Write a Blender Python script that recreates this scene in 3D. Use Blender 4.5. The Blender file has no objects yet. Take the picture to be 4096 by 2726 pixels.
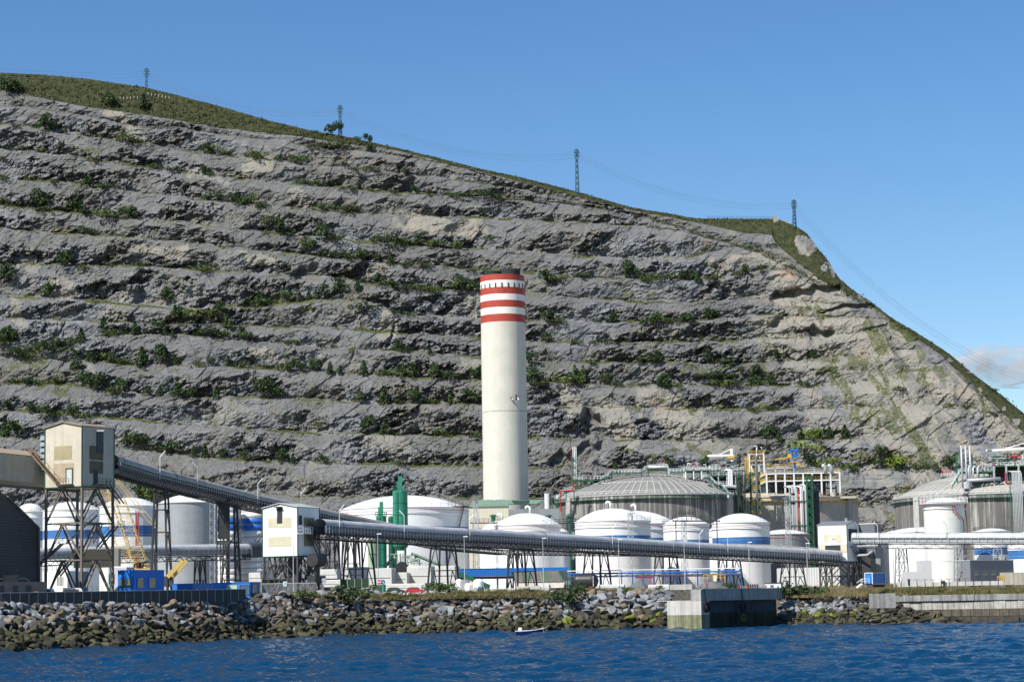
import bpy, math, random
import numpy as np
from mathutils import Vector, Matrix
rad = math.radians
sc = bpy.context.scene
col = sc.collection
# ---------------- camera ----------------
F0, CZ = 9000.0, 6.75                       # focal length in photo pixels, eye height above the water
PITCH = math.atan((2400-1363)/F0); ROLL = rad(1.0)
cp, sp, cr, sr = math.cos(PITCH), math.sin(PITCH), math.cos(ROLL), math.sin(ROLL)
CR = Vector((cr, sr*sp, -sr*cp)); CU = Vector((sr, -cr*sp, cr*cp)); CF = Vector((0, cp, sp))
cam = bpy.data.objects.new('camera', bpy.data.cameras.new('camera')); col.objects.link(cam)
cam.matrix_world = Matrix(((CR.x, CU.x, -CF.x, 0), (CR.y, CU.y, -CF.y, 0), (CR.z, CU.z, -CF.z, CZ), (0, 0, 0, 1)))
cam.data.sensor_width = 36; cam.data.lens = F0/4096*36
cam.data.clip_start = 1; cam.data.clip_end = 60000
sc.camera = cam
# ---------------- sky, sun, exposure ----------------
SUN_EL, SUN_AZ = rad(46), rad(48)           # azimuth measured to the left of straight behind the camera
w = bpy.data.worlds.new("World"); sc.world = w; w.use_nodes = True
nt = w.node_tree; bg = nt.nodes['Background']
sky = nt.nodes.new('ShaderNodeTexSky'); sky.sky_type = 'NISHITA'; sky.sun_disc = False
sky.sun_elevation = SUN_EL; sky.sun_rotation = math.pi + SUN_AZ
sky.air_density = 1.0; sky.dust_density = 0.0; sky.ozone_density = 3.0; sky.altitude = 600
hs = nt.nodes.new('ShaderNodeHueSaturation'); hs.inputs['Saturation'].default_value = 1.24
hs.inputs['Hue'].default_value = 0.504
nt.links.new(sky.outputs[0], hs.inputs['Color']); nt.links.new(hs.outputs[0], bg.inputs['Color'])
bg.inputs['Strength'].default_value = 0.090
sl = bpy.data.lights.new('sun', 'SUN'); sl.energy = 4.9; sl.angle = rad(0.53); sl.color = (1, 0.955, 0.87)
sun = bpy.data.objects.new('sun', sl); col.objects.link(sun)
SD = Vector((-math.sin(SUN_AZ)*math.cos(SUN_EL), -math.cos(SUN_AZ)*math.cos(SUN_EL), math.sin(SUN_EL)))
sun.rotation_euler = SD.to_track_quat('Z', 'Y').to_euler()
sc.view_settings.view_transform = 'Standard'; sc.view_settings.look = 'None'
sc.view_settings.exposure = 0.5; sc.view_settings.gamma = 1
sc.render.engine = 'CYCLES'; sc.cycles.max_bounces = 5; sc.cycles.volume_bounces = 3

# ---------------- projection helpers ----------------
def at(px, py, Y):
    d = CF*F0 + CR*(px-2048) - CU*(py-1363)
    d = d*(Y/d.y)
    return Vector((d.x, d.y, d.z+CZ))
def gx(px, Y, z=8.3):                       # X of a point at depth Y and height z seen in photo column px
    zz = z-CZ; u0 = -sp*Y+cp*zz; d = cp*Y+sp*zz
    return ((px-2048)*d/F0 + sr*u0)/cr
def gp(px, Y, z=8.3): return Vector((gx(px, Y, z), Y, z))
def zat(px, py, Y): return at(px, py, Y).z
def s2m(p, Y): return p*Y/F0
def wline(px, py):                          # where a photo point meets the water
    d = CF*F0 + CR*(px-2048) - CU*(py-1363)
    t = -CZ/d.z
    return Vector((d.x*t, d.y*t, 0))
def lerpk(k, x):
    return np.interp(x, [a[0] for a in k], [a[1] for a in k])
G0 = 8.3                                    # yard level

# ---------------- materials ----------------
MC = {}
def mat(name, c, rough=.6, metal=0, var=.12, vs=.6, c2=None, streak=0, sxy=1.1, s0=.42, s1=.62, corr=0, bump=0, bs=3, spec=.4, grime=0):
    """painted or bare surface; var = blotchy variation, streak = vertical run-off stains, corr = sheet profile pitch in metres"""
    if name in MC: return MC[name]
    m = bpy.data.materials.new(name); m.use_nodes = True; n = m.node_tree; L = n.links.new
    b = n.nodes['Principled BSDF']; b.inputs['Roughness'].default_value = rough; b.inputs['Metallic'].default_value = metal
    b.inputs['Specular IOR Level'].default_value = spec
    tc = n.nodes.new('ShaderNodeTexCoord')
    no = n.nodes.new('ShaderNodeTexNoise'); no.inputs['Scale'].default_value = vs; no.inputs['Detail'].default_value = 6
    no.inputs['Roughness'].default_value = .65; L(tc.outputs['Object'], no.inputs['Vector'])
    mr = n.nodes.new('ShaderNodeMapRange'); mr.inputs[1].default_value = .3; mr.inputs[2].default_value = .7
    mr.inputs[3].default_value = 1-var; mr.inputs[4].default_value = 1+var*.6; L(no.outputs['Fac'], mr.inputs[0])
    mx = n.nodes.new('ShaderNodeVectorMath'); mx.operation = 'SCALE'; mx.inputs[0].default_value = c[:3]; L(mr.outputs[0], mx.inputs['Scale'])
    out = mx.outputs[0]
    if streak or grime:
        mp = n.nodes.new('ShaderNodeMapping'); mp.inputs['Scale'].default_value = (sxy, sxy, .035*sxy) if streak else (.35, .35, .2)
        L(tc.outputs['Object'], mp.inputs['Vector'])
        n2 = n.nodes.new('ShaderNodeTexNoise'); n2.inputs['Scale'].default_value = 1.0; n2.inputs['Detail'].default_value = 7; n2.inputs['Roughness'].default_value = .7
        L(mp.outputs[0], n2.inputs['Vector'])
        r2 = n.nodes.new('ShaderNodeMapRange'); r2.inputs[1].default_value = s0; r2.inputs[2].default_value = s1; L(n2.outputs['Fac'], r2.inputs[0])
        sm = n.nodes.new('ShaderNodeMath'); sm.operation = 'MULTIPLY'; sm.inputs[1].default_value = streak or grime; L(r2.outputs[0], sm.inputs[0])
        mm = n.nodes.new('ShaderNodeMix'); mm.data_type = 'RGBA'; L(sm.outputs[0], mm.inputs[0]); L(out, mm.inputs[6])
        mm.inputs[7].default_value = (*(c2 or (c[0]*.35, c[1]*.33, c[2]*.3))[:3], 1); out = mm.outputs[2]
    L(out, b.inputs['Base Color'])
    if corr:
        sx = n.nodes.new('ShaderNodeSeparateXYZ'); L(tc.outputs['Object'], sx.inputs[0])
        ad = n.nodes.new('ShaderNodeMath'); ad.operation = 'ADD'
        L(sx.outputs[2 if corr < 0 else 0], ad.inputs[0])
        if corr > 0: L(sx.outputs[1], ad.inputs[1])
        else: ad.inputs[1].default_value = 0
        mu = n.nodes.new('ShaderNodeMath'); mu.operation = 'MULTIPLY'; mu.inputs[1].default_value = 2*math.pi/abs(corr); L(ad.outputs[0], mu.inputs[0])
        si = n.nodes.new('ShaderNodeMath'); si.operation = 'SINE'; L(mu.outputs[0], si.inputs[0])
        bp = n.nodes.new('ShaderNodeBump'); bp.inputs['Distance'].default_value = abs(corr)*.04; bp.inputs['Strength'].default_value = 1
        L(si.outputs[0], bp.inputs['Height']); L(bp.outputs[0], b.inputs['Normal'])
    elif bump:
        n3 = n.nodes.new('ShaderNodeTexNoise'); n3.inputs['Scale'].default_value = bs; n3.inputs['Detail'].default_value = 6
        L(tc.outputs['Object'], n3.inputs['Vector'])
        bp = n.nodes.new('ShaderNodeBump'); bp.inputs['Distance'].default_value = bump; L(n3.outputs['Fac'], bp.inputs['Height']); L(bp.outputs[0], b.inputs['Normal'])
    MC[name] = m
    return m

# ---------------- mesh builder ----------------
def tag(o, label=None, cat=None, group=None, kind=None):
    if label: o['label'] = label
    if cat: o['category'] = cat
    if group: o['group'] = group
    if kind: o['kind'] = kind
    return o
def thing(name, label, cat, loc=(0, 0, 0), rz=0, group=None):
    o = bpy.data.objects.new(name, None); col.objects.link(o); o.empty_display_size = .5
    o.location = loc; o.rotation_euler = (0, 0, rz)
    return tag(o, label, cat, group)
class MB:
    def __init__(s): s.v = []; s.f = []
    def add(s, vs, fs):
        b = len(s.v); s.v += [tuple(p) for p in vs]; s.f += [tuple(i+b for i in f) for f in fs]
        return s
    def box(s, c, d, rz=0):
        x, y, z = d[0]/2, d[1]/2, d[2]/2; k, q = math.cos(rz), math.sin(rz)
        vs = []
        for a in ((-x, -y, -z), (x, -y, -z), (x, y, -z), (-x, y, -z), (-x, -y, z), (x, -y, z), (x, y, z), (-x, y, z)):
            vs.append((c[0]+a[0]*k-a[1]*q, c[1]+a[0]*q+a[1]*k, c[2]+a[2]))
        return s.add(vs, [(0, 3, 2, 1), (4, 5, 6, 7), (0, 1, 5, 4), (1, 2, 6, 5), (2, 3, 7, 6), (3, 0, 4, 7)])
    def b2(s, p, q): return s.box([(p[i]+q[i])/2 for i in range(3)], [abs(q[i]-p[i]) for i in range(3)])
    def bar(s, p, q, w, h=None, up=(0, 0, 1)):
        p, q = Vector(p), Vector(q); h = h or w; d = (q-p)
        if d.length < 1e-6: return s
        d.normalize(); u = Vector(up)
        if abs(d.dot(u)) > .98: u = Vector((1, 0, 0))
        a = d.cross(u).normalized()*w/2; b = a.cross(d).normalized()*h/2
        vs = [p-a-b, p+a-b, p+a+b, p-a+b, q-a-b, q+a-b, q+a+b, q-a+b]
        return s.add(vs, [(0, 3, 2, 1), (4, 5, 6, 7), (0, 1, 5, 4), (1, 2, 6, 5), (2, 3, 7, 6), (3, 0, 4, 7)])
    def tube(s, pts, r, n=8, cap=True):
        pts = [Vector(p) for p in pts]; rs = r if isinstance(r, (list, tuple)) else [r]*len(pts); vs = []; fs = []
        for i, p in enumerate(pts):
            d = (pts[min(i+1, len(pts)-1)]-pts[max(i-1, 0)]).normalized()
            u = Vector((0, 0, 1)) if abs(d.z) < .95 else Vector((1, 0, 0))
            a = d.cross(u).normalized(); b = a.cross(d).normalized()
            for k in range(n):
                t = 2*math.pi*k/n; vs.append(p+(a*math.cos(t)+b*math.sin(t))*rs[i])
        for i in range(len(pts)-1):
            for k in range(n): fs.append((i*n+k, i*n+(k+1) % n, (i+1)*n+(k+1) % n, (i+1)*n+k))
        if cap: fs.append(tuple(range(n-1, -1, -1))); fs.append(tuple(range((len(pts)-1)*n, len(pts)*n)))
        return s.add(vs, fs)
    def lathe(s, prof, c=(0, 0), n=48, a0=0, a1=2*math.pi):
        full = abs(a1-a0-2*math.pi) < 1e-6; m = n if full else n+1; vs = []; fs = []
        for r, z in prof:
            for k in range(m):
                t = a0+(a1-a0)*k/n; vs.append((c[0]+r*math.cos(t), c[1]+r*math.sin(t), z))
        for i in range(len(prof)-1):
            for k in range(n): fs.append((i*m+k, i*m+(k+1) % m, (i+1)*m+(k+1) % m, (i+1)*m+k))
        return s.add(vs, fs)
    def prism(s, poly, a, b):               # polygon (list of 3D points) extruded from offset a to offset b
        n = len(poly); vs = [Vector(p)+Vector(a) for p in poly]+[Vector(p)+Vector(b) for p in poly]
        return s.add(vs, [tuple(range(n-1, -1, -1)), tuple(range(n, 2*n))]+[(i, (i+1) % n, n+(i+1) % n, n+i) for i in range(n)])
    def rail(s, p, q, h=1.1, step=1.5, r=.05):   # straight handrail
        p, q = Vector(p), Vector(q); n = max(1, int((q-p).length/step)); u = Vector((0, 0, 1))
        for i in range(n+1):
            a = p.lerp(q, i/n); s.bar(a, a+u*h, r)
        s.bar(p+u*h, q+u*h, r); s.bar(p+u*h*.5, q+u*h*.5, r*.8)
        return s
    def ring(s, c, R, z, h=1.1, n=32, r=.05, a0=0, a1=2*math.pi):
        P = [Vector((c[0]+R*math.cos(a0+(a1-a0)*k/n), c[1]+R*math.sin(a0+(a1-a0)*k/n), z)) for k in range(n+1)]; u = Vector((0, 0, 1))
        for k in range(n):
            s.bar(P[k], P[k]+u*h, r); s.bar(P[k]+u*h, P[k+1]+u*h, r); s.bar(P[k]+u*h*.5, P[k+1]+u*h*.5, r*.8)
        return s
    def stair(s, p, q, w=.9, side=None):     # straight flight with stringers, treads and rails
        p, q = Vector(p), Vector(q); d = Vector((q.x-p.x, q.y-p.y, 0))
        if d.length < .01: d = Vector((1, 0, 0))
        d.normalize(); a = Vector((-d.y, d.x, 0))*w/2; n = max(3, int(abs(q.z-p.z)/.32)); u = Vector((0, 0, 1.05))
        for sg in (-1, 1):
            s.bar(p+a*sg, q+a*sg, .12, .28); s.bar(p+a*sg+u, q+a*sg+u, .06)
            for i in range(0, n+1, 4): c = p.lerp(q, i/n)+a*sg; s.bar(c, c+u, .05)
        for i in range(1, n): c = p.lerp(q, i/n); s.bar(c-a, c+a, .25, .05)
        return s
    def lattice(s, p, q, w0, w1, nb, t=.12, tb=.07):  # square lattice mast
        p, q = Vector(p), Vector(q); d = (q-p).normalized(); u = Vector((1, 0, 0)) if abs(d.x) < .9 else Vector((0, 1, 0))
        a = d.cross(u).normalized(); b = d.cross(a).normalized(); R = []
        for i in range(nb+1):
            c = p.lerp(q, i/nb); w = (w0+(w1-w0)*i/nb)/2
            R.append([c+a*w*x+b*w*y for x, y in ((-1, -1), (1, -1), (1, 1), (-1, 1))])
        for k in range(4): s.bar(R[0][k], R[-1][k], t)
        for i in range(nb):
            for k in range(4):
                j = (k+1) % 4
                if (i+k) % 2: s.bar(R[i][k], R[i+1][j], tb)
                else: s.bar(R[i][j], R[i+1][k], tb)
                if i % 2 == 0: s.bar(R[i][k], R[i][j], tb)
        return s
    def build(s, name, m, parent=None, world=False, smooth=False, label=None):
        if not s.v: return None
        me = bpy.data.meshes.new(name); vs = s.v
        if world and parent is not None:
            r = parent
            while r.parent: r = r.parent
            k, q = math.cos(-r.rotation_euler.z), math.sin(-r.rotation_euler.z); L = r.location
            vs = [((x-L.x)*k-(y-L.y)*q, (x-L.x)*q+(y-L.y)*k, z-L.z) for x, y, z in vs]
        me.from_pydata(vs, [], s.f); me.materials.append(m)
        if smooth: me.shade_smooth()
        o = bpy.data.objects.new(name, me); col.objects.link(o); o.parent = parent
        if label: o['label'] = label
        return o
def npmesh(name, V, Fq, m, smooth=False):
    me = bpy.data.meshes.new(name); me.vertices.add(len(V)); me.vertices.foreach_set('co', np.ascontiguousarray(V, dtype=np.float32).ravel())
    k = Fq.shape[1]; me.loops.add(Fq.size); me.loops.foreach_set('vertex_index', np.ascontiguousarray(Fq, dtype=np.int32).ravel())
    me.polygons.add(len(Fq)); me.polygons.foreach_set('loop_start', np.arange(0, Fq.size, k, dtype=np.int32))
    me.polygons.foreach_set('use_smooth', np.full(len(Fq), smooth))
    me.update(calc_edges=True); me.materials.append(m)
    o = bpy.data.objects.new(name, me); col.objects.link(o); return o
def gridfaces(nr, nc):
    i = np.arange(nr-1)[:, None]*nc+np.arange(nc-1)[None, :]
    return np.stack([i, i+1, i+nc+1, i+nc], -1).reshape(-1, 4)
def copy_tree(o, parent=None):
    c = o.copy(); col.objects.link(c); c.parent = parent
    for ch in list(o.children): copy_tree(ch, c)
    return c

# ---------------- numpy noise ----------------
_r = np.random.RandomState(7)
TB = _r.rand(64, 256, 256).astype(np.float32)
def vnoise(u, v, k=0):
    i = np.floor(u).astype(int); j = np.floor(v).astype(int); fu = u-i; fv = v-j
    fu = fu*fu*(3-2*fu); fv = fv*fv*(3-2*fv); T = TB[k % 64]
    a = T[i & 255, j & 255]; b = T[(i+1) & 255, j & 255]; c = T[i & 255, (j+1) & 255]; d = T[(i+1) & 255, (j+1) & 255]
    return (a*(1-fu)+b*fu)*(1-fv)+(c*(1-fu)+d*fu)*fv
def fbm(u, v, o=5, k=0, g=.5):
    s = 0; a = 1; t = 0
    for n in range(o): s = s+a*vnoise(u*2**n+17*n, v*2**n+31*n, k+n); t += a; a *= g
    return s/t
def facets(u, v, k=0, tilt=.5, off=1.0):
    """piecewise planar fractured-rock relief: each jittered cell is its own tilted plane"""
    i = np.floor(u).astype(int); j = np.floor(v).astype(int); best = np.full(u.shape, 1e9, np.float32); out = np.zeros(u.shape, np.float32)
    for a in (-1, 0, 1):
        for b in (-1, 0, 1):
            ii = (i+a) & 255; jj = (j+b) & 255
            cu = i+a+TB[k, ii, jj]; cv = j+b+TB[k+1, ii, jj]; du = u-cu; dv = v-cv; d = du*du+dv*dv
            h = off*(TB[k+2, ii, jj]-.5)+tilt*((TB[k+3, ii, jj]-.5)*2*du+(TB[k+4, ii, jj]-.5)*2*dv)
            q = d < best; best = np.where(q, d, best); out = np.where(q, h, out)
    return out
# ================= THE HILL: a terraced quarry face =================
SKY = [(-400,275),(0,291),(174,299),(348,315),(574,348),(695,377),(869,422),(1043,473),(1217,516),(1391,548),(1565,586),(1739,628),(1912,673),(2086,709),(2312,767),(2521,828),(2700,858),(2781,873),(2900,874),(3112,875),(3181,904),(3234,935),(3268,991),(3303,1026),(3334,1078),(3355,1113),(3425,1168),(3477,1200),(3564,1269),(3668,1330),(3790,1408),(3894,1495),(3999,1573),(4096,1652),(4450,1900)]
LN = [
 [(-400,335),(0,360),(350,428),(574,458),(870,508),(1217,548),(1321,566),(1478,582),(1600,605),(2521,840),(2700,873),(2840,901),(2980,932),(3086,936),(3103,974),(3191,1048),(3275,1111),(3366,1160),(3500,1235),(3750,1405),(4096,1730),(4450,1960)],
 [(-400,400),(0,418),(297,454),(552,505),(722,513),(1000,553),(1286,589),(1561,615),(1800,660),(2400,812),(3200,1060)],
 [(-400,480),(0,498),(255,534),(573,575),(849,619),(1000,634),(1357,673),(1663,704),(2000,740),(2300,800),(2600,862),(2900,925),(3250,1105)],
 [(-400,590),(0,600),(255,623),(552,670),(849,704),(1153,737),(1561,770),(2000,793),(2300,815),(2600,872),(2900,935),(3260,1125)],
 [(-400,710),(0,721),(276,734),(552,776),(1000,820),(1459,857),(2000,878),(2300,890),(2600,908),(2900,950),(3100,985),(3280,1140)],
 [(-400,810),(0,823),(340,861),(722,891),(1000,926),(1357,962),(1765,992),(2000,1003),(2400,1035),(2700,1036),(2805,1020),(2945,988),(3015,966),(3110,990),(3300,1160)],
 [(-400,905),(0,916),(325,941),(542,954),(1000,1001),(1357,1036),(1765,1069),(2000,1084),(2300,1110),(2700,1120),(2889,1120),(3050,1087),(3138,1080),(3330,1180)],
 [(-400,1050),(0,1060),(434,1064),(650,1073),(1000,1094),(1357,1112),(1561,1148),(1765,1158),(2000,1168),(2400,1200),(2700,1215),(2900,1205),(3100,1190),(3400,1230)],
 [(-400,1190),(0,1190),(300,1205),(700,1236),(1000,1232),(1102,1219),(1306,1199),(1459,1205),(1612,1262),(2000,1282),(2457,1289),(2814,1277),(2967,1266),(3100,1258),(3480,1275)],
 [(-400,1260),(0,1270),(400,1290),(726,1298),(1000,1300),(1400,1320),(2000,1362),(2100,1368),(2559,1371),(2865,1368),(3100,1352),(3540,1330)],
 [(-400,1350),(0,1400),(244,1412),(325,1366),(488,1336),(705,1339),(1000,1366),(1357,1396),(1714,1412),(2100,1450),(2406,1453),(2967,1455),(3100,1445),(3240,1445),(3640,1400)],
 [(-400,1415),(0,1418),(217,1430),(488,1458),(759,1468),(1204,1480),(1663,1511),(1918,1519),(2355,1539),(3100,1547),(3300,1548),(3740,1480)],
 [(-400,1530),(0,1540),(271,1540),(542,1583),(1000,1593),(1510,1613),(2100,1623),(2738,1639),(3100,1641),(3300,1632),(3900,1632)],
 [(-400,1630),(0,1643),(271,1659),(705,1697),(1000,1722),(1459,1738),(1918,1754),(2585,1764),(3100,1761),(3430,1757),(4096,1800),(4450,1960)],
 [(-400,1735),(0,1745),(450,1790),(1000,1845),(1408,1858),(1918,1868),(2300,1880),(2900,1885),(3380,1875),(3800,1880),(4096,1900),(4450,2000)],
 [(-400,1850),(0,1880),(700,1960),(1300,1990),(2200,1995),(3000,2000),(4450,2080)],
 [(-400,2070),(0,2090),(1500,2120),(4450,2150)],
 [(-400,2425),(4450,2345)]]
TANS = [(1765,905,190,42,.12,1),(1050,655,60,45,0,.9),(470,455,60,28,.5,1),(650,1008,120,26,.1,.9),(108,1046,60,36,.6,.7),(270,1160,80,32,.4,.7),(1050,1030,75,22,0,1),(1535,1305,50,36,.6,1),(1060,1415,55,24,0,.8),(1230,790,60,20,.3,.7),(560,520,70,25,.5,.9),(3000,1050,150,32,-.05,1),(3230,1150,150,60,.3,1),(3290,1260,230,90,.45,1),(3420,1330,190,70,.55,1),(3100,1340,130,60,.5,.8),(3200,1430,150,40,.6,.7),(3480,1560,60,120,-.5,.7),(3640,1700,60,150,-.5,.7),(3780,1590,40,80,-.4,.9),(3950,1650,35,110,-.45,1),(2290,1590,45,90,-.6,1),(2500,1700,60,120,-.6,.8),(2700,1640,170,70,.6,.8),(2850,1790,180,50,.3,.6),(3330,1700,150,60,.3,.5),(940,1640,110,50,.3,.5),(1560,1790,90,50,.5,.6),(1880,1200,40,60,-.2,.6),(1500,1060,60,20,.3,.5),(1900,830,60,18,.2,.5),(840,700,50,24,.3,.7),(2480,800,70,14,.25,.7),(480,1230,50,60,.6,.5),(330,1500,50,60,-.5,.5),(1880,1480,60,40,.5,.6),(1430,1480,60,30,.4,.5),(60,1250,30,90,-.5,.7)]
GRN = [(1900,760,60,20),(2550,1180,60,14),(330,600,60,14),(3420,1440,150,34),(3650,1500,120,30),(3560,1660,60,90),(3250,1240,40,12),(2700,1800,260,16),(3500,1830,150,50),(3760,1470,60,24),(3350,1600,60,40),(700,1460,120,16),(120,1440,140,40),(250,1560,140,20),(1150,1200,190,24),(1300,1240,160,20),(3330,1500,60,40),(2600,1610,150,16),(2900,1620,220,18),(2860,1350,120,16),(3700,1860,200,20),(3460,1640,60,50),(2780,1480,150,14),(3050,1500,120,16)]
NC = 1500
PX = np.linspace(-380, 4430, NC)
ys = [lerpk(SKY, PX)]
for L_ in LN:
    y = lerpk(L_, PX)
    n_ = fbm(PX/60, PX*0+len(ys)*3.7, 3, 5)-.5
    if len(ys) > 1: y = y+n_*17
    ys.append(np.maximum(y, ys[-1]+(1.5 if len(ys) > 1 else 4)))
ys[0] = np.convolve(np.pad(ys[0], 6, mode='edge'), np.ones(13)/13, 'valid'); YB = np.array(ys)                                   # (bands+1, NC)
NB = len(YB)-1
rows = []; S = []; BI = []
for b in range(NB-1, -1, -1):
    n = 46 if b not in (0, NB-1) else (40 if b == 0 else 30)
    t = np.linspace(0, 1, n, endpoint=False) if b else np.linspace(0, 1, n)
    for q in t: rows.append(YB[b+1]*(1-q)+YB[b]*q); S.append(q); BI.append(b)
PY = np.array(rows); S = np.array(S)[:, None]; BI = np.array(BI)[:, None]
NR = len(PY); PXg = np.broadcast_to(PX, PY.shape)
U = (PXg-2048)*.125; V = (2400-PY)*.125            # metres across and up the face
bh = np.stack([(YB[b+1]-YB[b]) for b in range(NB)])[BI[:, 0]]*.125   # band height in metres
big = np.clip(bh/9, 0, 1)
rightw = np.clip((PXg-2900)/500+(1350-PY)/1500, 0, 1)                # natural dipping slabs on the right
fade = 1-rightw*.75
# smooth mean profile of one bench: tread, cliff, weathered top slope
s_ = np.broadcast_to(S, PY.shape)
cs = np.clip(.62+1.1*(fbm(U/26, BI*5.7+V*0, 3, 9)-.45)+.35*(fbm(U/5, V/5, 3, 15)-.5), .3, .97)
pres = np.clip((fbm(U/55, BI*7.3+V*0, 3, 60)-.33)*5, .4, 1)
tread, cliff, slope = 9*big*fade*pres, .18*bh*cs, 1.3*bh*(1-cs)
prof = tread*np.clip(s_/.07, 0, 1)+cliff*np.clip((s_-.07)/(cs-.07), 0, 1)+slope*np.clip((s_-cs)/(1-cs), 0, 1)
prof = np.where(BI == 0, 22*(1-np.exp(-bh/9))*s_, prof)
ptot = tread+cliff+slope+1e-3
lin1 = .80*(2400-np.stack([YB[b] for b in range(NB)])[BI[:, 0]])*.125; lin0 = .80*(2400-np.stack([YB[b+1] for b in range(NB)])[BI[:, 0]])*.125
Yv = np.where(BI == 0, lin0+prof, lin0+prof/ptot*(lin1-lin0))
y0 = 1035-45*np.clip((PX-3000)/1400, 0, 1)**1.3+5*(fbm(PX/900, PX*0, 2, 30)-.5)*2
# masks
tan = np.zeros(PY.shape); wu = (fbm(U/9, V/9, 4, 11)-.5); wv = (fbm(U/9, V/9, 4, 16)-.5)
for cx, cy, rx, ry, an, am in TANS:
    dx = PXg-cx+wu*150; dy = PY-cy+wv*90; k, q = math.cos(an), math.sin(an)
    e = ((dx*k+dy*q)/rx)**2+((-dx*q+dy*k)/ry)**2
    tan = np.maximum(tan, am*np.clip((1.25-e)*2.2, 0, 1))
bed = fbm((U*.8+V*.75)/5.0+wu, (V*.8-U*.55)/26, 4, 20)
extra = np.clip((bed-.60)*9, 0, 1)*(.35+.5*rightw)
extra *= np.clip((fbm(U/40, V/25, 3, 24)-.42)*6, 0, 1)
tan = np.maximum(tan, extra)
tan = np.maximum(tan, rightw*np.clip((fbm((U*.80+V*.62)/5, (V*.62-U*.80)/45, 4, 47)-.40)*5, 0, .8))
slabn = np.clip((fbm((U*.8+V*.6)/26, (V*.8-U*.6)/10, 3, 27)-.53)*12, 0, 1)
slab = np.clip(np.maximum(np.maximum(tan*.92, slabn*.8), rightw*.9), 0, .95)
grs = np.clip((.05+.16*fbm(U/14, V*0+BI*3, 3, 32)**1.5-s_)*18, 0, 1)*np.clip((fbm(U/9, V/5, 4, 33)-.40)*7, 0, 1)*(big > .15)*fade*(.3+.7*pres)
grs = np.maximum(grs, np.clip((s_-.955)*18, 0, .45)*(fbm(U/10, V/5, 3, 35) > .5)*fade)
for cx, cy, rx, ry in GRN:
    e = ((PXg-cx+wu*170)/rx)**2+((PY-cy+wv*90)/ry)**2; grs = np.maximum(grs, np.clip((1.3-e)*.9, 0, .62)*np.clip((fbm(U/5, V/4, 3, 36)-.3)*5, 0, 1))
grs = np.maximum(grs, np.clip((fbm((U+V*.6)/10, (V-U*.5)/22, 4, 38)-.60)*9, 0, 1)*(.42+.2*rightw))
sk = np.broadcast_to(YB[0], PY.shape)
grs = np.where(PXg > 3560, np.maximum(grs, np.clip((46-(PY-sk)+wu*90)/22, 0, 1)), grs)
top = (BI == 0)
outc = (((PXg-3225+wu*110)/38)**2+((PY-980+wv*80)/34)**2 < 1)|(((PXg-3325+wu*70)/16)**2+((PY-1070+wv*60)/34)**2 < 1)|((fbm(U/6, V/6, 4, 61) > .74) & (PXg > 3150))   # bare outcrops in the green strip
film = np.clip((s_-cs+.12)*4, 0, 1)*np.clip((fbm(U/16, V/8, 4, 62)-.38)*5, 0, .40)*(1-slab*.6)*(1-rightw*.7)
grs = np.maximum(grs, film)
grs = np.where(top, np.where(outc, 0., 1.), grs)
# fractured relief
wp = 2.5*(fbm(U/7, V/7, 3, 40)-.5); wq = 2.5*(fbm(U/7, V/7, 3, 44)-.5)
rough = np.clip(.24+.9*np.clip((s_-.05)/.08, 0, 1)*np.clip((cs+.06-s_)/.12, 0, 1), 0, 1)*(1-.86*slab)*np.where(top, .12, 1)*(1-.5*np.clip(grs, 0, 1))
rough = np.maximum(rough, .22*np.where(top, .3, 1)*(1-.8*slab))
rough *= np.clip(.12+2.6*(fbm(U/30, V/15, 3, 41)-.22), .22, 2.0)
ur, vr = U*.88+V*.48, V*.90-U*.34+V*.0
D = 3.6*facets(ur/14+wp*.12, vr/6.5+wq*.12, 0, .6, 1.1)+2.7*facets(ur/6+wp*.12, vr/2.7+wq*.12, 10, .7, 1.2)\
   +1.8*facets(ur/2.5+wp*.15, vr/1.2+wq*.15, 20, .9, 1.2)+1.15*facets(ur/1.0, vr/.7, 30, .8, 1.0)
D *= rough
sl = (1.2*facets((ur+vr)/16, (vr-ur*.6)/7, 40, .5, 1.0)+.35*facets((ur+vr)/4, (vr-ur*.6)/2.4, 50, .6, 1.0))
stl = fbm((U*.80+V*.62)/2.2, (V*.62-U*.80)/60, 4, 46)
sl = sl+rightw*2.2*(stl-.5)+rightw*1.6*facets((U*.80+V*.62)/9, (V*.62-U*.80)/22, 5, .5, 1.2)
led = np.clip((facets((ur+.4*vr)/30, (vr-.25*ur)/9, 5, .1, 1.)), -.5, .5)
D += slab*(sl+1.8*led)*np.where(top, .2, 1)*(1-.6*grs)
D += (fbm(U/1.6, V/1.6, 4, 50)-.5)*np.where(top, 1.6, .5)
D += 9*(fbm(U/50, V/45, 3, 53)-.5)*big*(1-rightw*.5)
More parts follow.
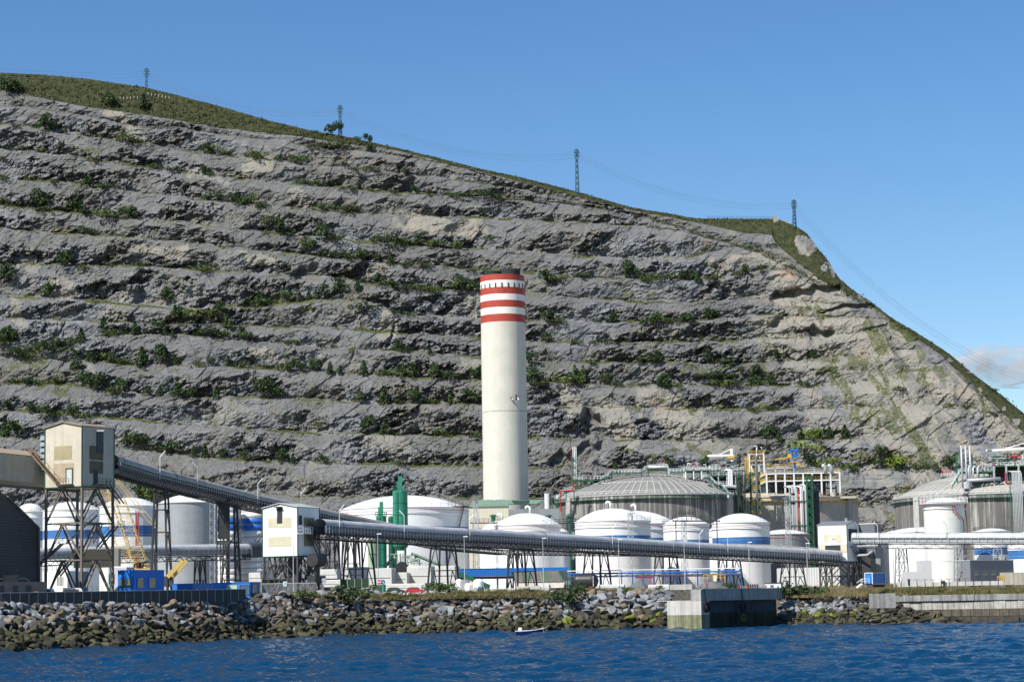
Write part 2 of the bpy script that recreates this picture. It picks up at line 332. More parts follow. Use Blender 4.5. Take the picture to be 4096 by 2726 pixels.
# single deep ledges seen in shade on the right-hand slabs
for pts, dep, hh in (([(3085,1196),(3130,1184),(3200,1176),(3280,1168),(3370,1158)], 7, 17), ([(3090,1297),(3150,1277)], 5, 15), ([(3220,1322),(3290,1346),(3345,1338)], 6, 20), ([(3300,1246),(3400,1224),(3520,1226)], 4, 7), ([(2330,1690),(2420,1716)], 8, 38), ([(1180,1105),(1290,1096)], 5, 24), ([(1900,600+1180),(1990,1740)], 0, 10), ([(240,1330),(260,1290)], 3, 18), ([(2200,1850),(2300,1830),(2420,1800)], 6, 24), ([(700,1745),(860,1700)], 0, 4), ([(1370,1555),(1330,1560)], 4, 10), ([(1560,1365),(1575,1320)], 5, 30)):
    if not dep: continue
    xs = [a[0] for a in pts]; c = np.interp(PXg, xs, [a[1] for a in pts])+wu*26
    tp = np.clip(np.minimum(PXg-xs[0]+14+wu*40, xs[-1]+14-PXg+wv*40)/34, 0, 1); q = np.clip(1.4-np.abs((PY-c)/(hh*(.45+.55*tp)*(.6+1.1*vnoise(PXg/22, PXg*0, 9)))), 0, 1)*tp
    D = D*(1-.4*q)-dep*np.clip(q*1.6, 0, 1)*np.clip(1-(PY-c)/hh*.2, 0, 1)
D *= np.clip((sk*0+1), 0, 1)*np.where(top, np.clip((PY-sk)/14, .25, 1), 1)
Yt = y0[None, :]+Yv-D
dx_ = PXg-2048
def unproj(px, py, Y):
    d = [F0*CF[i]+CR[i]*(px-2048)-CU[i]*(py-1363) for i in range(3)]; t = Y/d[1]
    return np.stack([d[0]*t, Y, d[2]*t+CZ], -1)
skyjit = (fbm(PX/7, PX*0, 4, 57)-.5)*5
PYj = PY+np.where(top, (1-np.clip((PY-sk)/20, 0, 1)), 0)*skyjit
HV = unproj(PXg, PYj, Yt)
# the back of the hill, so that it is closed
bk = []
for k in (1, 2, 3, 4, 5):
    R_ = HV[-1].copy(); R_[:, 1] += 60*k*k; R_[:, 0] *= 1+.02*k; R_[:, 2] = np.maximum(R_[:, 2]*(1-(k/5)**1.6)-4*k, -5); bk.append(R_)
HV = np.concatenate([HV, np.array(bk)], 0)
def padback(a): return np.concatenate([a, np.repeat(a[-1:], 5, 0)], 0)
rock = bpy.data.materials.new('quarry_rock'); rock.use_nodes = True
def rock_nodes(m):
    n = m.node_tree; L = n.links.new; N = n.nodes.new; b = n.nodes['Principled BSDF']; b.inputs['Roughness'].default_value = .92; b.inputs['Specular IOR Level'].default_value = .2
    at_ = N('ShaderNodeAttribute'); at_.attribute_name = 'mask'; se = N('ShaderNodeSeparateColor'); L(at_.outputs['Color'], se.inputs[0])
    g = N('ShaderNodeNewGeometry')
    def noise(scale, det=6, ro=.65, vec=None):
        x = N('ShaderNodeTexNoise'); x.inputs['Scale'].default_value = scale; x.inputs['Detail'].default_value = det; x.inputs['Roughness'].default_value = ro
        L(vec or g.outputs['Position'], x.inputs['Vector']); return x.outputs['Fac']
    def ramp(f, a, b_, lo=0, hi=1):
        x = N('ShaderNodeMapRange'); x.inputs[1].default_value = a; x.inputs[2].default_value = b_; x.inputs[3].default_value = lo; x.inputs[4].default_value = hi; L(f, x.inputs[0]); return x.outputs[0]
    def mix(f, A, B):
        x = N('ShaderNodeMix'); x.data_type = 'RGBA'
        if isinstance(f, float): x.inputs[0].default_value = f
        else: L(f, x.inputs[0])
        for s, c in ((6, A), (7, B)):
            if isinstance(c, tuple): x.inputs[s].default_value = (*c, 1)
            else: L(c, x.inputs[s])
        return x.outputs[2]
    mp = N('ShaderNodeMapping'); mp.inputs['Rotation'].default_value = (0, .5, 0); mp.inputs['Scale'].default_value = (.25, .5, 1.2); L(g.outputs['Position'], mp.inputs['Vector'])
    grey = mix(ramp(noise(.035), .35, .65), (.070, .079, .092), (.135, .142, .150))
    grey = mix(ramp(noise(.5, 8, .75, mp.outputs[0]), .40, .62), grey, (.235, .24, .245))
    grey = mix(ramp(noise(1.1, 6, .7), .55, .75), grey, (.045, .048, .056))
    brn = mix(ramp(noise(.022, 5), .42, .62), grey, mix(ramp(noise(.4, 7, .75, mp.outputs[0]), .4, .65), (.098, .095, .086), (.19, .185, .165)))
    brn = mix(ramp(noise(.08, 6, .7), .56, .70), brn, (.165, .142, .105))
    tn = mix(ramp(noise(.3, 7, .7, mp.outputs[0]), .35, .7), (.275, .252, .205), (.185, .182, .17))
    tn = mix(ramp(noise(.9, 6, .75), .52, .66), tn, (.19, .18, .16))
    tn = mix(ramp(noise(.05, 4), .60, .72), tn, (.31, .22, .15))
    sunlit_talus = mix(ramp(noise(.8, 7, .8), .38, .64), (.092, .096, .100), (.178, .180, .178))  # dusty rubble colour, with the slope's sunlit brightness painted in
    brn = mix(ramp(at_.outputs['Alpha'], .05, .75), brn, sunlit_talus)
    c = mix(ramp(se.outputs[0], .15, .85), brn, tn)
    gr = mix(ramp(noise(.10, 6, .7), .35, .65), (.042, .058, .020), (.10, .105, .045))
    gr = mix(ramp(noise(.7, 5, .7), .5, .75), gr, (.13, .12, .055))
    gr = mix(ramp(se.outputs[2], .3, .9), gr, mix(ramp(noise(.35, 6, .7), .38, .66), (.022, .030, .012), (.066, .068, .030)))
    gm = N('ShaderNodeMath'); gm.operation = 'ADD'; L(se.outputs[1], gm.inputs[0]); L(ramp(noise(.8, 6, .75), .3, .7, -.38, .38), gm.inputs[1])
    c = mix(ramp(gm.outputs[0], .42, .62), c, gr)
    L(c, b.inputs['Base Color'])
    bp = N('ShaderNodeBump'); bp.inputs['Distance'].default_value = .45; bp.inputs['Strength'].default_value = .8; L(noise(.9, 8, .72), bp.inputs['Height']); L(bp.outputs[0], b.inputs['Normal'])
rock_nodes(rock)
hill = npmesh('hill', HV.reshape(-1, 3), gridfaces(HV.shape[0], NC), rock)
ca = hill.data.color_attributes.new('mask', 'FLOAT_COLOR', 'POINT')
slm = np.clip((s_-cs+.04)*9, 0, 1)*np.where(top, 0, 1)*(1-rightw*.8)  # upper-slope mask for the paler rubble and its painted sunlight
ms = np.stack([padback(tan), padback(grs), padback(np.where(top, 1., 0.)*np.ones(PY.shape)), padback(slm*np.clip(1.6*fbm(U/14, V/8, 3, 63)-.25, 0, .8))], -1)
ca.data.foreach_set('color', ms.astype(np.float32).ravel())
tag(hill, 'terraced grey quarry hillside with a grassy crest', kind='structure')
def hillY(px, py):
    c = int(np.clip(round((px-PX[0])/(PX[1]-PX[0])), 0, NC-1)); return float(np.interp(-py, -PY[:, c], Yt[:, c]))
# ================= WATER, SHORE, GROUND =================
WL = [(-400,2622),(0,2605),(500,2581),(1024,2554),(1500,2538),(2048,2526),(2400,2517),(2675,2511),(3130,2502),(3600,2495),(4096,2488),(4500,2482)]
def wl(px): return wline(px, float(lerpk(WL, px)))
DEP = [(-400,24),(0,24),(1000,20),(2048,15),(2672,11),(3100,15),(3600,15),(4500,10)]
def crest(px, z=G0):
    Y = wl(px).y+float(lerpk(DEP, px)); return gp(px, Y, z)
# water: real waves on a grid that is finer near the eye
py_r = np.concatenate([np.linspace(2480, 2440, 12)[::-1]*0+np.linspace(2452, 2482, 12), np.linspace(2483, 2780, 520), np.linspace(2790, 3400, 60), np.linspace(3500, 9000, 30)])
px_r = np.linspace(-700, 4800, 1300)
g1, g2 = np.meshgrid(px_r, py_r)
yr = F0*CZ/(g2-2400); xr = (g1-2048)*yr/F0
def waves(x, y):
    r = np.random.RandomState(3); h = 0
    for i in range(46):
        lam = .55*1.072**i; a = r.normal(.3, .6); k = 2*math.pi/lam; amp = .0100*lam**.90
        h = h+amp*np.sin(k*(x*math.sin(a)+y*math.cos(a))+r.rand()*6.28+1.5*vnoise(x/lam/3, y/lam/3, i))
    return h
hz = waves(xr, yr)*(.75+.6*vnoise(xr/25, yr/14, 3))
fadew = np.clip((1500-yr)/800, 0, 1)
wv_ = np.stack([xr, yr, hz*fadew], -1)
wm = bpy.data.materials.new('sea_water'); wm.use_nodes = True
n = wm.node_tree; b = n.nodes['Principled BSDF']; b.inputs['Base Color'].default_value = (.002, .034, .088, 1); b.inputs['Roughness'].default_value = .09
b.inputs['IOR'].default_value = 1.33; b.inputs['Specular IOR Level'].default_value = .32
g = n.nodes.new('ShaderNodeNewGeometry'); mp = n.nodes.new('ShaderNodeMapping'); mp.inputs['Scale'].default_value = (1, 1.6, 1); n.links.new(g.outputs['Position'], mp.inputs[0])
no = n.nodes.new('ShaderNodeTexNoise'); no.inputs['Scale'].default_value = 2.2; no.inputs['Detail'].default_value = 5; n.links.new(mp.outputs[0], no.inputs['Vector'])
bp = n.nodes.new('ShaderNodeBump'); bp.inputs['Distance'].default_value = .22; n.links.new(no.outputs['Fac'], bp.inputs['Height']); n.links.new(bp.outputs[0], b.inputs['Normal'])
tag(npmesh('water', wv_.reshape(-1, 3), gridfaces(len(py_r), len(px_r)), wm, True), 'rippled dark blue harbour water', kind='structure')
# yard ground: one sheet from the bank crest to far behind the hill
gpx = np.linspace(-1500, 5600, 72); V = []
ground_m = mat('yard_gravel', (.30, .28, .25), .9, var=.25, vs=.15, bump=.05)
fr = [crest(float(x)) for x in gpx]
rowsg = [[(p.x, p.y, G0-.05) for p in fr]]
for Y in (560, 700, 1000, 1400, 3000, 9000): rowsg.append([(gx(float(x), Y, G0), Y, G0-.05) for x in gpx])
GVV = np.array(rowsg); tag(npmesh('ground', GVV.reshape(-1, 3), gridfaces(7, 72), ground_m), 'pale gravel and concrete yard behind the bank', kind='structure')
# bank core under the boulders
rb = []
for t, z in ((-.25, -2.), (0, -.3), (.25, 1.6), (.5, 3.6), (.75, 5.6), (1, G0-.06)):
    R_ = []
    for x in gpx:
        a, c = wl(float(x)), crest(float(x)); Y = a.y+(c.y-a.y)*t; p = gp(float(x), Y, z-.5*(0 < t < 1)); R_.append(tuple(p))
    rb.append(R_)
bank_m = mat('bank_rubble', (.10, .088, .07), .95, var=.5, vs=1.2, bump=.4, bs=2)
tag(npmesh('embankment', np.array(rb).reshape(-1, 3), gridfaces(6, 72), bank_m), 'dark rubble embankment under the boulders', kind='structure')
# ================= SHORE FURNITURE =================
rnd = random.Random(5)
m_conc = mat('pale_concrete', (.52, .50, .46), .85, var=.18, vs=.4, streak=.45, c2=(.22, .21, .19), bump=.02)
m_concd = mat('weathered_concrete', (.33, .32, .30), .9, var=.3, vs=.7, streak=.6, c2=(.10, .10, .095), bump=.03)
m_wallp = mat('dark_precast', (.07, .069, .066), .8, var=.3, vs=.9, streak=.5, c2=(.04, .04, .042))
m_joint = mat('joint_mortar', (.55, .54, .50), .9)
m_steel = mat('dark_steel', (.055, .058, .062), .55, var=.3, vs=.5)
m_rsteel = mat('dusty_brown_steel', (.17, .145, .115), .7, var=.3, vs=.6)
m_galv = mat('galvanised_steel', (.46, .48, .49), .42, metal=.15, var=.15)
m_white = mat('white_paint', (.80, .80, .78), .5, var=.05, vs=.3)
m_red = mat('red_paint', (.42, .035, .03), .5); m_yel = mat('yellow_paint', (.62, .39, .05), .5, var=.15)
m_green = mat('green_paint', (.018, .115, .06), .5, var=.15); m_blue = mat('blue_paint', (.02, .14, .48), .5, var=.1)
m_black = mat('black_rubber', (.02, .02, .021), .7); m_glass = mat('dark_glass', (.03, .04, .05), .08, spec=.8)
m_orange = mat('orange_plastic', (.6, .2, .03), .5)

def ordinal(n):
    W = ['', 'first', 'second', 'third', 'fourth', 'fifth', 'sixth', 'seventh', 'eighth', 'ninth', 'tenth', 'eleventh', 'twelfth', 'thirteenth', 'fourteenth', 'fifteenth', 'sixteenth', 'seventeenth', 'eighteenth', 'nineteenth', 'twentieth']
    if n <= 20: return W[n]
    T = {2: 'twenty', 3: 'thirty', 4: 'forty', 5: 'fifty', 6: 'sixty'}; return T[n//10]+'-'+W[n % 10] if n % 10 else T[n//10]+'th'
def ordlabels(items):                        # items: (object, photo column, description, place)
    d = {}
    for o, px, a, pl in items: d.setdefault((a, pl), []).append((px, o))
    for (a, pl), l in d.items():
        l.sort(key=lambda t: t[0])
        for i, (px, o) in enumerate(l): o['label'] = f'{a} {pl}' if len(l) == 1 else (f'{a} {pl}, {ordinal(i+1)} from left')
# --- precast retaining wall on the left crest
def wallY(px): return crest(px).y-.8
root = thing('retaining_wall', 'long dark precast panel retaining wall above the left boulders', 'wall', gp(500, wallY(500)))
edges = list(np.linspace(-190, 0, 6)[:-1])+[0, 38]+[38+i*37-.12*i*i for i in range(1, 29)]
edges = [e for e in edges if e < 1015]
jb = MB()
for i in range(len(edges)-1):
    a, b = float(edges[i]), float(edges[i+1]); Ya, Yb = wallY(a), wallY(b)
    ta, tb = at(a, 2371-.016*a, Ya), at(b, 2371-.016*b, Yb); d = (tb-ta); d.z = 0; L_ = d.length; d.normalize(); nn = Vector((d.y, -d.x, 0))*.2
    p = [ta+d*.05, tb-d*.05]; q = [Vector((v.x, v.y, 7.3)) for v in p]
    mb = MB(); mb.add([q[0]+nn, q[1]+nn, p[1]+nn, p[0]+nn, q[0]-nn, q[1]-nn, p[1]-nn, p[0]-nn], [(0, 1, 2, 3), (5, 4, 7, 6), (3, 2, 6, 7), (0, 3, 7, 4), (1, 5, 6, 2)])
    mb.build('panel', m_wallp, root, world=True)
    jb.bar(Vector((ta.x, ta.y, 7.3))+nn*1.05, ta+nn*1.05, .11, .08, up=d); jb.bar(ta+Vector((0, 0, .06)), tb+Vector((0, 0, .06)), .5, .12)
jb.build('joint', m_joint, root, world=True)
# --- boulders
def boulder_mesh(seed, m):
    import bmesh
    bm = bmesh.new(); bmesh.ops.create_icosphere(bm, subdivisions=3, radius=1); r = random.Random(seed)
    pl = []
    for i in range(11):
        v = Vector((r.gauss(0, 1), r.gauss(0, 1), r.gauss(0, 1))).normalized(); pl.append((v, r.uniform(.38, .78)))
    for v in bm.verts:
        for q, d in pl:
            k = v.co.dot(q)
            if k > d: v.co -= q*(k-d)*.985
        v.co *= 1.5+.05*math.sin(9*v.co.x+seed)*math.cos(7*v.co.y)
    me = bpy.data.meshes.new('boulder'); bm.to_mesh(me); bm.free(); me.materials.append(m); return me
def rock_mat(name, c, c2):
    m = mat(name, c, .95, var=.35, vs=1.1, grime=.8, c2=c2, bump=.16, bs=2.2, spec=.2); return m
RM = {'pale grey': rock_mat('pale_grey_stone', (.27, .28, .29), (.16, .16, .16)), 'brown': rock_mat('brown_stone', (.125, .11, .092), (.065, .06, .052)),
      'tan': rock_mat('tan_stone', (.24, .195, .135), (.15, .12, .09)), 'olive': rock_mat('algae_olive_stone', (.092, .087, .048), (.042, .040, .027)),
      'mossy': rock_mat('bright_moss_stone', (.20, .23, .03), (.10, .11, .03)), 'wet dark': rock_mat('wet_dark_stone', (.048, .043, .034), (.03, .028, .022))}
BM = {c: [boulder_mesh(i*7+3, RM[c]) for i in range(7)] for c in RM}
VS = {c: [np.array([v.co[:] for v in me.vertices]) for me in BM[c]] for c in BM}
FS = [np.array([p.vertices[:] for p in me.polygons]) for me in BM['tan']]
rocks = []
def put_rock(px, t, s, c=None, z=None, sc_=None):
    a, cr_ = wl(px), crest(px); Y = a.y+(cr_.y-a.y)*t; zz = (-.4+t*8.5) if z is None else z
    tide = 3.7-.00022*px+rnd.gauss(0, .55)
    if c is None:
        u = rnd.random()
        if zz < tide-.2:
            c = 'wet dark' if (zz < .9 and u < .6) or u < .13 else 'olive'
            if abs(zz-2.6) < .9 and px > 2250 and u > .80: c = 'mossy'
        elif px > 3100: c = 'pale grey' if u < .82 else ('tan' if u < .9 else 'brown')
        elif px > 2350: c = 'pale grey' if u < .58 else ('tan' if u < .82 else 'brown')
        else: c = 'pale grey' if u < .46 else ('tan' if u < .58 else 'brown')
    sx = sc_ or (s*rnd.uniform(.85, 1.45), s*rnd.uniform(.7, 1.1), s*rnd.uniform(.5, .9))
    rocks.append(dict(px=px, p=gp(px, Y, zz), s=sx, r=(rnd.uniform(-.5, .5), rnd.uniform(-.5, .5), rnd.uniform(0, 6.28)), c=c, k=rnd.randrange(7), t=t, vis=sx[0]*F0/Y, z=zz))
px = -190.0
while px < 2672:
    Yh = wl(px).y; st = 1.28*F0/Yh*(.84 if px < 1300 else (.86 if px < 2250 else 1.1))
    nr = 14 if px < 1300 else (12 if px < 2250 else 9)
    for k in range(nr):
        t = (k+.15+rnd.uniform(-.25, .25))/(nr-.6)
        s = rnd.choice((.55, .7, .8, .9, 1.05, 1.25))*(.80 if px < 1300 else (.74 if px < 2250 else 1.0))
        if px > 2520: s = .95
        put_rock(px+rnd.uniform(-.35, .35)*st, min(t, .86 if px < 955 else (.95 if px < 1010 else 1.02)), s)
    px += st
for px_ in np.arange(1030, 1560, 24): put_rock(float(px_)+rnd.uniform(-6, 6), 1.02, rnd.uniform(.8, 1.25), c=rnd.choice(('pale grey', 'pale grey', 'brown', 'tan')), z=8.35+rnd.uniform(-.2, .4))
for px_ in np.arange(2285, 2672, 40): put_rock(float(px_)+rnd.uniform(-6, 6), .97, 1.15, c=rnd.choice(('pale grey', 'pale grey', 'tan')), z=7.5)
px = 3136.0
while px < 3760:
    st = .95*F0/wl(px).y
    for k in range(11):
        t = (k+.1+rnd.uniform(-.25, .25))/10.4; zz = -.4+8*t
        top_ = float(lerpk([(3136, 8.3), (3200, 5.6), (3300, 5.2), (3440, 7.0), (3500, 5.5), (3600, 4.2), (3760, 1.5)], px))
        if zz > top_: continue
        put_rock(px+rnd.uniform(-.3, .3)*st, t, rnd.choice((.5, .6, .7, .85))*(1.25 if zz < 3 else 1), z=zz)
    px += st
for px_ in np.arange(3440, 3880, 11):
    zm_ = float(lerpk([(3440, 4.0), (3600, 4.0), (3740, 1.6), (3880, .2)], px_))
    for zz in np.arange(-.2, zm_, .8):
        p_ = wl(float(px_)); rocks.append(dict(px=px_, p=gp(float(px_)+rnd.uniform(-6, 6), p_.y-2.2+zz*.55, zz), s=(rnd.uniform(.6, 1.1), rnd.uniform(.6, .9), rnd.uniform(.4, .7)), r=(rnd.uniform(-.4, .4), rnd.uniform(-.4, .4), rnd.uniform(0, 6)), c=rnd.choice(('olive', 'wet dark', 'brown', 'wet dark')), k=rnd.randrange(7), t=0, vis=20, z=zz))
inview = [r for r in rocks if -10 < r['px'] < 4106]; inview.sort(key=lambda r: -r['vis']*(1.0 if r['z'] > .2 else .7)); big300 = inview[:296]; bid = {id(r) for r in big300}
def rmat(r):
    from mathutils import Euler
    return Matrix.Translation(r['p']) @ Euler(r['r']).to_matrix().to_4x4() @ Matrix.Diagonal((*r['s'], 1))
ZN = [(150, 'left of the steel tower legs'), (480, 'under the tall steel transfer tower'), (760, 'below the blue cabins'), (1010, 'below the right end of the panel wall'), (1290, 'below the white transfer tower'), (1560, 'below the green fence screen'), (1720, 'below the parked cars'), (2000, 'below the small white tanks'), (2230, 'above the moored boat'), (2420, 'below the black cylinder tank'), (2680, 'left of the concrete pier'), (3300, 'just right of the concrete pier'), (4000, 'left of the seawall')]
its = []
for r in big300:
    o = bpy.data.objects.new('boulder', BM[r['c']][r['k']]); col.objects.link(o); o.matrix_world = rmat(r)
    o['category'] = 'boulder'; o['group'] = 'boulders of the riprap bank'
    zn = [n_ for e, n_ in ZN if r['px'] < e][0]; row = 'low' if r['z'] < 2.2 else ('mid-slope' if r['z'] < 5.4 else 'upper')
    its.append((o, r['px'], f"{row} {r['c']} boulder", zn))
ordlabels(its)
VV = []; FF = []; MI = []; nb = 0; cl = list(RM)
for r in rocks:
    if id(r) in bid: continue
    M_ = np.array(rmat(r)); v = VS[r['c']][r['k']]; VV.append(v@M_[:3, :3].T+M_[:3, 3]); FF.append(FS[r['k']]+nb); MI.append(np.full(len(FS[r['k']]), cl.index(r['c']))); nb += len(v)
st = npmesh('riprap_boulders', np.concatenate(VV), np.concatenate(FF), RM[cl[0]])
for c in cl[1:]: st.data.materials.append(RM[c])
st.data.polygons.foreach_set('material_index', np.concatenate(MI).astype(np.int32))
tag(st, 'mass of smaller riprap boulders filling the bank between the larger ones', 'boulders', kind='stuff')
# --- pier
m_pierlow = mat('tidal_concrete', (.17, .17, .12), .85, var=.4, vs=.6, streak=.9, c2=(.035, .04, .025), bump=.04)
m_tidal2 = mat('slimy_black_concrete', (.045, .052, .028), .7, var=.5, vs=.6, streak=.8, c2=(.014, .018, .012))
m_pierblue = mat('damp_shade_tinted_concrete', (.055, .07, .085), .8, var=.3, vs=.5, streak=.8, c2=(.03, .04, .045))  # damp staining and the deck's shade, both put into the colour
K = gp(2807, 488, 0); dR = Vector((23, 27, 0)).normalized(); dL = Vector((-dR.y, dR.x, 0))
LR = 34.5
for _ in range(60):                              # right face length so that its end stands at photo column 3131
    e = K+dR*LR; LR += (3131-(2048+F0*((e.x*cr)/(cp*e.y))))/F0*e.y*.5 if False else 0
def colof(p):
    v = Vector((p.x, p.y, p.z-CZ)); return 2048+F0*v.dot(CR)/v.dot(CF)
LR = 20.0
while colof(K+dR*LR) < 3131: LR += .1
LL = 1.0
while colof(K+dL*LL) > 2672: LL += .1
LU = 1.0
while colof(K+dL*LU+Vector((0, 0, 7))) > 2763: LU += .1
pier = thing('pier', 'square concrete pier with grey deck edge and dark stained lower face', 'pier', (K.x, K.y, 0))
zt, zm = 8.42, 6.0
def quad(K, a, b, z0, z1): return [K, K+a, K+a+b, K+b], z0, z1
mb = MB(); P0 = [K, K+dR*LR, K+dR*LR+dL*LU, K+dL*LU]; mb.prism(P0, (0, 0, zm), (0, 0, zt)); mb.build('deck_block', mat('pier_concrete', (.36, .36, .34), .85, var=.22, vs=.5, streak=.55, c2=(.14, .14, .13), bump=.03), pier, world=True)
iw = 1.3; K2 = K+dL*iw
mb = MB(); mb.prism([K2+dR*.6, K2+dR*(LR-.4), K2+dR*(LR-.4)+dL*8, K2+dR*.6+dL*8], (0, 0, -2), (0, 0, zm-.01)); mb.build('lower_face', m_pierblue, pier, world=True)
mb = MB(); mb.prism([K2+dR*.45, K2+dR*(LR-.3), K2+dR*(LR-.3)+dL*6, K2+dR*.45+dL*6], (0, 0, -2), (0, 0, 3.4)); mb.build('tidal_face', m_tidal2, pier, world=True)
mb = MB()
for k in range(1, 6): c = K2+dR*(LR*k/6)-dL*.06; mb.bar(c+Vector((0, 0, -1)), c+Vector((0, 0, 5)), .18)
mb.build('fender_pile', m_steel, pier, world=True)
e1 = K+dL*LL
mb = MB(); mb.prism([K+dL*.02+dR*.02, K+dR*3, e1+dR*6, e1], (0, 0, 3.0), (0, 0, 5.98)); mb.build('side_block', m_conc, pier, world=True)
mb = MB(); mb.prism([K+dL*.02+dR*.02, K+dR*3, e1+dR*6, e1], (0, 0, -2), (0, 0, 2.99)); mb.build('side_block', mat('mossy_concrete', (.25, .26, .16), .9, var=.35, vs=.6, streak=.8, c2=(.08, .08, .04)), pier, world=True)
mb = MB(); mb.prism([K+dL*(LU+.01), K+dL*(LU+.01)+dR*8, e1+dR*8+dL*3, e1+dL*3], (0, 0, 5.99), (0, 0, 6.1)); mb.build('ledge', m_conc, pier, world=True)
mb = MB(); mb.bar(K+dR*.2-dL*.02+Vector((0, 0, zt+.08)), K+dR*(LR-.2)-dL*.02+Vector((0, 0, zt+.08)), .35, .14); mb.build('kerb', m_conc, pier, world=True)
def tyre(px, py, R, label, m=m_black):
    k = (K-dL*.05); t = 0.0
    while colof(k+dR*t) < px: t += .1
    c = k+dR*t; z = zat(px, py, c.y); o = thing('tyre_fender', label, 'tyre', (c.x, c.y, z), math.atan2(dR.y, dR.x), 'tyres hung on the pier face')
    mb = MB(); pts = []
    for i in range(25): a = 2*math.pi*i/24; pts.append((math.cos(a)*R*.72, -.12, math.sin(a)*R*.72))
    mb.tube(pts, R*.30, 10, cap=False); mb.build('rubber_ring', m, o, smooth=True)
    mb = MB()
    for i in range(24): a = 2*math.pi*i/24; mb.box((math.cos(a)*R*1.0, -.12, math.sin(a)*R*1.0), (.12, R*.5, .12), 0)
    mb.build('tread', m, o)
    top_ = zt-z
    mb = MB(); mb.tube([(-.1, -.1, R*.8), (-.4, 0, top_)], .06, 5); mb.tube([(.1, -.1, R*.8), (-.5, 0, top_)], .05, 5); mb.build('rope', m_steel, o)
tyre(2826, 2425, 1.15, 'large black tyre hung at the left corner of the pier face'); tyre(2974, 2427, 1.05, 'large black tyre hung halfway along the pier face')
tyre(2972, 2469, .9, 'algae green tyre hanging low beneath the middle tyre', mat('algae_rubber', (.09, .10, .03), .8))
# --- things on the pier
def person(loc, rz, shirt, trousers, label):
    import bmesh
    J = [(0, 0, .95, .13), (0, 0, 1.15, .125), (0, 0, 1.38, .15), (0, .01, 1.5, .06), (0, .0, 1.56, .055), (0, -.01, 1.66, .095), (0, 0, 1.75, .07),
         (.1, 0, .88, .1), (.12, -.04, .48, .068), (.12, .02, .09, .045), (.12, -.12, .04, .04), (-.1, 0, .88, .1), (-.13, .06, .48, .068), (-.14, .12, .09, .045), (-.14, -.0, .04, .04),
         (.19, 0, 1.42, .06), (.25, .0, 1.14, .046), (.22, -.18, .98, .036), (.21, -.24, .93, .034), (-.19, 0, 1.42, .06), (-.25, .04, 1.13, .046), (-.24, -.08, .9, .036), (-.24, -.11, .83, .034)]
    E_ = [(0, 1), (1, 2), (2, 3), (3, 4), (4, 5), (5, 6), (0, 7), (7, 8), (8, 9), (9, 10), (0, 11), (11, 12), (12, 13), (13, 14), (2, 15), (15, 16), (16, 17), (17, 18), (2, 19), (19, 20), (20, 21), (21, 22)]
    me = bpy.data.meshes.new('body'); me.from_pydata([j[:3] for j in J], E_, []); o = bpy.data.objects.new('body', me); col.objects.link(o)
    md = o.modifiers.new('s', 'SKIN'); 
    for i, j in enumerate(J): me.skin_vertices[0].data[i].radius = (j[3]*(1.35 if i in (0, 1, 2) else 1), j[3])
    me.skin_vertices[0].data[0].use_root = True
    o.modifiers.new('u', 'SUBSURF').levels = 2
    dg = bpy.context.evaluated_depsgraph_get(); ev = o.evaluated_get(dg); m2 = bpy.data.meshes.new_from_object(ev); bpy.data.objects.remove(o)
    for m_ in (mat('skin', (.45, .27, .19), .6), shirt, trousers, mat('dark_hair', (.03, .02, .015), .8), m_black): m2.materials.append(m_)
    for p in m2.polygons:
        z = p.center.z; x = abs(p.center.x)
        p.material_index = 4 if z < .1 else (2 if z < .95 and not (x > .19 and z > .8) else (3 if z > 1.68 or (z > 1.6 and p.center.y > .03) else (0 if z > 1.5 or (x > .19 and z < 1.15) else 1)))
    m2.shade_smooth(); b = bpy.data.objects.new('person', m2); col.objects.link(b); b.location = loc; b.rotation_euler = (0, 0, rz); tag(b, label, 'person'); return b
pp = K+dR*4.6+dL*1.6; pz = 8.45
person((pp.x, pp.y, pz), 2.6, m_red, mat('blue_trousers', (.05, .08, .18), .8), 'person in red top and blue trousers standing on the pier')
def onpier(px, u): # point on the deck at photo column px, u metres inland from the right face
    t = 0.0; k = K+dL*u
    while colof(k+dR*t+Vector((0, 0, 8))) < px: t += .05
    return k+dR*t
def barrier(px0, px1, h, label, n):
    a, b = onpier(px0, 1.4), onpier(px1, 1.4); o = thing('barrier', label, 'barrier', (a.x, a.y, zt+.02), math.atan2(b.y-a.y, b.x-a.x), 'striped barriers on the pier'); L_ = (b-a).length
    for k in range(n*2):
        mb = MB(); x0, x1 = L_*k/(2*n), L_*(k+1)/(2*n); mb.prism([(x0, 0, .06), (x1, 0, .06), (x1-.12, 0, h), (x0-.12, 0, h)], (0, -.1, 0), (0, .1, 0)); mb.build('stripe', m_white if k % 2 else m_red, o)
    mb = MB(); mb.box((L_/2, 0, .03), (L_, .5, .06)); mb.build('foot', m_concd, o)
barrier(2955, 2982, .75, 'short red and white striped barrier beside the orange bin', 3); barrier(2990, 3036, 1.0, 'long red and white striped barrier at the middle of the pier', 5)
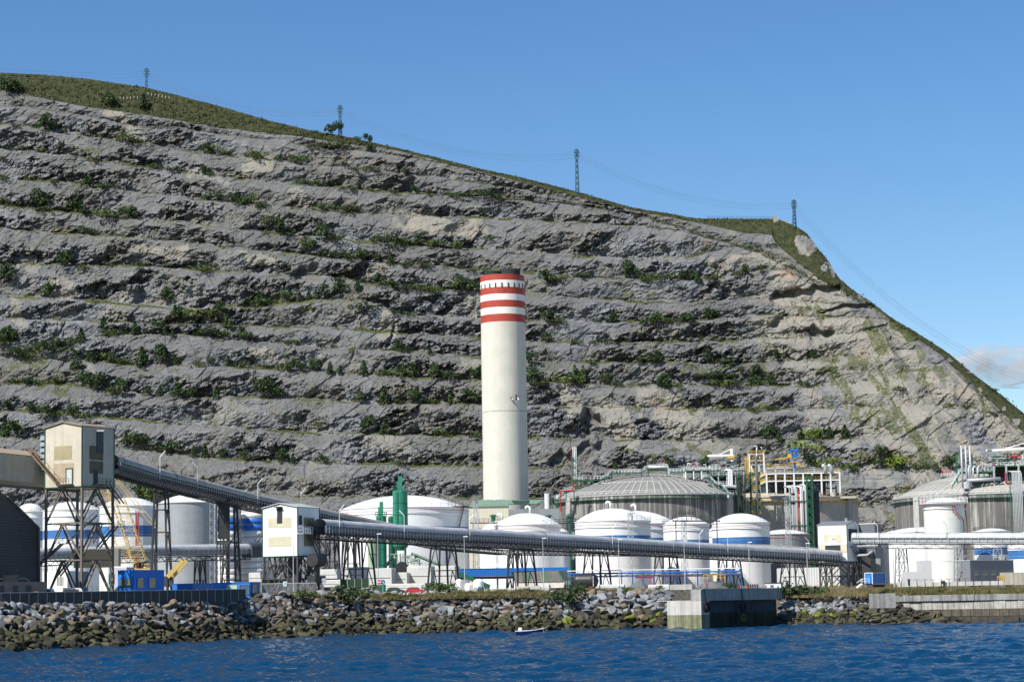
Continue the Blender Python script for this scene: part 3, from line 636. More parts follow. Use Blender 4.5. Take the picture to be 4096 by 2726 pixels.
def block(name, cat, label, px0, px1, py0, py1, Y, dep, m, rz=0, bev=.06, top=None):
    c = (px0+px1)/2; z0, z1 = zat(c, py1, Y), zat(c, py0, Y); W = (px1-px0)/F0*Y; o = thing(name, label, cat, (gx(c, Y, z0), Y+dep/2, z0), rz)
    mb = MB(); b = bev; h = z1-z0; x, y = W/2, dep/2
    mb.lathe([(1, 0)], (0, 0), 4) if False else None
    mb.add([(-x, -y, 0), (x, -y, 0), (x, y, 0), (-x, y, 0), (-x, -y, h-b), (x, -y, h-b), (x, y, h-b), (-x, y, h-b), (-x+b, -y+b, h), (x-b, -y+b, h), (x-b, y-b, h), (-x+b, y-b, h)],
           [(0, 3, 2, 1), (0, 1, 5, 4), (1, 2, 6, 5), (2, 3, 7, 6), (3, 0, 4, 7), (4, 5, 9, 8), (5, 6, 10, 9), (6, 7, 11, 10), (7, 4, 8, 11), (8, 9, 10, 11)])
    mb.build('body' if top else 'block', m, o); return o, W, h
o, W, h = block('bin', 'bin', 'small dark orange bin between the striped barriers', 2982, 2990, 2341, 2353, onpier(2986, 1.4).y, .5, m_orange)
mb = MB(); mb.box((0, 0, h+.05), (W+.1, .6, .1)); mb.build('lid', m_steel, o)
block('concrete_block', 'block', 'pale concrete block lying on the pier left end', 2682, 2768, 2336, 2357, 494, 1.6, m_conc)
o, W, h = block('ballast_block', 'block', 'tapered grey concrete block on the pier by the white cabin', 3040, 3068, 2336, 2352, onpier(3054, 2).y, 1, m_concd, bev=.3)
o, W, h = block('cabin', 'cabin', 'low white cabin with two dark windows on the pier right end', 3062, 3124, 2331, 2352, onpier(3094, 3).y, 2.2, m_white)
for q in (-.5, -.1):
    mb = MB(); mb.box((q, -1.12, h*.45), (.3, .06, h*.45)); mb.build('window', m_glass, o)
mb = MB(); mb.box((0, 0, h+.04), (W+.2, 2.4, .08)); mb.build('roof', m_steel, o)
for px_, l_ in ((2803, 'left end of the pier edge'), (2912, 'pier edge above the middle tyre'), (3112, 'right end of the pier edge')):
    p = onpier(px_, .7); o = thing('bollard', f'small dark bollard at the {l_}', 'bollard', (p.x, p.y, zt), 0, 'mooring bollards'); mb = MB(); mb.lathe([(.0, 0), (.22, 0), (.18, .12), (.15, .3), (.26, .38), (.24, .46), (0, .5)], n=12); mb.build('post', m_steel, o, smooth=True)
# --- seawall on the right
sw = thing('seawall', 'long stepped seawall of weathered concrete blocks on the right', 'seawall', gp(3850, 490, 0))
def course(name, px0, px1, zz0, zz1, dy, m, bw, hidejit=.03):
    px = px0; mb = MB()
    while px < px1:
        nx = px+bw*F0/492*rnd.uniform(.85, 1.15); a, b = wl(px), wl(nx); a = gp(px, a.y+dy, 0); b = gp(nx, b.y+dy, 0); d = (b-a).normalized(); n_ = Vector((-d.y, d.x, 0)); j = n_*rnd.uniform(-hidejit, hidejit)*3
        tilt = rnd.uniform(-.05, .05)
        mb.prism([a+d*.04+j, b-d*.04+j, b-d*.04+n_*2.5, a+d*.04+n_*2.5], (0, 0, zz0+.02), (0, 0, zz1-.03+tilt)); px = nx
    mb.build(name, m, sw, world=True)
m_sw1 = mat('seawall_cap', (.34, .335, .31), .9, var=.3, vs=.8, streak=.8, c2=(.09, .09, .085), bump=.03)
m_sw2 = mat('seawall_block', (.48, .46, .40), .9, var=.3, vs=.7, streak=.6, c2=(.16, .15, .13), bump=.03)
m_sw3 = mat('seawall_wet_block', (.14, .12, .085), .85, var=.4, vs=.8, streak=.7, c2=(.045, .04, .03), bump=.05)
course('capping', 3582, 4500, 5.0, 6.4, .75, m_sw1, 17, .0); course('block_course', 3560, 4500, 3.1, 4.85, 1.1, m_sw2, 2.3)
course('lower_course', 3640, 4500, 1.55, 3.05, .8, m_sw3, 2.2); course('footing_course', 3700, 4500, -1, 1.5, .0, mat('seawall_footing', (.07, .062, .045), .8, var=.5, vs=.8, bump=.06), 3.3, .08)
o, W, h = block('concrete_block', 'block', 'weathered concrete block at the left end of the seawall', 3495, 3583, 2372, 2430, 491, 6, m_concd, bev=.05)
# grassy slope behind the seawall
xs = np.linspace(3480, 4600, 40); R1 = [tuple(gp(float(x), wl(float(x)).y+4.0, 6.25)) for x in xs]; R2 = [tuple(gp(float(x), wl(float(x)).y+19, 8.4)) for x in xs]; R0 = [tuple(gp(float(x), wl(float(x)).y+3.9, 3)) for x in xs]
m_turf = mat('dry_turf', (.11, .105, .04), .95, var=.45, vs=.9, grime=.8, c2=(.19, .15, .075), bump=.2)
tag(npmesh('grass_bank', np.array([R0, R1, R2]).reshape(-1, 3), gridfaces(3, 40), m_turf), 'grassy bank rising behind the seawall', kind='structure')
# grass tufts: one mass
def grass(name, label, bands, seed, m):
    r = np.random.RandomState(seed); T = []
    for px0, px1, n_, t0, t1, h0, h1, z0, z1 in bands:
        pxs = r.uniform(px0, px1, n_); ts = r.uniform(0, 1, n_)
        for x, t in zip(pxs, ts):
            cl_ = vnoise(np.array([x/16.]), np.array([t*3]), 8)[0]
            if r.rand() > cl_*1.5: continue
            a = wl(x).y; Y = a+t0+(t1-t0)*t; z = z0+(z1-z0)*t; p = gp(x, Y, z); h = (h0+(h1-h0)*r.rand())*(.5+cl_)
            for _ in range(5):
                q = p+Vector((r.normal(0, .22), r.normal(0, .2), 0)); e = q+Vector((r.normal(0, .28*h), r.normal(0, .2*h), h*r.uniform(.6, 1.1))); wd = r.uniform(.03, .075); an = r.rand()*3.14
                s = Vector((math.cos(an)*wd, math.sin(an)*wd, 0)); T += [tuple(q-s), tuple(q+s), tuple(e)]
    V_ = np.array(T); o = npmesh(name, V_, np.arange(len(V_)).reshape(-1, 3), m); tag(o, label, 'grass', kind='stuff')
m_gr = mat('green_grass', (.085, .10, .025), .8, var=.5, vs=.35, grime=.9, c2=(.24, .19, .085)); m_dry = mat('straw_grass', (.27, .21, .10), .85, var=.4, vs=.3, grime=.7, c2=(.10, .11, .035))
grass('grass', 'mixed dry and green grass along the crest of the bank', [(1480, 1800, 1500, 13.2, 15.5, .25, .55, 8.1, 8.3), (1800, 2560, 3700, 13.2, 17, .45, 1.0, 8.2, 8.4), (1180, 1480, 400, 14, 17, .3, .8, 8.3, 8.4), (1480, 2300, 2200, 11.5, 14, .3, .8, 7.3, 8.2), (2560, 3130, 500, 14, 20, .3, .8, 8.3, 8.4), (3470, 4130, 7000, 3.9, 20, .4, 1.2, 6.2, 8.4)], 1, m_gr)
grass('dry_grass', 'straw coloured dry grass slope right of the pier', [(3136, 3560, 5200, 8, 20, .4, .95, 6.2, 8.4), (3480, 3700, 1200, 12, 20, .4, .8, 7.4, 8.4), (1700, 2200, 1500, 12, 16, .3, .8, 7.8, 8.4)], 2, m_dry)
# --- boat
bw_ = wline(2120, 2539); B = thing('boat', 'small dark blue open boat with white gunwale moored near the boulders', 'boat', (bw_.x, bw_.y, 0.12), rad(-10)); B.scale = (1.12, 1.12, 1.15)
def hull(L_, Wd, H, z0, shrink, inner):
    n_, V_ = 24, []
    for i in range(n_+1):
        t = i/n_; x = (t-.5)*L_; wdt = Wd/2*(1-max(0, (t-.55)/.45)**2.2)*(.86+.14*min(1, t*4))*shrink; sh = H*(1+.62*t**2.6); ke = z0+.15*max(0, (t-.8)/.2)**2
        prof = [(1, sh), (.93, sh*.55), (.75, sh*.2+ke), (.35, ke), (0, ke-.02)]
        V_.append([(x+ (sh*.22*max(0, t-.6)*2.2 if k == 0 else 0), s*q*wdt, z) for s, seq in ((-1, prof), (1, prof[::-1][1:])) for k, (q, z) in enumerate(seq)])
    k = len(V_[0]); mb = MB(); mb.add([v for r in V_ for v in r], [(i*k+j, i*k+j+1, (i+1)*k+j+1, (i+1)*k+j) for i in range(n_) for j in range(k-1)]+[tuple(range(k))])
    return mb, V_
mb, V_ = hull(4.7, 1.75, .62, -.2, 1, 0); mb.build('hull', mat('navy_paint', (.008, .018, .12), .25, spec=.6), B, smooth=True)
mb, _ = hull(4.5, 1.62, .60, .05, .95, 1); mb.build('interior', mat('cream_paint', (.75, .70, .56), .5), B)
mb = MB(); mb.tube([Vector(r[0])+Vector((0, 0, .02)) for r in V_], .055, 6); mb.tube([Vector(r[-1])+Vector((0, 0, .02)) for r in V_], .055, 6); mb.bar(V_[0][0], V_[0][-1], .12, .08); mb.build('gunwale', m_white, B)
for x in (-.9, .5):
    mb = MB(); mb.box((x, 0, .45), (.32, 1.4, .05)); mb.build('thwart', m_white, B)
mb = MB(); mb.prism([(-2.0, 0, .75), (-1.45, 0, .75), (-1.38, 0, 1.05), (-1.5, 0, 1.22), (-1.9, 0, 1.25), (-2.02, 0, 1.1)], (0, -.2, 0), (0, .2, 0)); mo = mb.build('outboard_motor', m_white, B)
mb = MB(); mb.box((-2.35, 0, .3), (.14, .16, 1.2)); mb.build('shaft', m_steel, mo)
mb = MB(); mb.lathe([(0, .5), (.2, .5), (.22, .62), (.1, .66), (0, .66)], (-1.0, -.2), 10); mb.build('rope_coil', m_rsteel, B)
mb = MB(); mb.tube([(2.35, -.2, .9), (2.5, -.25, .4), (2.75, -.3, -.1)], .025, 5); mb.tube([(2.5, 0, .98), (2.9, .3, 1.25), (3.2, .6, 1.5)], .03, 5); mb.build('mooring_line', m_joint, B)
# --- cars
def car(px, Y, label, m, rz=0, hatch=True, L_=4.2):
    p = gp(px, Y, G0); p.z += .35; o = thing('parked_car', label, 'car', p, rz, 'cars parked behind the bank'); h = L_/2
    side = [(-h, .35), (-h, .72), (-h+.12, .92), (-h+.75, 1.0), (h-1.05, .95), (h-.25, .78), (h, .6), (h, .32), (h-.5, .22), (-h+.5, .22)]
    mb = MB(); mb.prism([(x, 0, z) for x, z in side], (0, -.86, 0), (0, .86, 0)); mb.build('body', m, o)
    c = [(-h+.2, .93), (-h+.55, 1.38), (-h+1.2, 1.48), (.25, 1.45), (h-1.15, .94)]
    mb = MB(); mb.prism([(x, 0, z) for x, z in c], (0, -.70, 0), (0, .70, 0)); mb.build('cabin', m, o)
    for s in (-1, 1):
        mb = MB(); mb.prism([(-h+.42, 0, .98), (-h+.68, 0, 1.33), (-.25, 0, 1.38), (-.25, 0, .98)], (0, .705*s, 0), (0, .72*s, 0)); mb.build('window', m_glass, o)
        mb = MB(); mb.prism([(-.17, 0, .98), (-.17, 0, 1.38), (.22, 0, 1.37), (h-1.3, 0, .98)], (0, .705*s, 0), (0, .72*s, 0)); mb.build('window', m_glass, o)
    mb = MB(); mb.add([(.33, -.66, 1.43), (.33, .66, 1.43), (h-1.12, .68, .97), (h-1.12, -.68, .97)], [(0, 1, 2, 3)]); mb.build('windscreen', m_glass, o)
    for x in (-h+.8, h-.85):
        for s in (-1, 1):
            mb = MB(); mb.tube([(x, s*.66, .32), (x, s*.9, .32)], .32, 16); wh = mb.build('wheel', m_black, o)
            mb = MB(); mb.tube([(x, s*.9, .32), (x, s*.92, .32)], .19, 12); mb.build('rim', m_galv, wh)
    for s in (-1, 1):
        mb = MB(); mb.box((h-.08, s*.62, .66), (.14, .34, .14)); mb.build('headlight', m_white, o)
    return o
car(1585, wl(1585).y+19, 'dark green hatchback parked left of the red car', mat('dark_car_paint', (.015, .035, .035), .2, spec=.6), rad(-6))
car(1662, wl(1662).y+22, 'bright red low coupe parked right of the dark hatchback', mat('red_car_paint', (.55, .012, .03), .25, spec=.6), rad(-8))
car(1478, wl(1478).y+21, 'white car half hidden behind boulders left of the road signs', mat('white_car_paint', (.7, .7, .7), .25, spec=.6), rad(-6))
# --- road signs
for px_, m_, l_, bar in ((1519, m_red, 'round red no entry sign with white bar left of the blue sign', 1), (1532, m_blue, 'round blue road sign right of the no entry sign', 0)):
    Y = 505; p = gp(px_, Y, G0); zc = zat(px_, 2326, Y)-G0; o = thing('road_sign', l_, 'road sign', p, rad(-25 if bar else 10)); mb = MB(); mb.bar((0, 0, 0), (0, 0, zc), .07); mb.build('post', m_galv, o)
    mb = MB(); mb.tube([(0, -.07, zc), (0, -.11, zc)], .52, 24); d_ = mb.build('disc', m_, o)
    mb = MB()
    if bar: mb.box((0, -.125, zc), (.76, .02, .17)); mb.build('white_bar', m_white, d_)
    else: mb.bar((-.2, -.125, zc+.25), (.2, -.125, zc-.25), .1, .02, up=(0, 1, 0)); mb.bar((.2, -.125, zc-.25), (-.05, -.125, zc-.2), .1, .02, up=(0, 1, 0)); mb.bar((.2, -.125, zc-.25), (.2, -.125, zc), .1, .02, up=(0, 1, 0)); mb.build('white_arrow', m_white, d_)
# --- street lamps
def street_lamp(px, py, Y, label, arm=.9):
    p = gp(px+8, Y, G0); H = zat(px, py, Y)-G0; o = thing('street_lamp', label, 'street lamp', p, 0, 'street lamps along the bank')
    mb = MB(); mb.tube([(0, 0, 0), (0, 0, H*.5), (0, 0, H)], [.12, .09, .06], 8); mb.build('pole', m_galv, o)
    mb = MB(); mb.prism([(-.25, 0, H), (arm-.1, 0, H+.02), (arm, 0, H+.1), (arm*.6, 0, H+.26), (-.2, 0, H+.16)], (0, -.18, 0), (0, .18, 0)); mb.build('lamp_head', m_white, o)
    mb = MB(); mb.box((0, 0, .35), (.3, .3, .7)); mb.build('base_box', m_galv, o)
for px_, py_, Y, l_ in ((1505, 2136, 512, 'beside the road signs'), (1852, 2146, 520, 'beside the small white tanks'), (2167, 2153, 530, 'left of the black cylinder tank'), (2470, 2158, 540, 'above the gravel heap left of the pier'), (2733, 2163, 552, 'above the pale block on the pier'), (2992, 2169, 566, 'behind the striped barriers'), (3224, 2173, 580, 'left of the right transfer tower')):
    street_lamp(px_, py_, Y, f'tall grey street lamp {l_}')
street_lamp(1166, 2134, 492, 'slim grey lamp post in front of the white transfer tower', 1.4)
street_lamp(3569, 2190, 505, 'slim grey lamp post right of the blue container', .5)
# --- bushes on the bank
LEAF = {}
def leafmat(n_, a, b): 
    m = mat(n_, a, .75, var=.5, vs=.8, grime=.9, c2=b, spec=.2); return m
L_DARK = leafmat('dark_pine_needles', (.040, .072, .028), (.075, .10, .038)); L_MID = leafmat('mid_green_leaves', (.08, .125, .034), (.12, .145, .05)); L_LIME = leafmat('lime_leaves', (.17, .23, .03), (.10, .15, .03))
m_bark = mat('bark', (.09, .07, .05), .9, var=.3)
def crownmesh(kind, seed, m, n=420):
    r = np.random.RandomState(seed); T = []
    blobs = [(r.normal(0, .22), r.normal(0, .22), r.uniform(.25, .8), r.uniform(.16, .30)) for _ in range(9)]
    for _ in range(n):
        if kind == 'pine':
            lay = r.randint(0, 9); z = .10+lay*.098+r.normal(0, .014); R = (1.02-z)*.42*(.75+.5*r.rand()); a = r.randint(0, 7)*.9+lay*1.3+r.normal(0, .25); q = math.sqrt(r.rand()); p = np.array([math.cos(a)*R*q, math.sin(a)*R*q, z-q*R*.22]); s = .055
        elif kind == 'poplar': z = r.uniform(.06, 1); R = .13*math.sin(min(1, z*1.05)*3.0+.14)**.5; a = r.rand()*6.28; q = r.rand()**.4; p = np.array([math.cos(a)*R*q, math.sin(a)*R*q, z]); s = .045
        elif kind == 'bush': bx, by, bz, br = blobs[r.randint(9)]; d = r.normal(0, 1, 3); d /= np.linalg.norm(d); p = np.array([bx*1.8, by*1.8, bz*.85])+d*br*(.75+.4*r.rand())*np.array([1.15, 1.15, .9]); s = .062
        else: bx, by, bz, br = blobs[r.randint(9)]; d = r.normal(0, 1, 3); d /= np.linalg.norm(d); p = np.array([bx*1.1, by*1.1, .22+bz*.80])+d*br*(.7+.4*r.rand()); s = .058
        p[2] = max(p[2], .01); n1 = r.normal(0, 1, 3); n1 /= np.linalg.norm(n1); n2 = np.cross(n1, r.normal(0, 1, 3)); n2 /= np.linalg.norm(n2); s *= r.uniform(.7, 1.5)
        T += [p-n1*s-n2*s*.5, p+n1*s-n2*s*.4, p+n2*s, p-n2*s*.9+n1*s*.3]
    V_ = np.array(T); me = bpy.data.meshes.new('crown'); me.from_pydata(V_.tolist(), [], [(4*i, 4*i+1, 4*i+2) for i in range(n)]+[(4*i, 4*i+3, 4*i+1) for i in range(n)]); me.materials.append(m); return me
def trunkmesh(kind):
    mb = MB(); mb.tube([(0, 0, -.03), (.01, 0, .3), (0, .01, .75)], [.022, .016, .006], 6); r = random.Random(3)
    for i in range(6): z = .25+i*.09; a = i*2.1; mb.tube([(0, 0, z), (math.cos(a)*.14, math.sin(a)*.14, z+.08)], [.009, .003], 4)
    me = bpy.data.meshes.new('trunk'); me.from_pydata(mb.v, [], mb.f); me.materials.append(m_bark); return me
TRK = trunkmesh('x')
CROWN = {('pine', i): crownmesh('pine', i, L_DARK, 460) for i in range(4)}
CROWN.update({('tree', i): crownmesh('tree', 10+i, L_DARK, 420) for i in range(3)}); CROWN.update({('bush', i): crownmesh('bush', 20+i, L_MID if i % 2 else L_DARK, 420) for i in range(4)})
CROWN.update({('poplar', i): crownmesh('poplar', 30+i, L_MID, 300) for i in range(2)}); CROWN.update({('lime', i): crownmesh('bush', 40+i, L_LIME, 300) for i in range(2)})
def plant(kind, i, loc, h, w=1.0, group=None, cat=None, label=None):
    me = CROWN[(kind, i)]; nm = {'pine': 'pine_tree', 'tree': 'tree', 'bush': 'bush', 'poplar': 'poplar_tree', 'lime': 'bush'}[kind]
    o = thing(nm, label, cat or ('bush' if nm == 'bush' else 'tree'), loc, rnd.uniform(0, 6.28), group); o.scale = (h*w, h*w, h)
    c = bpy.data.objects.new('crown', me); col.objects.link(c); c.parent = o
    t = bpy.data.objects.new('trunk', TRK); col.objects.link(t); t.parent = o
    return o
its = []
for px_, py0, py1, zn in ((1215, 2350, 2392, 'below the white tower'), (1372, 2335, 2415, 'left of the green fence'), (1390, 2390, 2425, 'left of the green fence'), (1500, 2334, 2358, 'behind the road signs'), (1745, 2320, 2366, 'at the trestle foot right of the red car'), (1790, 2325, 2366, 'at the trestle foot right of the red car'), (1930, 2340, 2366, 'below the small white tanks'), (2005, 2352, 2374, 'left of the black cylinder tank'), (2110, 2345, 2370, 'left of the black cylinder tank'), (2262, 2345, 2412, 'left of the black cylinder tank'), (2302, 2328, 2372, 'at the left end of the black cylinder tank'), (2505, 2340, 2368, 'beside the gravel heap'), (2640, 2336, 2356, 'left of the pale concrete block'), (2925, 2325, 2352, 'on the pier under the trestle'), (3150, 2322, 2395, 'at the right end of the pier'), (3180, 2345, 2395, 'at the right end of the pier'), (3232, 2335, 2395, 'on the dry slope right of the pier'), (3590, 2352, 2376, 'at the left end of the seawall grass'), (3620, 2350, 2374, 'at the left end of the seawall grass'), (3790, 2330, 2364, 'in the seawall grass'), (3920, 2322, 2362, 'in the seawall grass'), (4075, 2330, 2362, 'in the seawall grass')):
    Y = crest(px_).y+(1 if py1 < 2375 else -4); z = zat(px_, py1, Y); h = (py1-py0)/F0*Y
    o = plant('bush', rnd.randrange(4), (gx(px_, Y, z), Y, z-.1), h*1.1, 1.15, 'bushes along the bank'); its.append((o, px_, 'green bush', zn))
ordlabels(its)
# ================= CONVEYORS AND TRANSFER TOWERS =================
m_roof = mat('grey_sheet_roof', (.46, .48, .50), .6, var=.12, vs=.4, grime=.35, c2=(.20, .19, .175)); m_panel = mat('slate_side_panel', (.16, .175, .20), .6, var=.15, vs=.5)
m_tan = mat('dusty_cream_sheet', (.56, .51, .41), .6, var=.15, vs=.35, corr=.34, streak=.4, c2=(.38, .31, .22)); m_wsheet = mat('white_corrugated_sheet', (.78, .79, .78), .5, var=.06, vs=.4, corr=.33)
m_cream = mat('translucent_cream_sheet', (.56, .52, .38), .5, corr=.33, var=.12); m_dsheet = mat('dirty_brown_sheet', (.16, .12, .07), .7, corr=.34, var=.3)
m_trim = mat('dark_green_trim', (.02, .085, .05), .5); m_bsteel = mat('black_steel', (.03, .032, .036), .6, var=.3)
class Frame:
    def __init__(s, pts):                        # pts: (photo column, photo row of roof ridge, depth)
        c = [at(*p) for p in pts]; s.L = [0]
        for i in range(len(c)-1): s.L.append(s.L[-1]+(c[i+1]-c[i]).length)
        s.c = c
    def pos(s, d):
        f = lambda k: float(np.interp(d, s.L, [p[k] for p in s.c])); return Vector((f(0), f(1), f(2)))
    def fr(s, d):
        a, b = s.pos(max(0, d-1)), s.pos(min(s.L[-1], d+1)); t = (b-a).normalized(); n = Vector((t.y, -t.x, 0)).normalized(); return s.pos(d), t, n   # n points to the camera side
    def at(s, d, u, w): c, t, n = s.fr(d); return c+n*u+Vector((0, 0, w))
def conveyor(label, pts, Wd=3.6, rh=1.5, ph=1.7, th=1.3, step=1.25, roofm=None, panm=None, open_side=False, idlers=True, steel=None, lights=(), postm=None, bands=()):
    fr = Frame(pts); T = fr.L[-1]; o = thing('conveyor_gallery', label, 'conveyor', tuple(fr.pos(0)), 0, 'covered conveyors'); h = Wd/2; n = int(T/step); step = T/n; K_ = [i*step for i in range(n+1)]
    roofm = roofm or m_roof; panm = panm or m_panel; steel = steel or m_bsteel; postm = postm or m_galv
    seg = 12; mb = MB(); V_ = []; 
    for d in K_:
        c, t, nn = fr.fr(d)
        for k in range(seg+1): a = math.pi*k/seg; V_.append(c+nn*(math.cos(a)*h)+Vector((0, 0, (math.sin(a)**.8-1)*rh)))
    m_ = seg+1; mb.add(V_, [(i*m_+k, i*m_+k+1, (i+1)*m_+k+1, (i+1)*m_+k) for i in range(n) for k in range(seg)])
    mb.build('roof', roofm, o, world=True, smooth=True)
    if bands:
        mb = MB()
        for b in bands:
            d = T*b; P = [fr.at(d, math.cos(math.pi*k/seg)*(h+.03), (math.sin(math.pi*k/seg)**.8-1)*rh+.03) for k in range(seg+1)]; mb.tube(P, .07, 5)
        mb.build('roof_band', steel, o, world=True)
    for s in (1, -1):
        mb = MB()
        for i in range(n):
            z0 = -rh-(ph*.55 if open_side else ph-.15); a, b = fr.at(K_[i], s*(h-.42), -rh), fr.at(K_[i+1], s*(h-.42), -rh); c_, d_ = fr.at(K_[i+1], s*(h-.42), z0), fr.at(K_[i], s*(h-.42), z0)
            nn = fr.fr(K_[i])[2]*.03*s; mb.add([a, b, c_, d_, a-nn, b-nn, c_-nn, d_-nn], [(0, 1, 2, 3), (7, 6, 5, 4)])
        mb.build('side_panel', panm, o, world=True)
        mb = MB()
        for i in range(n+1): mb.bar(fr.at(K_[i], s*h, -rh), fr.at(K_[i], s*h, -rh-ph), .13, .1)
        for i in range(n):
            for w in (-rh-.02, -rh-ph*.5): mb.bar(fr.at(K_[i], s*h, w), fr.at(K_[i+1], s*h, w), .06, .06)
        mb.build('handrail', postm, o, world=True)
    mb = MB()
    for i in range(n):
        a, b = K_[i], K_[i+1]; zb = -rh-ph
        mb.add([fr.at(a, -h, zb), fr.at(a, h, zb), fr.at(b, h, zb), fr.at(b, -h, zb), fr.at(a, -h, zb-.12), fr.at(a, h, zb-.12), fr.at(b, h, zb-.12), fr.at(b, -h, zb-.12)], [(0, 1, 2, 3), (7, 6, 5, 4), (1, 5, 6, 2), (0, 3, 7, 4)])
    mb.build('walkway_deck', steel, o, world=True)
    mb = MB(); zb, zc = -rh-ph-.12, -rh-ph-th
    for i in range(n):
        a, b = K_[i], K_[i+1]
        for s in (1, -1):
            u = s*(h-.15); mb.bar(fr.at(a, u, zc), fr.at(b, u, zc), .2, .22); mb.bar(fr.at(a, u, zb), fr.at(b, u, zb), .15, .2)
            mb.bar(fr.at(a, u, zb if i % 2 else zc), fr.at(b, u, zc if i % 2 else zb), .1)
        mb.bar(fr.at(a, -h, zc), fr.at(a, h, zc), .12)
    mb.build('truss', steel, o, world=True)
    if idlers:
        mb = MB()
        for i in range(0, n): a = K_[i]+.4; mb.tube([fr.at(a, h*.9, zb-.25), fr.at(a, h*.3, zb-.75), fr.at(a, -h*.3, zb-.75)], .11, 5)
        mb.build('return_idlers', m_galv, o, world=True)
    for f in lights:
        d = T*f; base_ = fr.at(d, h+.1, -rh-ph); tp = fr.at(d, h+.1, 2.0); c, t, nn = fr.fr(d); e = tp+Vector((0, 0, 1.3))-Vector((1.15, 0, 0))*(1 if int(f*100) % 2 else -1)
        mb = MB(); mb.bar(base_, tp, .09); mb.tube([tp, e], .10, 6); mb.build('floodlight', m_white if int(f*1000) % 3 else m_galv, o, world=True)
    return o, fr
m_roofA = mat('dusty_sheet_roof', (.40, .38, .345), .65, var=.15, vs=.3, grime=.5, c2=(.17, .145, .115))
oA, fA = conveyor('long inclined conveyor descending from the rusty tower behind the white tower', [(440, 1813, 446), (600, 1864, 475), (800, 1917, 505), (1000, 1969, 530), (1150, 2002, 545), (1300, 2035, 560), (1450, 2067, 575), (1560, 2091, 585), (1760, 2135, 604), (2000, 2158, 628), (2400, 2166, 664), (2800, 2170, 698), (3078, 2177, 720), (3275, 2190, 740)], rh=1.55, ph=1.25, th=1.25, step=1.15, roofm=m_roofA, panm=m_bsteel, open_side=True, lights=(.085, .15, .245, .3), bands=(.012, .115, .25))
oB, fB = conveyor('long grey covered conveyor crossing in front of the white tanks', [(1278, 2073, 505), (1400, 2083, 515), (1600, 2097, 530), (1800, 2108, 546), (2000, 2118, 563), (2200, 2131, 580), (2400, 2143, 598), (2600, 2156, 616), (2800, 2168, 634), (3000, 2180, 652), (3200, 2191, 668), (3352, 2200, 680)], step=1.22, lights=(.022, .13, .245, .39, .52, .645, .70, .76, .93), bands=(.03, .245, .39, .52, .76, .93))
oC, fC = conveyor('level grey conveyor running behind the rusty tower legs', [(100, 2193, 525), (400, 2184, 545), (700, 2177, 566), (985, 2173, 584)], step=1.6, panm=mat('light_grey_panel', (.30, .32, .33), .6, corr=.3), idlers=False, rh=1.4, ph=1.5, th=1.2)
mb = MB(); mb.lathe([(0, 0)], n=3) if False else None
c, t, nn = fC.fr(fC.L[-1]); ang = math.atan2(t.y, t.x)
for d_, Rr in ((0, 0),):
    V_ = []; L_ = 4.6
    for x in (0, L_):
        for k in range(13): a = math.pi*k/12; V_.append(c+t*x+nn*(math.cos(a)*2.3)+Vector((0, 0, math.sin(a)**.7*1.9-1.5)))
    V_ += [c+nn*2.3+Vector((0, 0, -3.6)), c-nn*2.3+Vector((0, 0, -3.6)), c+t*L_+nn*2.3+Vector((0, 0, -3.6)), c+t*L_-nn*2.3+Vector((0, 0, -3.6))]
    mb = MB(); mb.add(V_, [(k, k+1, 14+k, 13+k) for k in range(12)]+[tuple([26]+list(range(13))+[27]), tuple([29]+list(range(25, 12, -1))+[28]), (26, 28, 13, 0), (27, 12, 25, 29)]); mb.build('end_hood', mat('dark_hood', (.06, .075, .085), .4), oC, world=True, smooth=False)
oD, fD = conveyor('level grey conveyor leaving the right transfer tower to the right', [(3412, 2129, 668), (3650, 2129, 660), (3900, 2129, 652), (4096, 2129, 645), (4420, 2130, 634)], step=2.2, panm=mat('light_grey_panel', (.3, .3, .3)), idlers=False, lights=(.03, .11, .39), bands=(.02, .115, .385), th=1.4)
def trestle(px, Y, ztop, label, dirv, wt=3.6, wb=4.8, lv=3, m=None, zb=None, group='conveyor trestles'):
    m = m or m_bsteel; zb = G0 if zb is None else zb; p = gp(px, Y, zb); o = thing('steel_trestle', label, 'trestle', p, math.atan2(dirv.y, dirv.x), group); H = ztop-zb; C_ = ((-1, -1), (1, -1), (1, 1), (-1, 1))
    R = [[Vector((x*(wb+(wt-wb)*k/lv)/2*.75, y*(wb+(wt-wb)*k/lv)/2, H*k/lv)) for x, y in C_] for k in range(lv+1)]
    for k in range(4):
        mb = MB(); mb.bar(R[0][k], R[-1][k], .34, .34); mb.build('leg', m, o)
    mb = MB()
    for k in range(lv):
        for j in range(4):
            a, b = R[k][j], R[k][(j+1) % 4]; c_, d_ = R[k+1][j], R[k+1][(j+1) % 4]; mid = (c_+d_)/2
            mb.bar(c_, d_, .18)
            if j % 2 == 0: mb.bar(a, mid, .17); mb.bar(b, mid, .17)
    mb.build('bracing', m, o)
    for x in R[0]:
        mb = MB(); mb.box((x.x, x.y, .3), (.8, .8, .9)); mb.build('footing', m_concd, o)
    return o
def under(fr, px, extra):                        # position on a conveyor above a photo column
    d = 0
    while d < fr.L[-1] and colof(fr.pos(d)) < px: d += .5
    return fr.fr(d)
for px_, l_ in ((1437, 'right of the white transfer tower'), (1775, 'right of the red car'), (2088, 'left of the black cylinder tank'), (2388, 'right of the black cylinder tank'), (2668, 'above the left end of the pier'), (2922, 'behind the middle of the pier'), (3172, 'left of the right transfer tower')):
    c, t, nn = under(fB, px_, 0); o = trestle(px_, c.y, c.z-4.5, f'black steel trestle {l_}, front conveyor', t, 4.6, 6.4, 2)
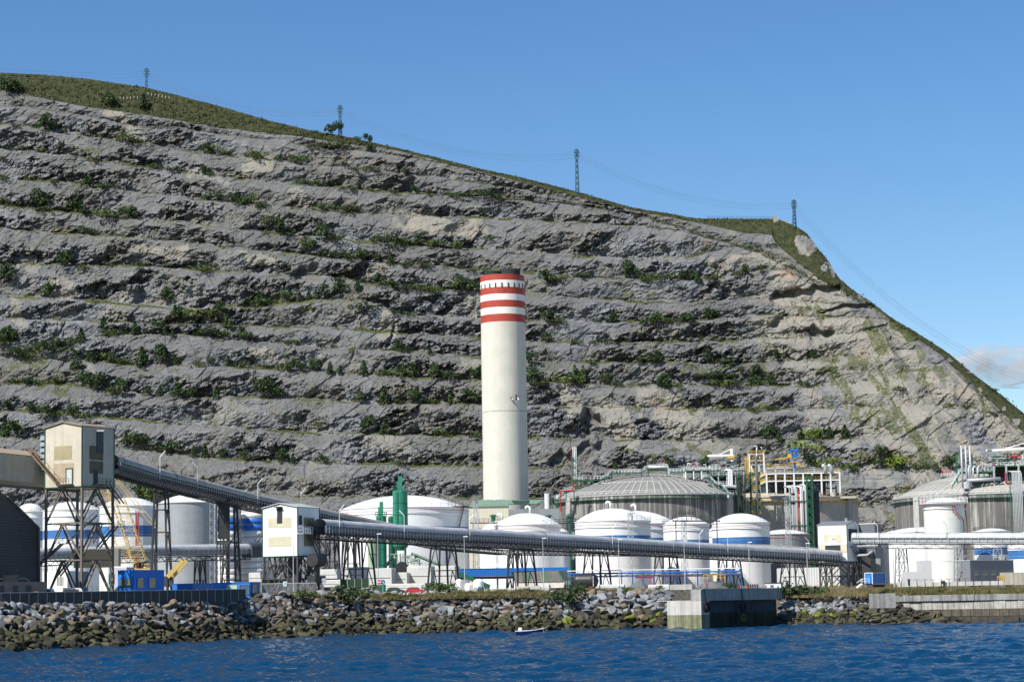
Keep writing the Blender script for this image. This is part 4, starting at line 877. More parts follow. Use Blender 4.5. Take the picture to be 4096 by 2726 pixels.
for px_, l_ in ((1405, 'behind the trestle right of the white tower'), (2062, 'behind the trestle left of the black cylinder')):
    c, t, nn = under(fA, px_, 0); trestle(px_, c.y, c.z-3.9, f'dark steel trestle {l_}', t, lv=2, wb=4.2, wt=3.0)
c, t, nn = under(fA, 645, 0); trestle(645, c.y, c.z-3.9, 'tall tapering trestle left of the grey tank under the inclined conveyor', t, 2.3, 3.9, 5)
c, t, nn = under(fA, 925, 0); trestle(925, c.y, c.z-3.9, 'tall trestle beside the black chute under the inclined conveyor', t, 2.3, 3.6, 5)
c, t, nn = under(fA, 1290, 0); trestle(1330, c.y+3, c.z-3.9, 'grey trestle just right of the white transfer tower', t, 2.3, 3.4, 4)
for px_ in (700, 820): pass
# black chute hanging below conveyor A
Y = 517; o = thing('chute', 'tall black chute hanging under the inclined conveyor', 'chute', gp(896, Y, 20)); z1, z0 = zat(896, 1995, Y)-20, zat(896, 2155, Y)-20
mb = MB(); mb.box((0, 0, (z0+z1)/2), (2.45, 2.45, z1-z0)); mb.build('casing', m_bsteel, o)
mb = MB(); mb.box((0, 0, z0-.4), (3.3, 3.0, .22)); mb.box((0, 0, z0-.9), (2.9, 2.9, .6)); mb.build('base_frame', m_steel, o)
mb = MB()
for s in (-1, 1): mb.bar((s*1.4, -1.4, z1), (s*1.4, -1.4, G0-20), .25); mb.bar((s*.9, .9, z0), (s*.9, .9, G0-20), .22)
for k in range(3): mb.bar((-1.4, -1.4, G0-20+k*3), (1.4, -1.4, G0-17+k*3), .13)
mb.build('support_frame', m_bsteel, o)
# legs of conveyors C and D
for px_, l_ in ((560, 'between the yellow crane and the tall trestle'), (800, 'in front of the grey tank')):
    c, t, nn = under(fC, px_, 0); trestle(px_, c.y, c.z-4.1, f'small trestle of the level conveyor {l_}', t, 2, 2.6, 2)
for px_, l_ in ((3610, 'right of the blue container'), (3845, 'in front of the tall white tank'), (4003, 'in front of the grey building')):
    c, t, nn = under(fD, px_, 0); trestle(px_, c.y, c.z-4.6, f'slim grey trestle {l_}', t, 3.0, 4.2, 3, m=mat('grey_painted_steel', (.22, .23, .24), .5))
# --- transfer towers
def shed(name, label, cat, px, Y, ang, w1, w2, zb, zt, rise, gable, wall, roofm, trim, base=G0, wall2=None):
    K = gp(px, Y, base); o = thing(name, label, cat, K, -rad(ang)); b, t = zb-base, zt-base
    g = MB()
    if gable == 'front':
        mb = MB(); mb.prism([(-w1, 0, b), (0, 0, b), (0, 0, t), (-w1/2, 0, t+rise), (-w1, 0, t)], (0, 0, 0), (0, w2, 0)); mb.build('wall', wall, o)
        r = MB()
        for s in (0, 1):
            x0 = 0.15 if s else -w1-.15; r.prism([(x0, 0, t-.02), (-w1/2, 0, t+rise+.03), (-w1/2, 0, t+rise+.2), (x0, 0, t+.15)], (0, -.3, 0), (0, w2+.3, 0))
        r.build('roof', roofm, o)
        g.bar((-w1, -.05, t), (-w1/2, -.05, t+rise), .22); g.bar((-w1/2, -.05, t+rise), (0, -.05, t), .22)
    else:
        mb = MB(); mb.prism([(0, 0, b), (0, w2, b), (0, w2, t), (0, w2/2, t+rise), (0, 0, t)], (-w1, 0, 0), (0, 0, 0)); mb.build('wall', wall, o)
        r = MB()
        for s in (0, 1):
            y0 = w2+.15 if s else -.15; r.prism([(0, y0, t-.02), (0, w2/2, t+rise+.03), (0, w2/2, t+rise+.2), (0, y0, t+.15)], (-w1-.3, 0, 0), (.3, 0, 0))
        r.build('roof', roofm, o)
        g.bar((.05, 0, t), (.05, w2/2, t+rise), .22); g.bar((.05, w2/2, t+rise), (.05, w2, t), .22)
    for x, y in ((-w1, -.02), (0.02, -.02), (.02, w2)): g.bar((x, y, b), (x, y, t), .2)
    g.bar((-w1, -.03, b), (0, -.03, b), .2); g.bar((.03, 0, b), (.03, w2, b), .2)
    g.build('trim', trim, o); return o, b, t
def frame_legs(o, xs, ys, H, lv, leg, br, m, zz=0.):
    P = [(x, y) for y in ys for x in xs]
    for x, y in P:
        mb = MB(); mb.bar((x, y, zz), (x, y, H), leg, leg); mb.build('leg', m, o)
    mb = MB(); Z = [zz+(H-zz)*q for q in lv]
    E_ = [((xs[i], y), (xs[i+1], y)) for y in ys for i in range(len(xs)-1)]+[((x, ys[i]), (x, ys[i+1])) for x in xs for i in range(len(ys)-1)]
    for (a, b) in E_:
        for i in range(len(Z)-1):
            m_x, m_y = (a[0]+b[0])/2, (a[1]+b[1])/2
            mb.bar((*a, Z[i+1]), (*b, Z[i+1]), br*1.1); mb.bar((*a, Z[i]), (m_x, m_y, Z[i+1]), br); mb.bar((*b, Z[i]), (m_x, m_y, Z[i+1]), br)
    mb.build('bracing', m, o)
zb, zt = zat(325, 1944, 430), zat(325, 1703, 430)
o, b, t = shed('transfer_tower', 'tall dusty cream corrugated transfer tower on braced steel legs', 'tower', 325, 430, 29.5, 9.2, 9.5, zb, zt, .9, 'front', m_tan, mat('brown_roof', (.30, .23, .17), .6, var=.2), m_trim)
mb = MB(); mb.b2((-6.9, -.04, t-6.2), (-2.5, -.005, t-3.6)); mb.build('translucent_panel', m_dsheet if 0 else mat('yellowed_panel', (.36, .31, .18), .6, corr=.34, var=.15), o)
mb = MB(); mb.b2((-7.0, -.04, b+1.0), (-2.0, -.005, b+4.6)); mb.build('stained_panel', mat('brown_stained_sheet', (.40, .33, .23), .7, corr=.34, var=.25), o)
mb = MB(); mb.b2((-3.7, -.10, b+.6), (-2.35, -.02, b+3.4)); d_ = mb.build('door', mat('pale_door', (.5, .52, .5), .5), o)
mb = MB(); mb.bar((-3.8, -.12, b+.5), (-3.8, -.12, b+3.6), .15); mb.bar((-2.25, -.12, b+.5), (-2.25, -.12, b+3.6), .15); mb.bar((-3.8, -.12, b+3.55), (-2.25, -.12, b+3.55), .15); mb.build('frame', m_steel, d_)
for z0_, z1_, m_ in ((t-6.3, t-3.6, m_dsheet), (b+2.6, b+5, m_dsheet)):
    mb = MB(); mb.b2((.005, 2.2, z0_), (.04, 6.2, z1_)); mb.build('stained_panel', m_, o)
mb = MB(); mb.b2((.01, 4.2, t-5), (.12, 6.2, t-.8)); mb.build('hatch', mat('navy_hatch', (.02, .035, .06), .5), o)
mb = MB(); mb.bar((.1, 3.9, t-.7), (1.6, 4.6, t-.7), .3, .3); mb.build('hoist_beam', m_galv, o)
mb = MB(); mb.b2((.01, 3.4, b+.5), (.08, 4.6, b+3.2)); mb.build('door', m_bsteel, o)
for i in range(6):
    mb = MB(); z_ = t-1.3-i*1.15; mb.add([(-w, 0, 0) for w in ()] or [(-11.0, .8, z_), (-9.25, .8, z_), (-9.25, .4, z_-.9), (-11.0, .4, z_-.9), (-11.0, .9, z_), (-9.25, .9, z_), (-9.25, .5, z_-.95), (-11.0, .5, z_-.95)], [(0, 3, 2, 1), (4, 5, 6, 7), (0, 1, 5, 4), (2, 3, 7, 6)]); mb.build('louvre', mat('blue_grey_louvre', (.20, .24, .29), .5), o)
mb = MB(); mb.b2((-11, .95, t-8), (-9.25, 3.4, t-.9)); mb.build('louvre_box', m_steel, o)
frame_legs(o, (-9.0, -.1), (.2, 9.3), b, (0, .35, .68, 1), .42, .26, m_rsteel)
mb = MB(); mb.rail((-4.6, -1.7, b+.5), (-.9-1.3, -1.2, b+.5), 1.1, 1.2, .07); mb.box((-3.4, -.95, b+.45), (2.8, 1.8, .12)); mb.stair((-11.4, -1.5, b+7.0), (-4.6, -1.5, b+.6), 1.0); mb.box((-12.2, -.6, b+6.95), (1.8, 1.6, .14)); mb.rail((-13, -1.4, b+7), (-11.4, -1.4, b+7), 1.1, .8, .07); mb.build('outer_stair', mat('rusty_brown_steel', (.20, .14, .09), .7), o)
mb = MB(); mb.box((.8, 4.6, b+.45), (1.6, 3.6, .14)); mb.rail((1.6, 2.9, b+.5), (1.6, 6.4, b+.5), 1.1, 1, .07); mb.stair((1.2, 6.4, b+.4), (1.2, 10.5, b-3), .9)
H = b; pz = [0, .2, .42, .62, .82]
mb.stair((-8.2, 3, 4.6), (-2.0, 3, 10.6), .9); mb.stair((-1.0, 4, 10.8), (-8.4+6, 8.3, 14.5), .9); mb.rail((-10, -.6, 5.4), (-5.6, -.6, 5.4), 1.1, 1, .06); mb.stair((-13.8, -1.0, 4.9), (-8.2, -1.0, .2), 1.0); mb.box((-14.6, -1.0, 4.85), (1.8, 1.3, .14)); mb.rail((-15.4, -1.6, 4.9), (-13.8, -1.6, 4.9), 1.1, .8, .06); mb.stair((-13.8, .6, 5.0), (-6.5, 2.0, 10.8), .9); mb.box((-5.5, 2, 10.8), (2.2, 2, .12)); mb.rail((-6.5, 1, 10.8), (-4.4, 1, 10.8), 1.1, 1, .06)
mb.stair((-5.6, 2.2, 10.9), (-1.2, 6, 16.2), .9); mb.stair((1.0, 9, 14.0), (1.0, 3.6, 9.8), .9); mb.box((1, 9.6, 14), (1.5, 2, .12)); mb.rail((1.7, 8.6, 14), (1.7, 10.6, 14), 1.1, 1, .06)
mb.build('stair', m_steel, o)
# gallery leaving to the left
a, bq = at(186, 1832, 440), at(-140, 1800, 422); dv = (bq-a); dz = dv.z; dv.z = 0; Lg = dv.length; dv.normalize(); g_ = thing('conveyor_gallery', 'dusty cream corrugated gallery entering the rusty tower from the left', 'conveyor', a, math.atan2(dv.y, dv.x), 'covered conveyors')
hh = 5.2
mb = MB(); mb.add([(-3.2, y, z) for y, z in ()] or [(x, y, (dz*x/Lg)+z) for x in (-3.0, Lg) for y, z in ((-1.7, 0), (1.7, 0), (1.7, -hh), (-1.7, -hh-.4))], [(0, 1, 2, 3), (7, 6, 5, 4), (0, 4, 5, 1), (1, 5, 6, 2), (2, 6, 7, 3), (3, 7, 4, 0)]); mb.build('wall', mat('dusty_gallery_sheet', (.54, .49, .39), .65, corr=.5, var=.12, streak=.5, c2=(.34, .27, .19)), g_)
mb = MB(); mb.add([(x, y, (dz*x/Lg)+z) for x in (-1.5, Lg) for y, z in ((-1.9, .0), (0, 1.1), (1.9, 0))], [(0, 3, 4, 1), (1, 4, 5, 2), (0, 1, 2), (5, 4, 3)]); mb.build('roof', mat('tan_ribbed_roof', (.42, .33, .23), .6, corr=.6, var=.15), g_)
mb = MB(); mb.tube([(-7.6, 1.9, -hh-1.1), (6, 1.9, -hh-1.0+dz*6/Lg), (Lg, 1.9, -hh-1.0+dz)], .28, 8); mb.build('pipe', m_rsteel, g_)
# white tower
zb, zt = zat(1192, 2222, 500), zat(1192, 2027, 500)
o, b, t = shed('transfer_tower', 'white corrugated transfer tower with green trim and two cream panels', 'tower', 1192, 500, 26.5, 9.2, 9.2, zb, zt, .95, 'front', m_wsheet, mat('pale_grey_roof', (.45, .46, .46), .5), m_trim)
for z0_, z1_ in ((b+2.2, b+4.4), (b+6.4, b+8.6)):
    mb = MB(); mb.b2((-7.7, -.05, z0_), (-1.6, -.01, z1_)); mb.build('translucent_panel', m_cream, o)
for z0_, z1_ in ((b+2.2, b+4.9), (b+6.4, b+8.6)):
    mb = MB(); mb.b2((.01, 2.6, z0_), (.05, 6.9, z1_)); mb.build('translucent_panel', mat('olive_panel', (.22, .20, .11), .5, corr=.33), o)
mb = MB(); mb.b2((-5.3, -.09, b+7.3), (-3.95, -.06, t+.0)); mb.build('slot_opening', m_bsteel, o)
mb = MB(); mb.b2((-5.7, -.9, t+.15), (-3.9, -.05, t+.3)); mb.build('canopy', m_steel, o)
mb = MB(); mb.b2((.01, .5, b+6.9), (.07, 1.8, b+9)); mb.build('door', m_bsteel, o)
mb = MB(); mb.box((.8, 1.9, b+4.9), (1.6, 3.8, .14)); mb.rail((1.55, 0, b+4.95), (1.55, 3.8, b+4.95), 1.5, .9, .09); mb.rail((0, -.1, b+4.95), (1.55, -.1, b+4.95), 1.5, .8, .09); mb.build('balcony', m_galv, o)
mb = MB(); mb.stair((.9, 3.9, b+7.2), (.9, 9.0, b+2.0), .9); mb.stair((.9, 3.6, b+4.9), (.9, 8.6, b-.5), .9); mb.stair((.9, 9, b+.2), (.9, 5, b-4.2), .9); mb.build('stair', m_steel, o)
frame_legs(o, (-8.9, -.15), (.15, 4.6, 9.05), b, (0, .45, 1), .38, .2, m_steel)
mb = MB(); mb.box((-3.6, 4.5, b-4.8), (2.2, 2.2, 9.0)); mb.build('chute', m_bsteel, o)
mb = MB(); mb.tube([(2.5, 2, b-.9), (2.5, 6, b-.9)], 1.5, 16); mb.box((2.4, 4, b-5.2), (2, 4.5, 1.6)); mb.build('drum', m_bsteel, o)
# right tower
zb, zt = zat(3395, 2245, 680), zat(3395, 2097, 680)
o, b, t = shed('transfer_tower', 'white and grey transfer tower at the right end of the long conveyor', 'tower', 3395, 680, 32, 9.6, 9.0, zb, zt, 1.15, 'side', m_wsheet, mat('slate_roof_sheet', (.17, .18, .19), .5), m_trim)
mb = MB(); mb.b2((-7.6, -.05, t-5.3), (-1.7, -.01, t-2.7)); mb.build('translucent_panel', m_cream, o)
mb = MB(); mb.b2((-2.2, -.05, b+2.7), (-.1, -.01, b+5.3)); mb.build('translucent_panel', m_cream, o); mb = MB(); mb.b2((-9.4, -.05, b+2.7), (-7.2, -.01, b+5.3)); mb.build('translucent_panel', m_cream, o)
mb = MB(); mb.b2((-7.2, -.08, b+.1), (-2.2, -.02, b+5.1)); mb.build('opening', m_bsteel, o)
mb = MB(); mb.b2((-5.9, -.13, b+5.5), (-3.8, -.06, b+7.3)); sg = mb.build('sign', m_white, o)
# the words on the sign
tx = bpy.data.curves.new('letters', 'FONT'); tx.body = 'PHB'; tx.size = .55; tx.shear = .25; tx.extrude = .015; tx.offset = .012
to = bpy.data.objects.new('tmp', tx); col.objects.link(to); bpy.context.view_layer.update()
tm = bpy.data.meshes.new_from_object(to.evaluated_get(bpy.context.evaluated_depsgraph_get())); bpy.data.objects.remove(to); tm.materials.clear(); tm.materials.append(mat('navy_letters', (.01, .02, .12), .5))
lo = bpy.data.objects.new('lettering', tm); col.objects.link(lo); lo.parent = sg; lo.location = (-4.95, -.15, b+6.7); lo.rotation_euler = (rad(90), 0, 0)
mb = MB(); mb.prism([(-5.65, 0, b+6.85), (-5.25, 0, b+7.0), (-5.3, 0, b+6.8), (-5.6, 0, b+6.7)], (0, -.16, 0), (0, -.135, 0)); mb.prism([(-5.4, 0, b+6.75), (-5.1, 0, b+6.85), (-5.25, 0, b+6.55)], (0, -.16, 0), (0, -.135, 0)); mb.build('emblem', mat('blue_letters', (.02, .10, .40), .5), sg)
mb = MB(); mb.b2((.0, 9.0, b+1), (5.2, 14, t+.3)); mb.build('rear_block', mat('dark_grey_sheet', (.13, .145, .16), .6, corr=.33), o)
mb = MB(); mb.b2((-.2, 8.9, t+.31), (5.4, 14.2, t+.5)); mb.build('roof', m_white, o)
mb = MB(); mb.b2((.01, 1.2, t-4.9), (.06, 7.6, t-1.2)); mb.build('opening', m_bsteel, o)
mb = MB(); mb.tube([(-2, 4.5, t+1), (-2, 4.5, t+2)], .35, 10); mb.tube([(-2, 4.5, t+1.9), (-2, 4.5, t+2.1)], .55, 10); mb.build('roof_vent', m_galv, o)
frame_legs(o, (-9.3, -.1), (.15, 4.5, 8.8), b, (0, .5, 1), .42, .24, m_steel)
mb = MB(); mb.stair((1, 1, b+5), (1, 8, b-.2), .9); mb.stair((.9, 8, b-.5), (.9, 2, b-4.5), .9); mb.stair((.9, 2, 3.2), (.9, 8, 0), .9); mb.build('stair', m_steel, o)
mb = MB(); mb.b2((1.5, 6, b-7), (4.8, 10, b+3)); mb.build('chute', m_bsteel, o)
for z_, l_ in ((b+4.6, 8), (b+1.9, 6)):
    mb = MB(); mb.tube([(.5, 5, z_), (l_, 1, z_), (l_+1.6, .8, z_+(.0 if l_ == 8 else 1.0))], .35, 10); mb.build('duct', m_galv, o)
# ================= TANKS, CHIMNEY, PROCESS PLANT =================
m_tank = mat('white_tank_paint', (.76, .76, .74), .45, var=.05, vs=.12, grime=.10, c2=(.55, .54, .50)); m_band = mat('blue_tank_band', (.035, .14, .36), .5, var=.12, vs=.3)
m_gtank = mat('grey_tank_cladding', (.30, .32, .335), .5, var=.12, vs=.25, streak=.3, c2=(.22, .235, .25)); m_pinkpipe = mat('faded_red_pipe', (.42, .10, .10), .5)
def tank(px0, px1, rim, apex, Y, label, shell=None, roof=None, band=None, rail=True, girder=True, vent=None, redring=True, stair=None, ribs=0, post=None, base=G0, name='storage_tank'):
    cx = (px0+px1)/2; R = (px1-px0)/2/F0*Y; zr = zat(cx, rim, Y-R); c = gp(cx, Y, base); o = thing(name, label, 'tank', c, 0, 'storage tanks'); H = zr-base; za = zat(cx, apex, Y)-base; D_ = za-H
    shell = shell or m_tank; roof = roof or m_tank; post = post or m_steel
    mb = MB(); k_ = int(H/2.6); pr = []
    for i in range(k_+1): z = H*i/k_; pr += [(R, z)]
    mb.lathe(pr, n=72); mb.build('shell', shell, o, smooth=True)
    mb = MB()
    for i in range(1, k_): mb.lathe([(R+.012, H*i/k_-.03), (R+.03, H*i/k_), (R+.012, H*i/k_+.03)], n=72)
    for a in range(24): t = a*math.pi/12+.1; mb.bar((math.cos(t)*R, math.sin(t)*R, 0), (math.cos(t)*R, math.sin(t)*R, H), .03, .03)
    mb.build('weld_seams', shell, o)
    mb = MB(); Rs = (R*R+D_*D_)/(2*D_); mb.lathe([(R*(1-i/10), math.sqrt(max(0, Rs*Rs-(R*(1-i/10))**2))-(Rs-D_)+H) for i in range(11)], n=72); mb.build('roof', roof, o, smooth=True)
    mb = MB(); mb.lathe([(R, H-.12), (R+.28, H-.1), (R+.28, H+.08), (R-.2, H+.1)], n=72); mb.build('roof_kerb', shell if shell is m_tank else m_galv, o)
    if band:
        z0, z1 = [zat(cx, b, Y-R)-base for b in band[::-1]]; mb = MB(); mb.lathe([(R+.004, z0), (R+.02, z0), (R+.02, z1), (R+.004, z1)], n=72); mb.build('painted_band', m_band, o, smooth=False)
    if girder: mb = MB(); mb.lathe([(R, H-2.1), (R+.32, H-2.05), (R+.32, H-1.95), (R, H-1.9)], n=72); mb.build('wind_girder', m_tank, o)
    if redring:
        mb = MB(); mb.tube([(math.cos(t)*(R+.35), math.sin(t)*(R+.35), H-1.0) for t in np.linspace(0, 2*math.pi, 49)], .07, 5, cap=False); mb.build('spray_pipe', m_pinkpipe, o)
    if rail: mb = MB(); mb.ring((0, 0), R+.15, H+.1, 1.25, 40, .06); mb.build('handrail', post, o)
    if vent is not None:
        mb = MB(); v = Vector((vent*R, -.1*R, za-.3)); mb.tube([v, v+Vector((0, 0, 1.6)), v+Vector((-.3, 0, 2.2)), v+Vector((-.9, 0, 2.35)), v+Vector((-1.4, 0, 2.0)), v+Vector((-1.5, 0, 1.4))], .38, 10); mb.build('gooseneck_vent', m_white, o, smooth=True)
        mb = MB(); mb.rail(v+Vector((-2, -1.2, -.1)), v+Vector((2.5, -1.2, -.1)), 1.2, 1, .07); mb.build('vent_rail', m_steel, o)
    if ribs:
        mb = MB()
        for i in range(ribs): t = 2*math.pi*i/ribs; mb.bar((math.cos(t)*R, math.sin(t)*R, H+.1), (math.cos(t)*.3, math.sin(t)*.3, za), .14, .12)
        mb.build('roof_rib', shell, o)
    if stair:
        a0, a1 = [rad(v) for v in stair]; n = 14; mb = MB(); P = [Vector((math.cos(a0+(a1-a0)*i/n)*(R+.7), math.sin(a0+(a1-a0)*i/n)*(R+.7), H*(1-i/n))) for i in range(n+1)]
        for i in range(n):
            mb.bar(P[i], P[i+1], .1, .3); mb.bar(P[i]+Vector((0, 0, 1.1)), P[i+1]+Vector((0, 0, 1.1)), .07); mb.bar(P[i], P[i]+Vector((0, 0, 1.1)), .06)
            for q in (0, .33, .66): c_ = P[i].lerp(P[i+1], q); d_ = Vector((c_.x, c_.y, 0)).normalized(); mb.bar(c_-d_*.5, c_+d_*.4, .3, .05)
        mb.build('spiral_stair', m_steel, o)
    o['_r'] = R; return o, R, H, za
tank(60, 176, 2044, 2012, 760, 'white banded tank farthest left beside the dark building', band=(2122, 2160), redring=False)
tank(172, 402, 2036, 2005, 700, 'white blue-banded tank seen through the rusty tower legs', band=(2117, 2153), girder=True, redring=False)
tank(400, 634, 2020, 1989, 660, 'white tank with red vertical pipes behind the yellow crane', band=(2100, 2144), redring=False)
o = bpy.data.objects['storage_tank.002']; R = o['_r']
mb = MB()
for dx in (0, .8): mb.tube([(R*.38+dx, -R*.94, 0), (R*.38+dx, -R*.94, 26)], .16, 6)
mb.build('red_pipe', m_red, o)
o, R, H, za = tank(633, 872, 2007, 1977, 640, 'tall grey clad tank with white roof left of the black chute', shell=m_gtank, redring=False, girder=False)
mb = MB(); mb.lathe([(R+.01, H*.52), (R+.3, H*.525), (R+.3, H*.54), (R+.01, H*.545)], n=72); mb.build('wind_girder', m_white, o)
mb = MB(); mb.lattice((R*.9, -R*.62, 0), (R*.9, -R*.62, H), 1.3, 1.3, 22, .1, .06); mb.build('ladder_cage', m_galv, o)
for i, (p0, p1, l_) in enumerate(((868, 962, 'left'), (962, 1075, 'right'))):
    cx = (p0+p1)/2; Y = 600+i*6; R = (p1-p0)/2/F0*Y; o = thing('ribbed_tank', f'{l_} one of two ribbed white cylinders with blue band behind the white tower', 'tank', gp(cx, Y, G0), 0, 'ribbed white cylinders'); H = zat(cx, 2024, Y)-G0; n = 15
    for k in range(n):
        z0, z1 = H*k/n, H*(k+1)/n; blue = zat(cx, 2118, Y)-G0 < (z0+z1)/2 < zat(cx, 2078, Y)-G0
        mb = MB(); mb.lathe([(R*.93, z0+.1), (R*1.0, z0+.45), (R*1.02, (z0+z1)/2), (R*1.0, z1-.35), (R*.93, z1-.05)], n=40); mb.build('ring_band', mat('vivid_blue_band', (.02, .13, .50), .4) if blue else m_tank, o, smooth=True)
    mb = MB(); mb.lathe([(R*.94, 0), (R*.94, H), (0, H+.6)], n=40); mb.build('core', mat('grey_shell', (.35, .36, .38), .6), o)
    mb = MB(); mb.lattice((R*.95, -R*.8, 0), (R*.95, -R*.8, H+1), 1.2, 1.2, 22, .1, .06); mb.stair((-R*.6, -R-1.2, H*.42), (R*.8, -R-1.2, H*.7)); mb.build('ladder', m_steel, o)
o, R, H, za = tank(1364, 1878, 2026, 1980, 770, 'largest white domed tank behind the green silos with diagonal stair', vent=None, stair=(-25, -62), band=(2104, 2125))
mb = MB()
for i in range(10): mb.bar((R*.93, -R*.42, H+.1), (R*.93+1.2, -R*.42, H+.1), .1)
mb.b2((R*.72, -R*.6, H), (R*1.02, -R*.3, H+.4)); mb.rail((R*.7, -R*.62, H+.4), (R*1.03, -R*.62, H+.4), 1.3, 1.2, .09); mb.rail((R*.7, -R*.5, H+1.8), (R*1.03, -R*.5, H+1.8), 1.3, 1.2, .09); mb.build('stair_landing', m_bsteel, o)
tank(1922, 2104, 2122, 2078, 760, 'small white domed tank peeping out left of the wide domed tank', vent=0.0)
tank(1980, 2246, 2096, 2051, 700, 'white domed tank with goose-neck vent right of the chimney base', vent=.1)
tank(2180, 2280, 2126, 2108, 770, 'small pale tank squeezed between two white domed tanks', redring=False)
tank(2384, 2715, 2092, 2042, 745, 'white domed tank half hidden behind the banded one', vent=.0, band=(2150, 2190))
tank(2306, 2608, 2080, 2032, 700, 'white blue-banded dome tank left of the lattice mast with curved vent', vent=-.05, band=(2139, 2174))
o, R, H, za = tank(2660, 2842, 2094, 2064, 722, 'narrower white banded tank with instrument frame on its dome', band=(2157, 2190))
mb = MB(); mb.rail((-3, -2, za), (3, -2, za), 1.3, 1, .08); mb.b2((-2.5, -2, za+.9), (2.5, 0, za+1.1)); mb.bar((0, -1, za), (0, -1, za+6), .08); mb.rail((-3, 0, za+1.2), (3, 0, za+1.2), 1.0, 1, .08); mb.build('instrument_frame', m_bsteel, o)
tank(2838, 2920, 2118, 2105, 760, 'small white tank showing between two banded tanks', redring=False)
tank(2856, 3085, 2087, 2052, 745, 'white tank with wide blue band left of the grey cone-roofed tank', band=(2146, 2178))
tank(3040, 3243, 2134, 2116, 770, 'low grey tank with white ribbed cone roof left of the right tower', shell=mat('dark_grey_tank', (.22, .225, .23), .5, var=.15, streak=.3), ribs=20, girder=False)
tank(3468, 3560, 2170, 2160, 700, 'plain grey silo behind the blue container', shell=m_gtank, girder=False, redring=False, rail=False)
o, R, H, za = tank(3540, 3866, 2124, 2106, 745, 'broad white tank behind the tall narrow tank', stair=(-110, -60), redring=False)
mb = MB(); mb.ring((0, 0), R, 1, 1, 40, .05); 
o, R, H, za = tank(3708, 3868, 2006, 1990, 700, 'tall narrow white tank with spiral stair and red pipes', shell=mat('cream_tank', (.66, .66, .61), .5, var=.05), post=m_white, stair=(20, -75), redring=True)
mb = MB()
for dx, z_ in ((0, H-4.5), (.7, H-4.0)):
    mb.tube([(R*.25+dx, -R*.97, H-1.2), (R*.25+dx, -R*.99, H-3), (R*.55+dx, -R*.85, z_-.5), (R*.85, -R*.56, z_-1.4), (R*.86, -R*.54, 0)], .13, 6)
mb.tube([(-R-.5, -1, H-1.5), (-R-.5, -1, H+2)], .12, 6); mb.tube([(R+.5, -1, H-1.5), (R+.5, -1, H+2), (R-.8, -1, H+2)], .12, 6); mb.build('red_pipe', m_pinkpipe, o)
mb = MB(); mb.lathe([(R, H-.5), (R+1.1, H-.3), (R+1.1, H-.15), (R, H-.1)], n=48); mb.build('walkway', m_white, o)
mb = MB(); mb.ring((0, 0), R+1.05, H-.1, 1.8, 30, .09); mb.build('guard_rail', m_white, o)
tank(3905, 4045, 2122, 2111, 720, 'low white tank with blue band left of the far right quay wall', band=(2188, 2216), redring=False)
tank(4040, 4290, 2140, 2120, 690, 'white tank with blue band at the right photo edge', band=(2196, 2232), redring=False)
for ob in list(col.objects):
    if '_r' in ob: del ob['_r']
# --- lattice masts between tanks
for px_, y0, Y, l_ in ((2528, 2052, 682, 'left of the half hidden tank'), (2742, 2080, 706, 'in front of the narrower banded tank'), (1908, 1992, 690, 'beside the stair of the largest tank'), (3160, 1990, 740, 'behind the grey cone-roofed tank')):
    p = gp(px_, Y, G0); z = zat(px_, y0, Y)-G0; o = thing('lattice_mast', f'thin steel lattice mast {l_}', 'mast', p, .4, 'lattice masts'); mb = MB(); mb.lattice((0, 0, 0), (0, 0, z), 1.7, 1.1, 18, .12, .07); mb.build('lattice', m_galv, o)
    mb = MB(); mb.box((0, 0, z), (2.2, 2.2, .12)); mb.rail((-1.1, -1.1, z), (1.1, -1.1, z), 1.1, .7, .06); mb.build('head_platform', m_galv, o)
    if px_ == 3160:
        for k in range(4):
            mb = MB(); mb.box((1.8+.5*(k % 2), -.3, z+1.2-(k//2)*3), (.8, .5, .7)); mb.build('floodlight', m_bsteel, o)
# --- footbridges between the tank roofs
for p0, p1, py_, Y, l_ in ((1880, 2010, 2090, 745, 'left of the vented dome'), (2218, 2330, 2093, 725, 'right of the vented dome'), (2690, 2880, 2082, 700, 'between the dome with the frame and the wide-banded tank')):
    a, b = at(p0, py_, Y), at(p1, py_+(0 if p0 != 2218 else -3), Y); o = thing('footbridge', f'dark steel footbridge {l_}', 'footbridge', a); mb = MB(); b = b-a; mb.bar((0, 0, 0), b, 1.4, .35); mb.build('deck', m_bsteel, o)
    mb = MB(); mb.rail((0, -.7, .1), b+Vector((0, -.7, .1)), 1.3, 1.4, .08); mb.rail((0, .7, .1), b+Vector((0, .7, .1)), 1.3, 1.4, .08); mb.build('railing', m_bsteel, o)
    mb = MB(); mb.bar((1, 0, 0), (1, 0, G0-a.z), .3); mb.bar(b-Vector((1, 0, 0)), (b.x-1, b.y, G0-a.z), .3); mb.build('leg', m_bsteel, o)
# --- chimney
Y = 915; zc0, zc1 = G0, zat(2012, 1094, Y); H = zc1-zc0; R0 = s2m(91, Y); R1 = s2m(89.3, Y); c = gp(2031, Y, G0)
ch = thing('chimney', 'giant concrete chimney with red and white bands near its top', 'chimney', c)
m_ch = mat('chimney_concrete', (.58, .555, .485), .8, var=.10, vs=.15, streak=.22, c2=(.40, .375, .32)); m_cr = mat('weathered_red_paint', (.36, .045, .030), .6, var=.25, vs=.4, streak=.25, c2=(.42, .10, .035)); m_cw = mat('weathered_white_paint', (.80, .79, .76), .55, var=.05, streak=.35, c2=(.60, .50, .30))
YS = [1094, 1117, 1149, 1172, 1200, 1226, 1258, 1286]; ysr = [1094, 1118, 1146, 1173, 1198, 1226, 1253, 1284]
zf = lambda py: zat(2012+18*(py-1094)/900, py, Y-R1)-G0
def Rz(z): return R0+(R1-R0)*z/H
